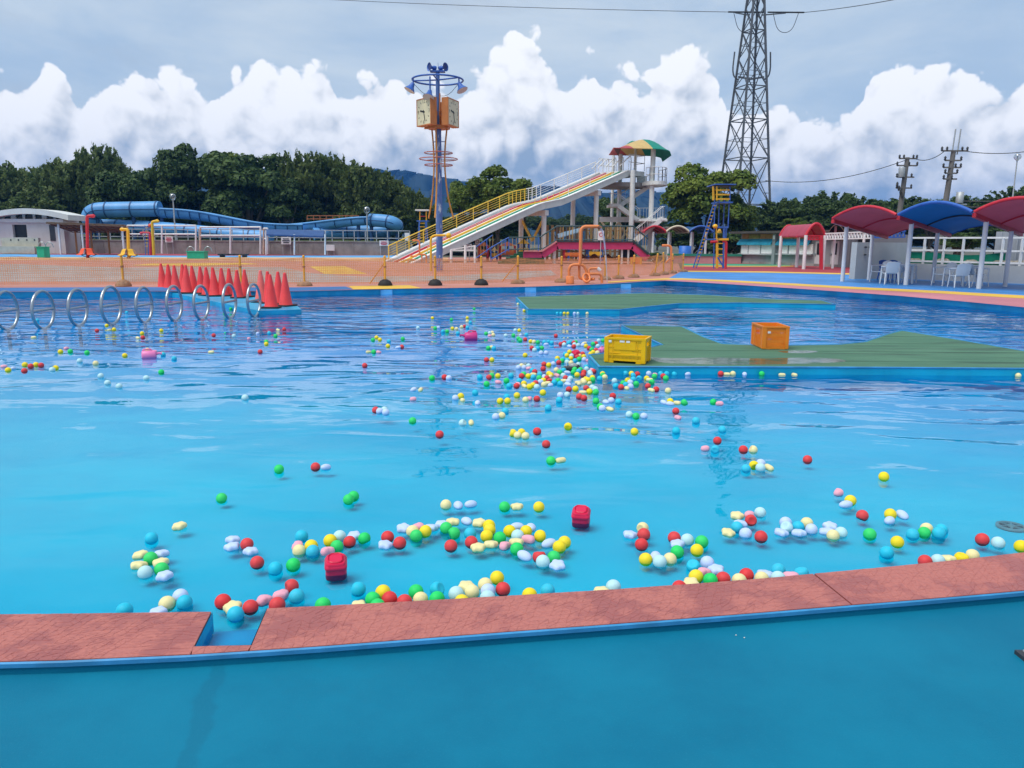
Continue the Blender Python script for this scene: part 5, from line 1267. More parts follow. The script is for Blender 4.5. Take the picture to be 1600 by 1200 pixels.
# ================================================================== left background
YW=gz(380,397.5,DECK).y       # retaining wall distance
kw=YW/1200; W_=lambda x,y,dy=0: at(x,y,YW+dy)
rw=thing('retaining_wall','long grey concrete retaining wall with a rail fence on top','wall',W_(380,397))
a,c=W_(120,397.5),W_(640,397.5); zt=W_(380,377.5).z
for i in range(12):
    x0=a.x+(c.x-a.x)*i/12; x1=a.x+(c.x-a.x)*(i+1)/12; MB().box(((x0+x1)/2,YW+.4,(DECK+zt)/2),(x1-x0-.03,.8,zt-DECK)).build('wall_panel',CONC,rw)
MB().box(((a.x+c.x)/2,YW+.4,zt+.06),(c.x-a.x+.2,.95,.12)).build('cap',CONC,rw)
zf=W_(380,359).z
for i in range(31):
    x=a.x+(c.x-a.x)*i/30; MB().beam((x,YW+.4,zt+.1),(x,YW+.4,zf),.08).build('fence_post',GALV,rw)
for z in (zf,zt+.15+(zf-zt)*.25): MB().beam((a.x,YW+.4,z),(c.x,YW+.4,z),.08).build('fence_rail',GALV,rw)
# embankment behind, planted
mb=MB(); rows=[]
for j,(dy,z) in enumerate(((.8,zt),(6,zt+.2),(12,zt+.2),(40,zt+1))): rows.append([Vector((a.x-60+(c.x-a.x+70)*i/20,YW+dy,z)) for i in range(21)])
struct('embankment',mb.grid(rows),pm('embankment_grass',(.05,.075,.025),.9,.3,.5,bump=.4))
# blue tube slides
TUBE=pm('slide_blue',(.10,.31,.62),.36,.14,.5,dirt=.25,dirtcol=(.10,.25,.45)); TUBED=pm('slide_blue_dark',(.02,.075,.20),.5,.15,1)
def flume(name,label,path,r,closed=True,ring=3,open_=False):
    P=smooth([W_(x,y,dy) for x,y,dy in path],3); t=thing(name,label,'slide',(P[0].x,P[0].y,zt))
    rad=r if isinstance(r,float) else r
    if not open_:
        MB().tube(P,rad,18).build('tube',TUBE,t)
    else:                                  # open trough with raised side walls
        rows=[]
        for i,p in enumerate(P):
            d=(P[min(i+1,len(P)-1)]-P[max(i-1,0)]); d.z=0; d.normalize(); s_=Vector((-d.y,d.x,0))
            rows.append([p+s_*(rad*math.cos(an))+Vector((0,0,rad*math.sin(an)+ (rad*.15 if abs(math.cos(an))>.9 else 0))) for an in [math.pi*1.0+math.pi*j/12 for j in range(13)]])
        MB().grid(rows,True,.12).build('trough',TUBE,t)
        for q in (0,-1): MB().tube([r_[q] for r_ in rows],.13,6).build('lip',TUBE,t)
    step=max(4,len(P)//max(1,ring))
    for i in range(step//2,len(P)-1,step):
        d=(P[i+1]-P[i]).normalized()
        if not open_: MB().tube([P[i]-d*.07,P[i]+d*.07],[rad*1.06,rad*1.06],18).build('flange',TUBED,t)
        else: 
            d2=d.copy(); d2.z=0; d2.normalize(); s_=Vector((-d2.y,d2.x,0)); MB().tube([P[i]+s_*(rad*1.1*math.cos(an))+Vector((0,0,rad*1.1*math.sin(an))) for an in [math.pi+math.pi*j/10 for j in range(11)]],.06,6).build('flange',TUBED,t)
    # seam line along the side facing the pool
    if not open_: MB().tube([p+Vector((0,-rad*1.0,-rad*.05)) for p in P],.05,5).build('seam',TUBED,t)
    n=max(2,len(P)//12)
    for i in range(3,len(P)-2,max(6,len(P)//n)):
        p=P[i]; MB().cyl((p.x,p.y,zt),(p.x,p.y,p.z-rad*.8),.22,n=8).build('support',TUBED,t)
    return t
rT=kw*12.5
flume('tube_slide','wide blue closed tube slide bending round at its left end',[(150,352,7),(140,346,6),(140,335,6),(150,328.5,6),(175,327.5,6),(250,326.5,6)],rT,ring=7)
flume('flume_slide','long blue open flume descending from the tube bend',[(248,328,6.2),(290,330,6.3),(320,334,6.5),(350,340,6.6),(400,350,6.8),(440,353,7),(475,353,7.2)],kw*11,ring=13,open_=True)
flume('flume_slide','lower blue tube running level just behind the wall fence',[(150,352,8),(180,353,7.5),(235,355,6),(290,360,5),(340,365,4.5),(390,369,4.2),(425,371,4)],kw*10.5,ring=7)
flume('flume_slide','blue open flume rising towards the round right-hand bend',[(440,354,9),(480,351,8),(520,346,7),(555,342,6.5),(582,341,6)],kw*9.5,ring=6,open_=True)
flume('tube_slide','blue closed tube slide curling back on itself at the right',[(578,344,6),(600,345,5.6),(615,348,5.3),(622,354,6),(615,360,7.5),(590,362,8.5),(560,362,8.5),(520,363,8),(490,366,7)],kw*10.5,ring=7)
p0,p1=W_(480,340,9),W_(560,339,9); t=thing('railing_platform','rusty orange railing platform behind the blue flumes','platform',(p0.x,p0.y,zt))
MB().beam(p0+Vector((0,0,-1)),p1+Vector((0,0,-1)),1.2,.15).build('deck',GALV,t)
for y in (337,342): MB().beam(W_(480,y,9),W_(560,y,9),.1).build('rail',pm('rust_orange',(.35,.12,.05)),t)
for i in range(9): x=480+10*i; MB().beam(W_(x,344,9),W_(x,336.5,9),.09).build('post',MATS['rust_orange'],t)
# globe lamps
def lamp(px,py,pb,Y,label,r=None,glass=True):
    p=at(px,py,Y); k_=Y/1200; t=thing('globe_lamp',label,'lamp',(p.x,p.y,DECK)); r=r or k_*5
    m=bpy.data.materials.get('lamp_globe')
    if not m:
        m=bpy.data.materials.new('lamp_globe'); m.use_nodes=True; w=NT(m.node_tree); fr=w.n('ShaderNodeLayerWeight',{'Blend':.35}).outputs[1]
        tr=w.n('ShaderNodeBsdfTransparent',{'Color':(.82,.85,.87)}); gl=w.n('ShaderNodeBsdfGlossy',{'Roughness':.05}); mx=w.n('ShaderNodeMixShader',{0:w.m('MULTIPLY_ADD',fr,.7,.12),1:tr.outputs[0],2:gl.outputs[0]}); o=w.n('ShaderNodeOutputMaterial'); w.t.links.new(mx.outputs[0],o.inputs[0])
    MB().cyl((p.x,p.y,DECK),(p.x,p.y,p.z-r),k_*1.3,k_*.9,10).build('pole',GALV,t); MB().sphere(p,r,20,12).build('globe',m,t)
    MB().lathe([(r*.35,-r*1.1),(r*.45,-r*.8),(r*.15,-r*.75),(r*.12,-r*.1),(r*.3,r*.1),(.001,r*.25)],p,12).build('fitting',GALV,t); MB().lathe([(r*.75,r*.55),(r*.4,r*.85),(.001,r*.98)],p,14).build('cap',GALV,t)
lamp(270,307.5,380,YW+3,'globe lamp post standing before the dark trees by the blue slides')
lamp(573,328,350,YW+5,'globe lamp just above the right-hand blue slide bend')
lamp(1167,325,395,88,'globe lamp post in front of the lattice pylon foot')
lamp(1590,245,330,42,'tall globe lamp post beyond the red wave canopy')
# white pipe frames
def frame(label,posts,ytop,ymid,yb,Y,name='pipe_frame'):
    Q=lambda x,y,dy=0: at(x,y,Y+dy); t=thing(name,label,'pipe frame',Q(posts[0],yb))
    xs=posts
    for dy in (0,1.6):
        for i,x in enumerate(xs): MB().cyl(Q(x,yb,dy),Q(x,ytop,dy),.10,n=8).build('post',WHITE if i%3 else pm('rusty_white',(.55,.38,.28),.6,.2,3),t)
        for y in (ytop,ymid): MB().cyl(Q(xs[0],y,dy),Q(xs[-1],y,dy),.09,n=8).build('rail',WHITE,t)
    for x in (xs[0],xs[-1]): MB().cyl(Q(x,ytop),Q(x,ytop,1.6),.08,n=8).build('tie',WHITE,t)
frame('left white pipe shower frame before the retaining wall',[199,253,306],352.5,366,396,YW-3)
frame('right white pipe shower frame before the retaining wall',[313,360,407],355,368,397,YW-3)
frame('narrow rusty pipe frame between the white frame and the blue shelter',[412,418],357,373,397,YW-3)
# blue roofed shelter
t=thing('shelter','small blue flat-roofed shelter on thin white posts','shelter',W_(462,398,-3)); Q=lambda x,y,dy=0: W_(x,y,dy-3)
MB().add([Q(416,358),Q(507,360),Q(505,369,-2.5),Q(416,366,-2.5)]+[p+Vector((0,0,-.15)) for p in (Q(416,358),Q(507,360),Q(505,369,-2.5),Q(416,366,-2.5))],[(0,1,2,3),(7,6,5,4),(0,4,5,1),(1,5,6,2),(2,6,7,3),(3,7,4,0)]).build('roof',pm('shelter_blue',(.03,.08,.22)),t)
for x in (416,460,508):
    for dy in (0,-2.3): MB().cyl(Q(x,398,dy),Q(x,360 if dy==0 else 366,dy),.09,n=8).build('post',WHITE,t)
# signs on fence
for px,py,w,h,lb,tx in ((264,374,12,9,'white notice with red lettering block beside the white frame',1),(447,376,15,11,'white pictogram notice on the wall fence',0),(516,387,13,9,'plain white board leaning on the retaining wall',2),(600,380,14,8,'white notice with red marks on the fence right of the slides',1),(636,370,7,12,'tall blank white board left of the slide foot',2)):
    p=W_(px,py,-.3); t=thing('sign_board',lb,'sign',p); MB().box(p,(w*kw,.06,h*kw)).build('board',WHITE,t)
    if tx<2:
        for j in range(3): MB().box(p+Vector((0,-.05,h*kw*(.25-.25*j))),(w*kw*(.6 if j!=1 else .75),.03,h*kw*.12)).build('print_line',RED if tx else DARK,t)
    for s_ in (-1,1): MB().beam((p.x+s_*w*kw*.4,p.y+.1,DECK),(p.x+s_*w*kw*.4,p.y+.1,p.z),.05).build('post',GALV,t)
# lattice-roofed shelter
Q=lambda x,y,dy=0: W_(x,y,dy-6)
t=thing('shade_shelter','lean-to shade shelter with tan reed roof on pipe posts','shelter',Q(130,396))
A,Bp,Cp,Dp=Q(72,346.5,-2),Q(196,351,-2),Q(200,361.5,3),Q(112,360.5,3)
def bl(u,v): return A*(1-u)*(1-v)+Bp*u*(1-v)+Cp*u*v+Dp*(1-u)*v
MB().grid([[bl(i/10,j/6) for i in range(11)] for j in range(7)],False,.05).build('reed_roof',pm('reed_tan',(.30,.22,.14),.8,.25,6,trans=.35),t)
for i in range(11): MB().beam(bl(i/10,0)+Vector((0,0,-.1)),bl(i/10,1)+Vector((0,0,-.1)),.08).build('rafter',pm('rafter_brown',(.16,.10,.06)),t)
for j in range(4): MB().beam(bl(0,j/3)+Vector((0,0,-.15)),bl(1,j/3)+Vector((0,0,-.15)),.09).build('purlin',MATS['rafter_brown'],t)
for u,v in ((.12,.1),(.42,.1),(.95,.1),(.08,.95),(.35,.95),(.65,.95),(.97,.95)):
    p=bl(u,v); MB().cyl((p.x,p.y,DECK),p,.10,n=8).build('post',WHITE if v<.5 else pm('ochre_post',(.45,.25,.10)),t)
# white building with arched roof
YB=YW-4; kq=YB/1200; Q=lambda x,y,dy=0: at(x,y,YB+dy)
t=thing('white_building','low white building with a shallow arched roof and dark clerestory','building',Q(40,392))
BW=pm('building_white',(.62,.64,.63),.7,.06,.6,dirt=.4,dirtcol=(.32,.31,.28))
zE=Q(50,342).z; xr=Q(99,350).x; xl=Q(-90,350).x; yf=YB
dX0,dX1=Q(19,352).x,Q(41,352).x; dz0,dz1=Q(30,371).z,Q(30,351).z
for x0,x1,z0,z1 in ((xl,dX0,DECK,zE),(dX1,xr,DECK,zE),(dX0,dX1,DECK,dz0),(dX0,dX1,dz1,zE)): MB().box(((x0+x1)/2,yf+.2,(z0+z1)/2),(x1-x0,.4,z1-z0)).build('wall',BW,t)
MB().box((xr-.2,yf+1.7,(DECK+zE)/2),(.4,2.6,zE-DECK)).build('wall',BW,t)
MB().box(((dX0+dX1)/2,yf+.38,(dz0+dz1)/2),(dX1-dX0,.06,dz1-dz0)).build('window_pane',pm('dark_glass',(.03,.035,.04),.12),t)
MB().box(((dX0+dX1)/2,yf-.02,dz0-.06),(dX1-dX0+.3,.3,.12)).build('sill',BW,t)
MB().box(((xl+xr)/2,yf-.1,zE-.2),(xr-xl+.4,.5,.35)).build('cornice',BW,t)
z=Q(95,362).z; MB().box((Q(82,362).x,yf-.03,Q(80,364).z),(kq*8,.05,kq*24)).build('lattice_window',pm('dark_lattice',(.05,.06,.07)),t)
rows=[]; rows2=[]
for i in range(25):
    u=i/24; px=-90+u*196; py=338-12.5*math.sin(math.pi*min(max((px+40)/155,0),1)) if px>-40 else 338; p=Q(px,py,-1.0)
    rows.append(p)
MB().grid([rows,[p+Vector((0,3.5,0)) for p in rows]],True,.55).build('roof',BW,t)
MB().strip([(p.x,yf+.35,zE) for p in rows[:-2]],[(p.x,yf+.35,p.z-.5) for p in rows[:-2]]).build('clerestory_glass',MATS['dark_glass'],t)
for i in range(0,23): 
    if i%2==0: p=rows[i]; MB().beam((p.x,yf+.25,zE),(p.x,yf+.25,max(p.z-.5,zE+.05)),.25 if i%6 else .5,.15).build('mullion',BW,t)
t=thing('bench_wall','low cream bench wall with round holes before the white building','wall',Q(35,389,-3)); x0,x1=Q(4,380,-3).x,Q(62,380,-3).x; z0,z1=Q(30,384,-3).z,Q(30,371.5,-3).z
MB().box(((x0+x1)/2,YB-3,(DECK+z1)/2),(x1-x0,.4,z1-DECK)).build('back',pm('cream_concrete',(.45,.43,.35),.8,.1),t); MB().box(((x0+x1)/2,YB-3.5,(DECK+z0)/2),(x1-x0,.9,z0-DECK-.1)).build('seat',MATS['cream_concrete'],t)
for px in (17,29,42,54): MB().cyl(Q(px,375,-3.23),Q(px,375,-3.2),kq*1.2,n=10).build('hole',DARK,t)
mb=MB(); mb.poly([Q(x,y,-4.2) for x,y in ((-60,395),(40,396),(48,388),(-60,386))]) if False else None
P=[gz(x,y,DECK+.02) for x,y in ((-80,394.5),(42,394.8),(52,389.5),(-80,388.5))]; mb=MB(); mb.poly(P); struct('deck_ochre_patch',mb,YELD)
rows=[]
for j in range(6):
    rows.append([gz(42+i*3.2,394.6-j*.9,DECK)+Vector((0,0,.03+.9*math.sin(math.pi*i/8)*math.sin(math.pi*j/7))) for i in range(9)])
tag(MB().grid(rows).build('grass_mound',pm('mound_grass',(.07,.10,.03),.9,.3,2),None,tuple(rows[0][0])),'small grassy mound beside the white building','mound')
# kids' slides (green with chrome hoops)
GSL=pm('green_plastic',(.02,.38,.24),.4,.1)
def kid_slide(px,yb,w,h,lb):
    b=gz(px,yb,DECK); Y=b.y; k_=Y/1200; t=thing('pool_steps',lb,'steps',b)
    MB().box((b.x,b.y+.4,DECK+h*k_/2),(w*k_,.8,h*k_)).build('body',GSL,t)
    MB().box((b.x,b.y+.4,DECK+h*k_+.03),(w*k_+.12,.92,.06)).build('top_lip',GSL,t)
    for s_ in (-1,1):
        c=Vector((b.x+s_*w*k_*.52,b.y+.8,DECK+h*k_)); MB().tube([c+Vector((k_*6*math.cos(a),0,k_*8*math.sin(a))) for a in [math.pi*i/12 for i in range(13)]]+[c+Vector((-k_*6,0,-h*k_+.02))],k_*.7,8).build('hoop',STEEL,t)
kid_slide(64,403,11,16,'tall green pool step box with chrome hoop rails'); kid_slide(306,405,26,11,'wide green pool step box with chrome hoop rails')
b=gz(365,402,DECK); t=thing('floor_grate','dark slatted bench top lying on the far blue deck','grate',b)
for i in range(5): MB().box((b.x-1.0+i*.5,b.y,DECK+.25),(.42,1.2,.12)).build('slat',DARK,t)
for s_ in (-1,1): MB().box((b.x+s_*1.0,b.y,DECK+.1),(.1,1.1,.2)).build('foot',DARK,t)
# small lifeguard tower behind the slide
def ladder(par,a,b_,w,mat,rm,n,side=Vector((1,0,0))):
    a,b_=Vector(a),Vector(b_)
    for s_ in (-1,1): MB().beam(a+side*(s_*w/2),b_+side*(s_*w/2),.055).build('ladder_rail',mat,par)
    for i in range(n): p=a+(b_-a)*((i+.5)/n); MB().beam(p-side*(w/2),p+side*(w/2),.05).build('rung',rm,par)
Y=gz(660,404,DECK).y+6; Q=lambda x,y,dy=0: at(x,y,Y+dy); t=thing('lifeguard_tower','small blue lifeguard tower behind the racing slide','lifeguard tower',Q(660,402))
for x0,x1 in ((652,655.5),(670,666)):
    for dy in (0,1.5): MB().beam(Q(x0,402,dy),Q(x1,345,dy*.7),.14).build('leg',BLUE,t)
ladder(t,Q(661,402,-.3),Q(660,346,0),.55,BLUE,YEL,10)
MB().box(Q(661,345.5,.6),(1.1,1.3,.12)).build('platform',BLUE,t)
for x in (656,666):
    for dy in (0,1.2): MB().beam(Q(x,345,dy),Q(x,330,dy),.09).build('post',YEL,t)
MB().box(Q(661,328.8,.6),(kw*24*.75,2.0,.12)).build('roof',GREYW,t); MB().beam(Q(655.5,338),Q(666.5,338),.07).build('rail',RED,t)

# ================================================================== right side
# lifeguard tower with two ladders
Y=gz(1110,420,DECK).y; k_=Y/1200; Q=lambda x,y,dy=0: at(x,y,Y+dy)
t=thing('lifeguard_tower','tall blue and yellow lifeguard tower with two ladders and red pipe','lifeguard tower',Q(1112,420))
ladder(t,Q(1085.5,418.5),Q(1117.5,318.5),k_*5.5,BLUE,YEL,19,Vector((.95,.3,0)))
for x,dy in ((1116.5,0),(1124,1.1),(1132,1.4),(1139.5,.2)): MB().beam(Q(x-(1.5 if x<1130 else 2),420 if x<1120 else 355,dy),Q(x,312,dy),.055).build('post',BLUE,t)
MB().box(Q(1128,317,.7),(k_*24,1.4,.08)).build('platform',BLUE,t)
for x,dy in ((1114,-.1),(1120,-.1),(1140.5,.1),(1116,1.4),(1140,1.4)): MB().beam(Q(x,313,dy),Q(x,291,dy),.06).build('cabin_post',YEL if x<1125 else BLUE,t)
for y in (311,304,297):
    MB().beam(Q(1120,y,-.1),Q(1140.5,y,.1),.05,.09).build('cabin_rail',YEL,t); MB().beam(Q(1116,y,1.4),Q(1140,y,1.4),.05).build('cabin_rail',YEL,t)
rf=MB(); rf.box(Q(1127,289.8,.7),(k_*32,1.9,.06)); rf.build('roof',BLUE,t); MB().box(Q(1127,291.2,.7),(k_*28,1.7,.06)).build('roof_frame',DARK,t)
MB().beam(Q(1119.5,420),Q(1119.5,353),k_*1.7).build('lower_post',YEL,t)
MB().beam(Q(1131,356),Q(1130,419),.09).build('lower_post',BLUE,t); MB().beam(Q(1135,356,1.2),Q(1130,420,1.2),.09).build('lower_post',BLUE,t)
ladder(t,Q(1126.5,419),Q(1126.5,376),k_*10,YEL,YEL,5)
MB().box(Q(1126.5,374,.6),(k_*14,1.4,.12)).build('lower_platform',YEL,t); MB().beam(Q(1117,355),Q(1138,355),.1).build('brace',BLUE,t)
MB().beam(Q(1121,402),Q(1131,418),.08).build('brace',BLUE,t); MB().beam(Q(1102,374),Q(1119,374),.08).build('brace',BLUE,t)
MB().tube(bend([Q(1133.5,420),Q(1135,377.5),Q(1129,377)],.15),k_*2.0,12).build('red_pipe',RED,t); MB().cyl(Q(1110,378),Q(1121,377.5),k_*2.0,n=12).build('red_pipe',RED,t)
MB().sphere(Q(1117.5,353.5,-.2),k_*3.2,14,10,(1.25,1,1)).build('yellow_spout',YEL,t); MB().lathe([(k_*3.5,0),(k_*3.2,k_*3),(k_*1.2,k_*6),(.001,k_*6.4)],Q(1124,364,.3),10).build('yellow_cone',YEL,t)
# small arched canopies row + pink planter wall
Yc=gz(1100,412,DECK).y+6; kc=Yc/1200; Q=lambda x,y,dy=0: at(x,y,Yc+dy)
pw=thing('planter_wall','low pink wall with a green cap below the small arched canopies','wall',Q(1110,412,-6)); yw=gz(1110,411.5,DECK).y+.2
a,c=at(1045,405,yw),at(1158,405,yw); zt2=at(1110,400.5,yw).z
MB().box(((a.x+c.x)/2,yw+.2,(DECK+zt2)/2),(c.x-a.x,.4,zt2-DECK)).build('wall',pm('wall_pink',(.58,.30,.30),.7,.08,.8,dirt=.3),pw); MB().box(((a.x+c.x)/2,yw+.2,zt2+.09),(c.x-a.x+.1,.55,.18)).build('cap',pm('cap_green',(.03,.22,.15)),pw)
def barrel(name,label,x0,x1,ye,yp,Y,dep,mat,rimmat,posts,slope=0,thick=.06,group=None):
    k=Y/1200; A,C=at(x0,ye,Y),at(x1,ye,Y); t=thing(name,label,'canopy',((A.x+C.x)/2,Y,DECK),group); rise=(ye-yp)*k; rows=[]
    for j in range(7):
        v=j/6; rows.append([Vector((A.x+(C.x-A.x)*i/16,Y+dep*v,A.z-slope*v+rise*math.sin(math.pi*i/16)**.85)) for i in range(17)])
    MB().grid(rows,True,thick).build('roof',mat,t); MB().tube(rows[0],.09,6).build('rim',rimmat,t); MB().tube(rows[-1],.07,6).build('rim',rimmat,t)
    for j in (2,4): MB().tube([p+Vector((0,0,-thick-.04)) for p in rows[j]],.05,6).build('rib',rimmat,t)
    for u,dy in posts:
        x=A.x+(C.x-A.x)*u; MB().cyl((x,Y+dy,DECK),(x,Y+dy,A.z),.10,n=10).build('post',WHITE,t)
    for u in (0,1): MB().beam((A.x+(C.x-A.x)*u+(.06 if u==0 else -.06),Y,A.z-.05),(A.x+(C.x-A.x)*u+(.06 if u==0 else -.06),Y+dep,A.z-slope-.05),.1).build('eave_beam',rimmat,t)
    return t
CR_=pm('membrane_red',(.42,.05,.08),.5,.08,1,trans=.3); CB_=pm('membrane_blue',(.03,.13,.30),.5,.08,1,trans=.3); CT_=pm('membrane_tan',(.36,.22,.16),.5,.08,1,trans=.3); CREAM=pm('rim_cream',(.62,.55,.42),.5)
barrel('arch_canopy','small red arched canopy beside the slide tower foot',1006,1041,362,353.5,Yc+2,5,CR_,RED,((.45,.3),(.7,3)))
barrel('arch_canopy','small tan arched canopy between red and blue ones',1041,1077,362,353.5,Yc+2,5,CT_,CREAM,((.14,.3),(.5,3)))
barrel('arch_canopy','small blue arched canopy beside the lifeguard tower',1077,1114,362,353.5,Yc+2,5,CB_,BLUE,((.12,.3),(.75,.3),(.5,3)))
p=Q(1070,399,0); t=thing('water_tank','blue plastic tub under the small tan canopy','tub',(p.x,p.y,DECK)); MB().lathe([(kc*9.5,0),(kc*9.5,zt2+.6),(kc*8.3,zt2+.62),(kc*8.0,Q(1070,388).z),(kc*7.6,Q(1070,388).z+.02),(.001,Q(1070,388).z)],(p.x,p.y,DECK),20).build('tub',pm('tub_blue',(.03,.14,.50),.4),t)
# concession building
bA=gz(1156,411.5,DECK); bC=gz(1342,419,DECK); ux=(bC-bA).normalized(); Lb=(bC-bA).length; nrm=Vector((ux.y,-ux.x,0))     # nrm faces the pool
cb=thing('concession_stand','grey concession building with white shutters and turquoise awnings','building',bA)
def onb(px):     # distance along facade of a pixel column
    d=ray(px,400); A=np.array([[ux.x,-d.x],[ux.y,-d.y]]); t_,s_=np.linalg.solve(A,np.array([-bA.x,-bA.y])); return t_
def zb(px,py): t_=onb(px); p=bA+ux*t_; return zat(px,py,p.y)
def fb(mb,px0,px1,py0,py1,dep=.05,out=0.0,zz=None):
    s0,s1=onb(px0),onb(px1); pm_=(px0+px1)/2; z0,z1=(zb(pm_,py1),zb(pm_,py0)) if zz is None else zz
    c=bA+ux*((s0+s1)/2)+nrm*(out+dep/2); mb.box((c.x,c.y,(z0+z1)/2),(abs(s1-s0),dep,z1-z0),math.atan2(ux.y,ux.x)); return mb
BG=pm('building_grey',(.24,.26,.27),.7,.08,.7,dirt=.3,dirtcol=(.12,.12,.12)); SHUT=pm('shutter_white',(.82,.83,.81),.5,.05,2,dirt=.2)
zR=zb(1210,364.5)
fb(MB(),1156.5,1322,0,0,.3,-.3,(DECK,zR)).build('front_wall',BG,cb)
c=bA+ux*(onb(1322)/2)-nrm*3; MB().box((c.x,c.y,(DECK+zR)/2-.05),(onb(1322)-.02,5.3,zR-DECK-.1),math.atan2(ux.y,ux.x)).build('body',BG,cb)
fb(MB(),1150,1325,0,0,1.6,-.9,(zR,zR+.16)).build('roof',pm('roof_dark',(.07,.065,.06),.8),cb)
fb(MB(),1156,1322,0,0,.06,.0,(DECK,DECK+.18)).build('plinth',CONC,cb)
SG=[pm('sign_ochre',(.28,.16,.05),.6,.3,3),pm('sign_olive',(.20,.20,.06),.6,.3,3)]
for i,(a,c) in enumerate(((1159,1169),(1170,1186),(1187,1209),(1218,1238),(1239,1262))): fb(MB(),a,c,365.5,373,.06).build('fascia_panel',SG[i%2],cb)
AW=pm('awning_turquoise',(.03,.30,.45),.6,.2,2,dirt=.4,dirtcol=(.10,.35,.35))
for a,c in ((1155,1208),(1215,1267)):
    s0,s1=onb(a),onb(c); z1,z0=zb(1200,373.5),zb(1200,380.5); p0=bA+ux*s0; p1=bA+ux*s1
    vs=[p0+Vector((0,0,z1)),p1+Vector((0,0,z1)),p1+nrm*.3+Vector((0,0,z0)),p0+nrm*.3+Vector((0,0,z0))]; vs=[Vector((v.x,v.y,z1 if i<2 else z0)) for i,v in enumerate(vs)]
    MB().add(vs+[v+Vector((0,0,-.12)) for v in vs],[(0,1,2,3),(7,6,5,4),(3,2,6,7),(0,3,7,4),(2,1,5,6),(1,0,4,5)]).build('awning',AW,cb)
for a,c in ((1158.5,1168.5),(1170,1187.5),(1189.5,1208),(1217.5,1230.5),(1233,1255),(1257.5,1270)):
    sh=fb(MB(),a,c,381.5,396.5,.05).build('shutter',SHUT,cb)
    s0,s1=onb(a),onb(c); 
    for i in range(6): 
        z=zb(1210,396.5)+(zb(1210,381.5)-zb(1210,396.5))*(i+.5)/6; fb(MB(),a+.4,c-.4,0,0,.015,.05,(z-.012,z+.012)).build('slat',SHUT,sh)
fb(MB(),1209.5,1214,0,0,.25,.0,(DECK,zR-.02)).build('pillar',BG,cb); fb(MB(),1210.5,1213.5,368,374,.03,.25).build('clock_plate',WHITE,cb)
for a,c in ((1156.5,1209),(1215.5,1271)): fb(MB(),a,c,396.6,398.2,.25).build('counter',GALV,cb)
for a,c in ((1274,1285),(1299,1311)):
    d=fb(MB(),a,c,377,414.5,.06,.0,(DECK+.02,zb(1290,377))).build('door',pm('door_grey',(.50,.52,.52),.5,.05),cb); fb(MB(),a+3,c-3,380,398,.02,.06).build('door_pane',MATS['dark_glass'],d); fb(MB(),a+.8,a+1.6,396,400,.08,.06).build('handle',STEEL,d)
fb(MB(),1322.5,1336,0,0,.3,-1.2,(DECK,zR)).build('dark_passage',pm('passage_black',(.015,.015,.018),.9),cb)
# red barrel porch
Yp=gz(1257,421,DECK).y; 
t=barrel('arch_canopy','narrow red barrel porch with white lattice beam at the stand',1259.5,1289,367.5,350,Yp,4.5,pm('membrane_rose',(.55,.10,.16),.5,.06,trans=.35),RED,((.0,.0),(1.0,.0),(.0,4.2),(1,4.2)))
def truss(par,a,b_,h,mat,n):
    a,b_=Vector(a),Vector(b_); mb=MB()
    for z in (0,-h): MB().beam(a+Vector((0,0,z)),b_+Vector((0,0,z)),.07).build('chord',mat,par)
    for i in range(n):
        p,q_=a+(b_-a)*(i/n),a+(b_-a)*((i+1)/n); m_=(p+q_)/2
        mb.beam(p+Vector((0,0,-h)),m_,.045); mb.beam(m_,q_+Vector((0,0,-h)),.045)
    mb.build('lattice',mat,par)
truss(t,at(1259,368,Yp),at(1289,368.5,Yp),.22,RED,7)
MB().beam(at(1283,368,Yp-.1),Vector((at(1283,421,Yp-.1).x,Yp-.1,DECK)),.16).build('red_post',RED,t)
t=thing('lattice_walkway','white lattice beam and tan arch between the porch and the wave canopies','canopy',gz(1320,424,DECK)); 
truss(t,at(1290,365,Yp-.5),at(1362,362,Yp-6),.32,WHITE,16); truss(t,at(1362,362,Yp-6),at(1415,361,Yp-6),.3,BLUE,9)
rows=[[at(1293+i*2.4,367-17*math.sin(math.pi*i/12)**.8*(1 if True else 0),Yp+1+j*1.5) for i in range(13)] for j in range(4)]; MB().grid(rows,True,.05).build('arch_roof',CT_,t)
for x,y in ((1306,353),(1352,352)): p=at(x,y,Yp+2); MB().cyl((p.x,p.y,DECK),p,.08,n=8).build('post',WHITE,t)
# wave canopies in a row
RowP=[Vector((11.9,33.2,0)),Vector((13.25,30.7,0)),Vector((14.62,28.5,0)),Vector((15.85,26.1,0)),Vector((17.15,23.7,0)),Vector((18.5,21.3,0))]
fp=[gz(1316,440,DECK),gz(1415,445.5,DECK),gz(1529,451.5,DECK)]; rp_=[gz(1357,437.5,DECK),gz(1457,442.5,DECK),gz(1570,448.5,DECK)]
dr=(fp[2]-fp[0])/2; fp=[fp[0]]+fp[1:]+[fp[2]+dr]; rp_=rp_+[rp_[2]+dr]
ax_=(rp_[1]-fp[1]); ax_.z=0; ax_.normalize()
def valley(i,v):   # v 0 front .. 1 back
    base=fp[i]-ax_*1.25; zf=[2.52,2.58,2.60,2.62][i]; return Vector((base.x,base.y,0))+ax_*(5.0*v)+Vector((0,0,zf-.58*v))
KH=bpy.data.materials
lbls=['red wave canopy nearest the concession stand','blue wave canopy between two red ones','red wave canopy over the second set of white chairs']
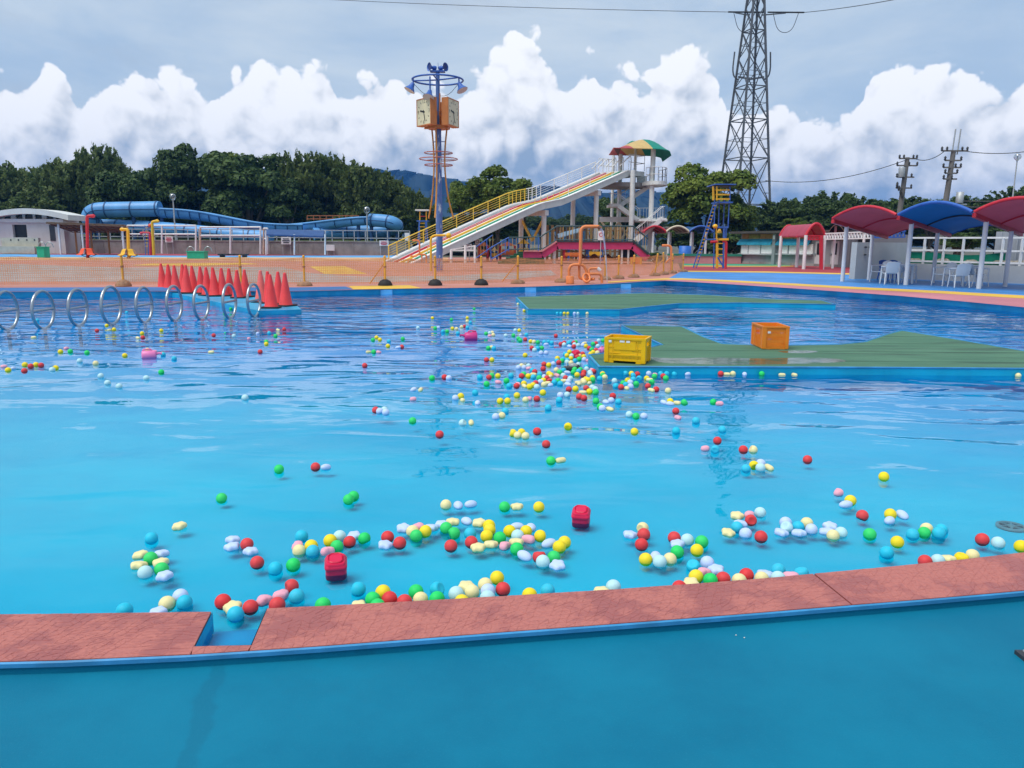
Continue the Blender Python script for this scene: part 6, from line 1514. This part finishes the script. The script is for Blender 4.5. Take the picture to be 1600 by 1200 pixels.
for i,(mt,rm) in enumerate(((pm('membrane_wine',(.50,.16,.20),.5,.08,.8,trans=.5),RED),(pm('membrane_deep_blue',(.03,.22,.46),.5,.08,.8,trans=.5),pm('rim_blue',(.03,.12,.45))),(MATS['membrane_wine'],RED))):
    t=thing('wave_canopy',lbls[i],'canopy',fp[i]); rows=[]
    for j in range(11):
        v=j/10; a,c=valley(i,v)+Vector((0,0,.03)),valley(i+1,v)+Vector((0,0,.03)); g=(c-a)*.015; a=a+g; c=c-g
        rows.append([a+(c-a)*(n_/18)+Vector((0,0,(.36-.05*v)*math.sin(math.pi*n_/18)**.9)) for n_ in range(19)])
    MB().grid(rows,True,.02).build('membrane',mt,t)
    for j in (0,10): MB().tube(rows[j],.055 if j==0 else .045,8).build('arch_rim',rm,t)
    MB().tube([p+Vector((0,0,-.05)) for p in rows[5]],.03,6).build('arch_rib',DARK if i==1 else RED,t)
    if i<3:
        a,c=valley(i,0.02)+Vector((0,0,-.06)),valley(i,.98)+Vector((0,0,-.06)); MB().beam(a,c,.12,.14).build('valley_beam',RED,t)
    MB().cyl((fp[i].x,fp[i].y,DECK),(fp[i].x,fp[i].y,valley(i,.25).z-.1),.078,n=12).build('post',WHITE,t); MB().cyl((rp_[i].x,rp_[i].y,DECK),(rp_[i].x,rp_[i].y,valley(i,.75).z-.1),.07,n=12).build('post',WHITE,t)
# grey block wall, low wall and framed fence with green tarp
wb=gz(1333,436.5,DECK); we=at(1418,436,wb.y+1.2); 
PLAS=pm('plaster_grey',(.42,.44,.44),.8,.08,.8,bump=.3,dirt=.45,dirtcol=(.24,.24,.23))
t=thing('block_wall','pale grey plastered block wall behind the white chairs','wall',wb); zt3=zat(1340,378.5,wb.y); dv=(we-wb); dv.z=0; an=math.atan2(dv.y,dv.x); c=wb+dv/2
MB().box((c.x,c.y+.15,(DECK+zt3)/2),(dv.length,.3,zt3-DECK),an).build('wall',PLAS,t)
for px,py in ((1352,386),(1360,386),(1351,398),(1360,398)): p=at(px,py,wb.y+.15); MB().cyl(p+Vector((0,-.12,0)),p+Vector((0,.1,0)),.03,n=8).build('bolt',DARK,t)
Y1,Y2=at(1418,440,wb.y+.6),None
lw0=Vector((at(1418,440,wb.y+.4).x,wb.y+.4,DECK)); lw1=gz(1700,448,DECK); dv=lw1-lw0; dv.z=0; an=math.atan2(dv.y,dv.x)
def onw(px):
    d=ray(px,410); A=np.array([[dv.x,-d.x],[dv.y,-d.y]]); t_,s_=np.linalg.solve(A,np.array([-lw0.x,-lw0.y])); return lw0+dv*t_
t=thing('low_wall','low white wall behind the chairs carrying a white frame fence','wall',lw0); zl=zat(1500,413.5,onw(1500).y); c=lw0+dv/2
MB().box((c.x,c.y+.15,(DECK+zl)/2),(dv.length,.3,zl-DECK),an).build('wall',PLAS,t)
mb=MB(); n_=40
mb.strip([lw0+dv*(i/n_)+Vector((0,.12,zl-.0)) for i in range(n_+1)],[lw0+dv*(i/n_)+Vector((0,.15,zl+.05+.05*random.random())) for i in range(n_+1)]); mb.build('dirt_line',pm('rubble',(.3,.28,.24),.9,.3,8),t)
ff=thing('frame_fence','white square tube frame fence above the low wall','fence',lw0)
zz=[zat(1500,y,onw(1500).y) for y in (371.5,391.5,409.5)]
for px in (1418,1443,1473.5,1503.5,1565,1595,1625,1660): p=onw(px); MB().beam((p.x,p.y+.05,zl),(p.x,p.y+.05,zz[0]),.075).build('upright',WHITE,ff)
for z in zz: a,c=onw(1418),onw(1690); MB().beam((a.x,a.y+.05,z),(c.x,c.y+.05,z),.07).build('rail',WHITE,ff)
rows=[]
for j in range(5):
    rows.append([ (lambda p: Vector((p.x,p.y+.12+.05*math.sin(i*.9),zz[2]-.08+(zz[1]-zz[2]-(.10*math.sin(math.pi*min(max((i-6)/16,0),1))))*j/4)))(onw(1420+i*6.4)) for i in range(25)])
tag(MB().grid(rows,True,.01).build('green_tarp',pm('tarp_green',(.02,.32,.20),.6,.2,1.5,trans=.25),None,tuple(rows[0][0])),'sagging green tarp tied behind the white frame fence','tarp')
p=onw(1590); t=thing('grey_panel','grey corrugated panel behind the right end of the frame fence','panel',p); MB().box((p.x+.6,p.y+.9,(zl+zz[0])/2),(1.8,.06,zz[0]-zl+.5),an).build('sheet',pm('sheet_grey',(.30,.32,.35),.6,.05),t)
for i in range(6): MB().box((p.x-.2+i*.32,p.y+.84,(zl+zz[0])/2),(.05,.05,zz[0]-zl+.45),an).build('corrugation',MATS['sheet_grey'],t)
# white plastic chairs and tables
PLW=pm('plastic_white',(.66,.70,.71),.35,.05,3,dirt=.25,dirtcol=(.4,.42,.42)); PLB=pm('plastic_blue',(.03,.12,.45),.35)
def make_chair(mat):
    t=thing('garden_chair','','chair')
    MB().grid([[Vector((x*(.22-.02*j/6),-.22+.44*j/6,.43-.02*math.sin(math.pi*j/6)-.015*math.cos(x*1.5))) for x in (-1,-.5,0,.5,1)] for j in range(7)],True,.02).build('seat',mat,t)
    rows=[[Vector((x*(.21+.02*math.sin(math.pi*j/6)),.21+.13*j/6+.03*(1-x*x),.43+.40*j/6-(.05*x*x if j==6 else 0))) for x in (-1,-.5,0,.5,1)] for j in range(7)]
    MB().grid(rows,True,.018).build('backrest',mat,t)
    for s_ in (-1,1):
        MB().tube([(s_*.25,-.24,0),(s_*.23,-.2,.42),(s_*.25,-.2,.62)],[.018,.026,.024],8).build('leg',mat,t); MB().tube([(s_*.24,.30,0),(s_*.21,.22,.43)],[.018,.028],8).build('leg',mat,t)
        MB().tube(smooth([(s_*.25,-.22,.62),(s_*.27,-.1,.645),(s_*.25,.15,.645),(s_*.22,.27,.66)],1),.024,8).build('armrest',mat,t)
    return t
ch=make_chair(PLW); chb=make_chair(PLB); first={0:True,1:True}
def put_chair(px,py,rz,lb,blue=False,s=1.0):
    src=chb if blue else ch; o=src if first[int(blue)] else copy_tree(src); first[int(blue)]=False
    p=gz(px,py,DECK+.012); o.location=(p.x,p.y,DECK+.012); o.rotation_euler[2]=R(rz); o.scale=(s,s,s); tag(o,lb,'chair','white and blue plastic garden chairs under the canopies')
put_chair(1374,441,-70,'white plastic chair facing the table by the block wall, turned sideways'); put_chair(1389,444,170,'white plastic chair with its back to the pool at the first table')
put_chair(1386,438.5,10,'blue plastic chair behind the first white table',True); put_chair(1399,439,0,'second blue plastic chair beside the grey block wall',True); put_chair(1417,442,85,'white plastic chair at the right end of the first table')
put_chair(1472,446.5,-75,'white plastic chair turned sideways at the left of the second table'); put_chair(1497,449,172,'white plastic chair with its back to the pool at the second table'); put_chair(1528,447.5,80,'white plastic chair turned sideways right of the second table')
for px,py,lb in ((1404,443,'white square plastic table nearest the block wall'),(1503,446.5,'white square plastic table under the blue wave canopy')):
    p=gz(px,py,DECK+.012); t=thing('garden_table',lb,'table',p); MB().box((p.x,p.y,p.z+.71),(.8,.8,.035),.3).build('tabletop',PLW,t); MB().box((p.x,p.y,p.z+.665),(.70,.70,.055),.3).build('apron',PLW,t)
    for a_ in range(4):
        an_=.3+R(45+90*a_); MB().tube([(p.x+.42*math.cos(an_),p.y+.42*math.sin(an_),p.z+.65),(p.x+.45*math.cos(an_),p.y+.45*math.sin(an_),p.z)],[.05,.035],8).build('leg',PLW,t)

# ================================================================== pylon, poles, wires
YP=112.0; kp=YP/1200; PYL=pm('pylon_steel',(.11,.12,.135),.55,.15,1,metal=.3)
cb0=at(1159,366,YP+5); cx,cy=cb0.x,YP+5
py=thing('lattice_pylon','tall grey lattice transmission pylon rising out of the frame','pylon',(cx,cy,DECK))
Htot=at(1176,0,YP).z+9; rotp=R(16)
hw0=kp*42/ (abs(math.cos(rotp))+abs(math.sin(rotp))); hw1=kp*12.5/(abs(math.cos(rotp))+abs(math.sin(rotp))); zref=at(1176,0,YP).z
def hw(z): return hw0+(hw1-hw0)*(z/zref)
def cor(i,z):
    a=rotp+math.pi/4+i*math.pi/2; h=hw(z)*math.sqrt(2); return Vector((cx+h*math.cos(a),cy+h*math.sin(a),z))
for i in range(4): MB().beam(cor(i,DECK),cor(i,Htot),.27).build('leg',PYL,py)
lev=[DECK]; z=DECK
for st in (7.2,6.6,5.4,4.6,4.0,3.6,3.2,2.8,2.6,2.4,2.2,2.0,2.0,2.0):
    z+=st
    if z<Htot: lev.append(z)
for n_,(z0,z1) in enumerate(zip(lev,lev[1:])):
    for i in range(4):
        a0,b0_,a1,b1=cor(i,z0),cor((i+1)%4,z0),cor(i,z1),cor((i+1)%4,z1); mb=MB()
        mb.beam(a0,b1,.10); mb.beam(b0_,a1,.10)
        if n_<6:
            m0=(a0+b1)/2; mb.beam((a0+a1)/2,m0,.06); mb.beam((b0_+b1)/2,m0,.06); mb.beam(a0+(b1-a0)*.25,a0+(a1-a0)*.25,.055); mb.beam(b0_+(a1-b0_)*.25,b0_+(b1-b0_)*.25,.055)
        mb.build('bracing_panel',PYL,py)
        if n_%2==1 or n_<4: MB().beam(a1,b1,.13).build('girt',PYL,py)
zh=at(1170,108,YP).z
for s_ in (-1,1):
    p=Vector((cx+s_*kp*20,cy,zh)); MB().beam((cx,cy,zh-.3),p,.22).build('stub_arm',PYL,py); MB().tube(smooth([p+Vector((0,0,-.4)),p+Vector((s_*.9,0,.3)),p+Vector((s_*.7,0,3.4))],2),.11,6).build('horn',PYL,py)
za=at(1176,3,YP).z
for s_ in (-1,1): MB().beam((cx+s_*hw1,cy,za-.3),(cx+s_*kp*30+1.6*(s_>0),cy,za),.14).build('arm',PYL,py)
INS=pm('insulator',(.05,.05,.05),.3)
for s_ in (-1,1):
    p=Vector((cx+1.6+s_*kp*30,cy,za)); MB().tube([p+Vector((-2.6*1,0,.1)),p+Vector((2.6,0,.1))],.11,8).build('insulator',INS,py)
    MB().tube(smooth([p+Vector((-1.8,0,0)),p+Vector((-1,0,-2.6)),p+Vector((1,0,-2.6)),p+Vector((1.8,0,0))],3),.045,5).build('jumper',INS,py)
MB().cyl((cx+kp*36,cy-3,DECK),(cx+kp*36,cy-3,at(1195,310,YP).z),.0,n=6) if False else None
def wire(name,label,pts,r,sag=0.0,mat=None):
    P=[Vector(p) for p in pts]; Q_=[]
    for a,b_ in zip(P,P[1:]):
        for i in range(24): t_=i/24; Q_.append(a+(b_-a)*t_+Vector((0,0,-sag*4*t_*(1-t_))))
    Q_.append(P[-1]); return tag(MB().tube(Q_,r,5).build(name,mat or INS,None,tuple(P[0])),label,'wire')
wire('power_line','power line running left from the pylon arm',[(cx-kp*30+1.6-2.6,cy,za+.1),at(300,-14,YP+60)],.045,.6); wire('power_line','power line running right from the pylon arm',[(cx+kp*30+4.2,cy,za+.1),at(1500,-22,YP-30)],.045,.3)
def pole(px,ytop,Y,label,arms,r=.2,lean=0):
    p=at(px,ytop,Y); k=Y/1200; t=thing('utility_pole',label,'utility pole',(p.x-lean,p.y,DECK)); WD=pm('pole_concrete',(.16,.15,.14),.8,.15,1)
    a=Vector((p.x-lean,p.y,DECK)); MB().tube([a,p],[r*1.3,r*.85],10).build('shaft',WD,t)
    for dy,hl,ins in arms:
        c=a+(p-a)*((zat(px,ytop+dy,Y)-DECK)/(p.z-DECK)); MB().beam(c+Vector((-hl*k,-.15,0)),c+Vector((hl*k,-.15,.0)),.13).build('crossarm',WD,t)
        for s_ in ins: MB().lathe([(.07,-.05),(.12,.0),(.07,.1),(.12,.18),(.06,.3),(.001,.34)],c+Vector((s_*hl*k,-.15,.05)),8).build('insulator',INS,t)
    return t,a,p,k
t1,a1,p1_,k1=pole(1418,246,78,'nearer concrete utility pole with four crossarms',((2,13,(-1,-.5,.6,1)),(13,15,(-1,.2,1)),(31,13,(-1,-.6,.7)),(48,12,(-.9,.9))),.24,.5)
MB().lathe([(.28,0),(.3,.05),(.3,.9),(.28,.95),(.001,.97)],p1_+Vector((-.55,-.25,-1.9)),12).build('transformer',GALV,t1)
for j in range(4): MB().lathe([(.07,-.25),(.12,-.1),(.12,.1),(.06,.25)],p1_+Vector((-.9+.2*j,-.3,-2.6-.35*j)),8).build('insulator_string',INS,t1)
for dx in (-.25,.35): MB().beam((a1.x+dx*1.4,a1.y-.1,DECK),(p1_.x+dx-.6*0,p1_.y-.1,p1_.z-6.2),.10).build('stay',GALV,t1)
t2,a2,p2_,k2=pole(1490,236,72,'farther tall utility pole with a double-rod top',((0,19,(-1,-.6,.6,1)),(15,12,(-1,1)),(26,13,(-1,.4,1)),(35,9,(-1,1)),(44,10,(-1,.2))),.24,.5)
for dx in (-.12,.35): MB().cyl(p2_+Vector((dx,0,-.3)),p2_+Vector((dx+.1,0,1.9)),.06,n=6).build('top_rod',GALV,t2)
MB().lathe([(.3,0),(.32,.05),(.32,1.0),(.001,1.02)],p2_+Vector((.9,-.2,-4.6)),12).build('transformer',GALV,t2); MB().beam(p2_+Vector((-.2,-.2,-4.7)),p2_+Vector((1.6,-.2,-4.7)),.12).build('bracket',GALV,t2)
w1=wire('overhead_wire','sagging wire with small spacers left of the utility poles',[at(1196,282,90),p1_+Vector((0,0,-.2))],.035,.9); wire('overhead_wire','wire strung between the two utility poles',[p1_+Vector((.5,0,0)),p2_+Vector((-.8,0,0))],.035,.5); wire('overhead_wire','wire running right from the farther utility pole',[p2_+Vector((1,0,0)),at(1720,205,66)],.035,.8)
wire('overhead_wire','lower wire running right from the farther pole above the trees',[p2_+Vector((1,0,-4.4)),at(1720,304,66)],.05,.2); wire('overhead_wire','lowest dark wire along the treetops at right',[p2_+Vector((1,0,-4.9)),at(1720,309,66)],.05,.3)

# ================================================================== trees
def leaf_mat(name,c1,c2,tr=.25):
    m=bpy.data.materials.new(name); m.use_nodes=True; w=NT(m.node_tree)
    tc=w.n('ShaderNodeTexCoord').outputs['Object']; rnd=w.n('ShaderNodeObjectInfo').outputs['Random']
    n1=w.noise(tc,2.2,3,.6); n2=w.noise(tc,30,1,.5)
    c=w.mix(w.ss(w.m('ADD',n1,w.m('MULTIPLY_ADD',n2,.5,-.25)),.3,.7),c1,c2); c=w.mix(w.m('MULTIPLY',rnd,.25),c,tuple(v*.7 for v in c1))
    bs=w.n('ShaderNodeBsdfPrincipled',{'Base Color':c,'Roughness':.6,'Specular IOR Level':.25}); tl=w.n('ShaderNodeBsdfTranslucent',{'Color':c})
    mx=w.n('ShaderNodeMixShader',{0:tr,1:bs.outputs[0],2:tl.outputs[0]}); o=w.n('ShaderNodeOutputMaterial'); w.t.links.new(mx.outputs[0],o.inputs[0]); return m
def leaves(name,C,N,size,mat,rs,aspect=.55):
    n=len(C); t=rs.normal(size=(n,3)); t-= (t*N).sum(1,keepdims=True)*N; t/=np.linalg.norm(t,axis=1,keepdims=True)+1e-9; b=np.cross(N,t)
    s=(size*rs.uniform(.65,1.35,n))[:,None]
    v=np.stack([C-t*s,C-b*s*aspect+N*s*.15,C+t*s,C+b*s*aspect+N*s*.15],1).reshape(-1,3)
    me=bpy.data.meshes.new(name); me.vertices.add(4*n); me.vertices.foreach_set('co',v.astype(np.float32).ravel()); me.loops.add(4*n); me.loops.foreach_set('vertex_index',np.arange(4*n,dtype=np.int32)); me.polygons.add(n); me.polygons.foreach_set('loop_start',np.arange(0,4*n,4,dtype=np.int32)); me.update(calc_edges=True); me.materials.append(mat); return me
BARK=pm('bark',(.085,.07,.055),.9,.3,4,bump=.5); BARKL=pm('bark_pale',(.17,.14,.11),.9,.3,4,bump=.5)
def broad(seed,mat,lobes=34,per=340,size=.055,spr=0,squash=1.0,low=-.55):
    rs=np.random.RandomState(seed); Cs=[];Ns=[]; tips=[]
    for i in range(lobes):
        while True:
            d=rs.normal(size=3); d/=np.linalg.norm(d)
            if d[2]>low: break
        rr_=rs.uniform(.55,.82) if i>5 else rs.uniform(.1,.4); c=d*rr_*np.array([1,1,squash]); R_=rs.uniform(.20,.34); tips.append(c)
        n=int(per*(R_/.27)**2); q=rs.normal(size=(n,3)); q/=np.linalg.norm(q,axis=1,keepdims=True); q[:,2]=np.where(q[:,2]<-.35,-q[:,2],q[:,2])
        ra=R_*(1-.35*rs.rand(n)**2)*(1+.18*np.sin(q[:,0]*9+i)*np.sin(q[:,1]*8+2*i)); Cs.append(c+q*ra[:,None]*np.array([1,1,.8])); nn_=q+rs.normal(size=(n,3))*.6+np.array([0,0,.35]); Ns.append(nn_/np.linalg.norm(nn_,axis=1,keepdims=True))
    for i in range(spr):      # feathery shoots standing above the crown
        d=rs.normal(size=3); d[2]=abs(d[2])*.9+.35; d/=np.linalg.norm(d); b0=d*np.array([.85,.85,.75]); L_=rs.uniform(.2,.42); dr_=np.array([d[0]*.7+rs.normal()*.25,d[1]*.7+rs.normal()*.25,1.0]); dr_/=np.linalg.norm(dr_)
        n=46; u=rs.rand(n); bend_=(u**2)[:,None]*np.array([d[0],d[1],-.25])*.18; Cs.append(b0+dr_*(u*L_)[:,None]+bend_+rs.normal(size=(n,3))*.025); nn_=rs.normal(size=(n,3))+np.array([0,0,.6]); Ns.append(nn_/np.linalg.norm(nn_,axis=1,keepdims=True))
    me=leaves('crown',np.concatenate(Cs),np.concatenate(Ns),size,mat,rs)
    tb=MB(); rr2=random.Random(seed); zb_=-1.55*squash
    tb.tube([(0,0,zb_),(.03,.02,zb_*.6),(0,.03,-.25)],[.075,.055,.045],8)
    for c in tips[::3]: 
        c=Vector(c); sp_=smooth([(0.02,.02,zb_*rr2.uniform(.45,.75)),Vector((c.x*.45,c.y*.45,-.35*squash)),c*.85],1); tb.tube(sp_,[.036-.024*q/(len(sp_)-1) for q in range(len(sp_))],6)
    return me,tb
def bamboo(seed,mat,culms=26,size=.05):
    rs=np.random.RandomState(seed); Cs=[];Ns=[]; tb=MB()
    for i in range(culms):
        bx,by=rs.uniform(-.55,.55,2); H_=rs.uniform(.75,1.12); le=rs.normal(size=2)*.22; pts=[]
        for s_ in np.linspace(0,1,9): pts.append(Vector((bx+le[0]*s_**3,by+le[1]*s_**3,-1.0+2*H_*(s_-.12*s_**4)))) 
        if i%2==0: tb.tube(pts,[.016-.0012*j for j in range(9)],5)
        for k_ in range(26):
            u=rs.uniform(.18,1.0); f=u*8; j=min(int(f),7); p=pts[j]+(pts[j+1]-pts[j])*(f-j); a=rs.uniform(0,6.28); rad=.26*(1.12-u)+.05; n=15
            w_=rs.rand(n); C=np.array([p.x,p.y,p.z])+np.stack([np.cos(a)*rad*w_,np.sin(a)*rad*w_,-.16*w_**2*1.0+.05*w_],1)+rs.normal(size=(n,3))*.028
            Cs.append(C); nn_=rs.normal(size=(n,3))+np.array([0,0,.7]); Ns.append(nn_/np.linalg.norm(nn_,axis=1,keepdims=True))
    return leaves('crown',np.concatenate(Cs),np.concatenate(Ns),size,mat,rs,.35),tb
L_DARK=leaf_mat('leaves_dark',(.034,.072,.020),(.092,.15,.038)); L_MID=leaf_mat('leaves_mid',(.058,.112,.014),(.17,.225,.028)); L_BAM=leaf_mat('leaves_bamboo',(.07,.125,.035),(.22,.28,.10),.35); L_SLN=leaf_mat('leaves_slope',(.055,.10,.025),(.15,.19,.05),.35); L_HED=leaf_mat('leaves_hedge',(.042,.085,.024),(.115,.17,.05),.3)
def tbuild(pair,bark):
    me,tb=pair; o=tb.build('trunk',bark); tm=o.data; bpy.data.objects.remove(o); return me,tm
KIND={'dark':[tbuild(broad(s_,L_DARK),BARKL) for s_ in (1,2)],'mid':[tbuild(broad(s_,L_MID,lobes=40,per=380,size=.048),BARK) for s_ in (3,4)],'bam':[tbuild(broad(s_,L_BAM,lobes=30,per=240,size=.055,spr=150,squash=1.0),BARKL) for s_ in (5,6)],'sln':[tbuild(broad(s_,L_SLN,lobes=30,per=240,size=.055,spr=110,squash=1.0),BARK) for s_ in (7,8)],'hed':[tbuild(broad(s_,L_HED,lobes=30,per=300,size=.06,spr=70,squash=.8,low=-.8),BARK) for s_ in (9,10)]}
NM={'dark':'broadleaf_tree','mid':'camphor_tree','bam':'bamboo_clump','sln':'bamboo_clump','hed':'cherry_tree'}
def tree(kind,v,px,pyc,wpx,hpx,Y,label,group=None,rz=None):
    c=at(px,pyc,Y); k=Y/1200; sx=wpx*k/2; sz=hpx*k/2; me,tm=KIND[kind][v]
    t=thing(NM[kind],label,'tree' if 'bamboo' not in NM[kind] else 'bamboo',(c.x,c.y,DECK),group,rz if rz is not None else random.Random(int(px*7+pyc)).uniform(0,6.28))
    for nm,m_ in (('crown',me),('trunk',tm)):
        o=bpy.data.objects.new(nm,m_); COL.objects.link(o); o.parent=t; o.location=(0,0,c.z-DECK); o.scale=(sx,sx,sz)
    if True:
        z0=-1.55*sz*(.8 if kind=='hed' else 1)+c.z
        if z0>DECK: t.children[1].scale[2]*=(c.z-DECK)/(c.z-z0)*1.0 if t.children[1].name.startswith('trunk') else 1
    return t
YT=YW+16; gl='dark leafy trees behind the blue tube slides'
tree('dark',0,272,302,120,150,YT+2,'tall dark rounded broadleaf tree behind the upper blue tube'); tree('dark',1,388,304,150,150,YT,'broad dark tree with pale forked trunks behind the blue flume'); tree('dark',1,196,322,110,120,YT-2,'shorter dark tree beside the bamboo behind the tube bend'); tree('mid',0,352,282,110,90,YT+5,'lighter green treetop between the two dark trees'); tree('dark',0,446,330,90,100,YT-1,'dark bushy tree where the slope bamboo begins'); tree('dark',1,318,340,150,90,YT+6,'low dark tree filling the gap behind the flume'); tree('dark',1,410,352,130,70,YT+8,'low dark shrub tree behind the dip of the blue flume'); tree('dark',0,235,345,130,80,YT+6,'low dark understorey tree behind the tube')
for i,(x,y,w,h) in enumerate(((-60,322,110,130),(5,325,90,130),(62,330,90,120),(112,322,95,132),(160,312,80,150),(-20,345,120,90),(90,345,120,90),(190,350,90,80))): tree('bam',i%2,x,y,w,h,YT+3+2*(i%3),'pale green feathery bamboo clump at the far left of the wood','bamboo clumps left of the dark trees')
for i,(x,y,w,h) in enumerate(((462,325,90,150),(498,322,90,150),(532,325,90,142),(565,332,85,135),(596,338,80,125),(624,346,70,108),(648,352,60,95),(480,355,120,80),(540,358,120,80),(605,362,110,70),(668,368,50,70))): tree('sln',i%2,x,y,w,h,YT+2+3*(i%3),'olive green pointed bamboo on the slope towards the clock tower','slope bamboo right of the dark trees')
tree('mid',1,778,308,112,92,84,'bright green round-headed tree behind the middle of the racing slide'); tree('mid',0,725,318,62,70,86,'smaller green tree just right of the clock tower mast'); tree('dark',0,760,365,160,70,88,'dark shrubby tree under the racing slide'); tree('mid',0,815,318,50,60,86,'green side crown right of the round-headed tree')
tree('dark',1,965,345,74,84,95,'dark tree behind the white slide tower stairs')
tree('mid',0,1108,322,146,130,78,'big sunlit green tree between lifeguard tower and pylon',rz=2.2); tree('mid',1,1150,345,70,80,80,'lower right crown of green beside the pylon foot'); tree('dark',0,1075,378,120,60,80,'dark undergrowth tree behind the small arched canopies'); tree('dark',1,1130,385,80,50,74,'dark shrub between lifeguard tower and grey stand')
for i,(x,y,w,h) in enumerate(((1216,345,80,62),(1256,342,80,62),(1296,338,86,70),(1336,342,80,64),(1376,345,80,60),(1416,342,84,64),(1456,345,80,60),(1498,342,90,66),(1542,345,90,62),(1588,335,90,80),(1632,345,90,62),(1675,345,90,62),(1235,362,100,50),(1320,366,110,46),(1470,372,130,50),(1560,372,120,50))): tree('hed',i%2,x,y,w,h,88+4*(i%3),'dark green cherry tree in the row behind the canopies','row of cherry trees behind the canopies')
for i,(x,y,w,h) in enumerate(((1022,402,30,16),(1500,380,60,40),(1240,352,40,24))): 
    tree('dark' if i<2 else 'mid',i%2,x,y,w,h,(58,44,84)[i],['low round dark bush beside the footbridge foot','dark bush behind the green tarp','light green bush above the concession roof'][i])
for i in range(14):
    x=690+i*26; tree('hed',i%2,x,352+4*math.sin(i*2.1),46,26,170+6*(i%3),'small far tree in the line below the mountains','far line of trees below the mountains')
# mountains
def ridge(name,pts,Y,mat,jag):
    rs=random.Random(4); top=[]; P=[]
    for (x0,y0),(x1,y1) in zip(pts,pts[1:]):
        for i in range(10): t_=i/10; P.append((x0+(x1-x0)*t_,y0+(y1-y0)*t_))
    P.append(pts[-1]); rows=[]
    ridge_=[at(x,y+rs.uniform(-jag,jag),Y) for x,y in P]
    for j,(f,dy) in enumerate(((0,-450),(.35,-260),(.7,-100),(.9,-30),(1,0),(.7,200),(0,450))):
        rows.append([Vector((p.x*(1+dy/Y*1.0) if False else p.x+ (rs.uniform(-20,20) if 0<j<6 else 0),Y+dy+(rs.uniform(-25,25) if 0<j<6 else 0),DECK+(p.z-DECK)*f*(1+(rs.uniform(-.12,.12) if j in (1,2,3) else 0)))) for p in ridge_])
    return struct(name,MB().grid(rows,True),mat)
MTN=pm('mountain_forest',(.012,.028,.030),.95,.25,.008)
ridge('mountain',[(-500,330),(-200,300),(100,285),(300,270),(440,262),(520,258),(575,261),(600,268),(626,265),(660,274),(715,281),(745,290),(800,300),(900,330)],1500,MTN,.7)
ridge('mountain',[(640,340),(760,305),(835,293),(862,289),(905,298),(930,302),(955,303),(980,296),(1012,299),(1042,302),(1075,318),(1120,328),(1250,330),(1500,322),(1900,330)],1350,MTN,.7)
# ------------------------------------------------------------------ haze
def haze():
    m=bpy.data.materials.new('haze_air'); m.use_nodes=True; w=NT(m.node_tree)
    v=w.n('ShaderNodeVolumePrincipled',{'Color':(.10,.38,1.0),'Density':HAZE_D,'Anisotropy':0.0}); o=w.n('ShaderNodeOutputMaterial'); w.t.links.new(v.outputs[0],o.inputs['Volume'])
    mb=MB(); mb.box((0,1000,84),(7000,4000,172)); h=mb.build('haze',m); tag(h,kind='stuff')
HAZE_D=.00026
haze()
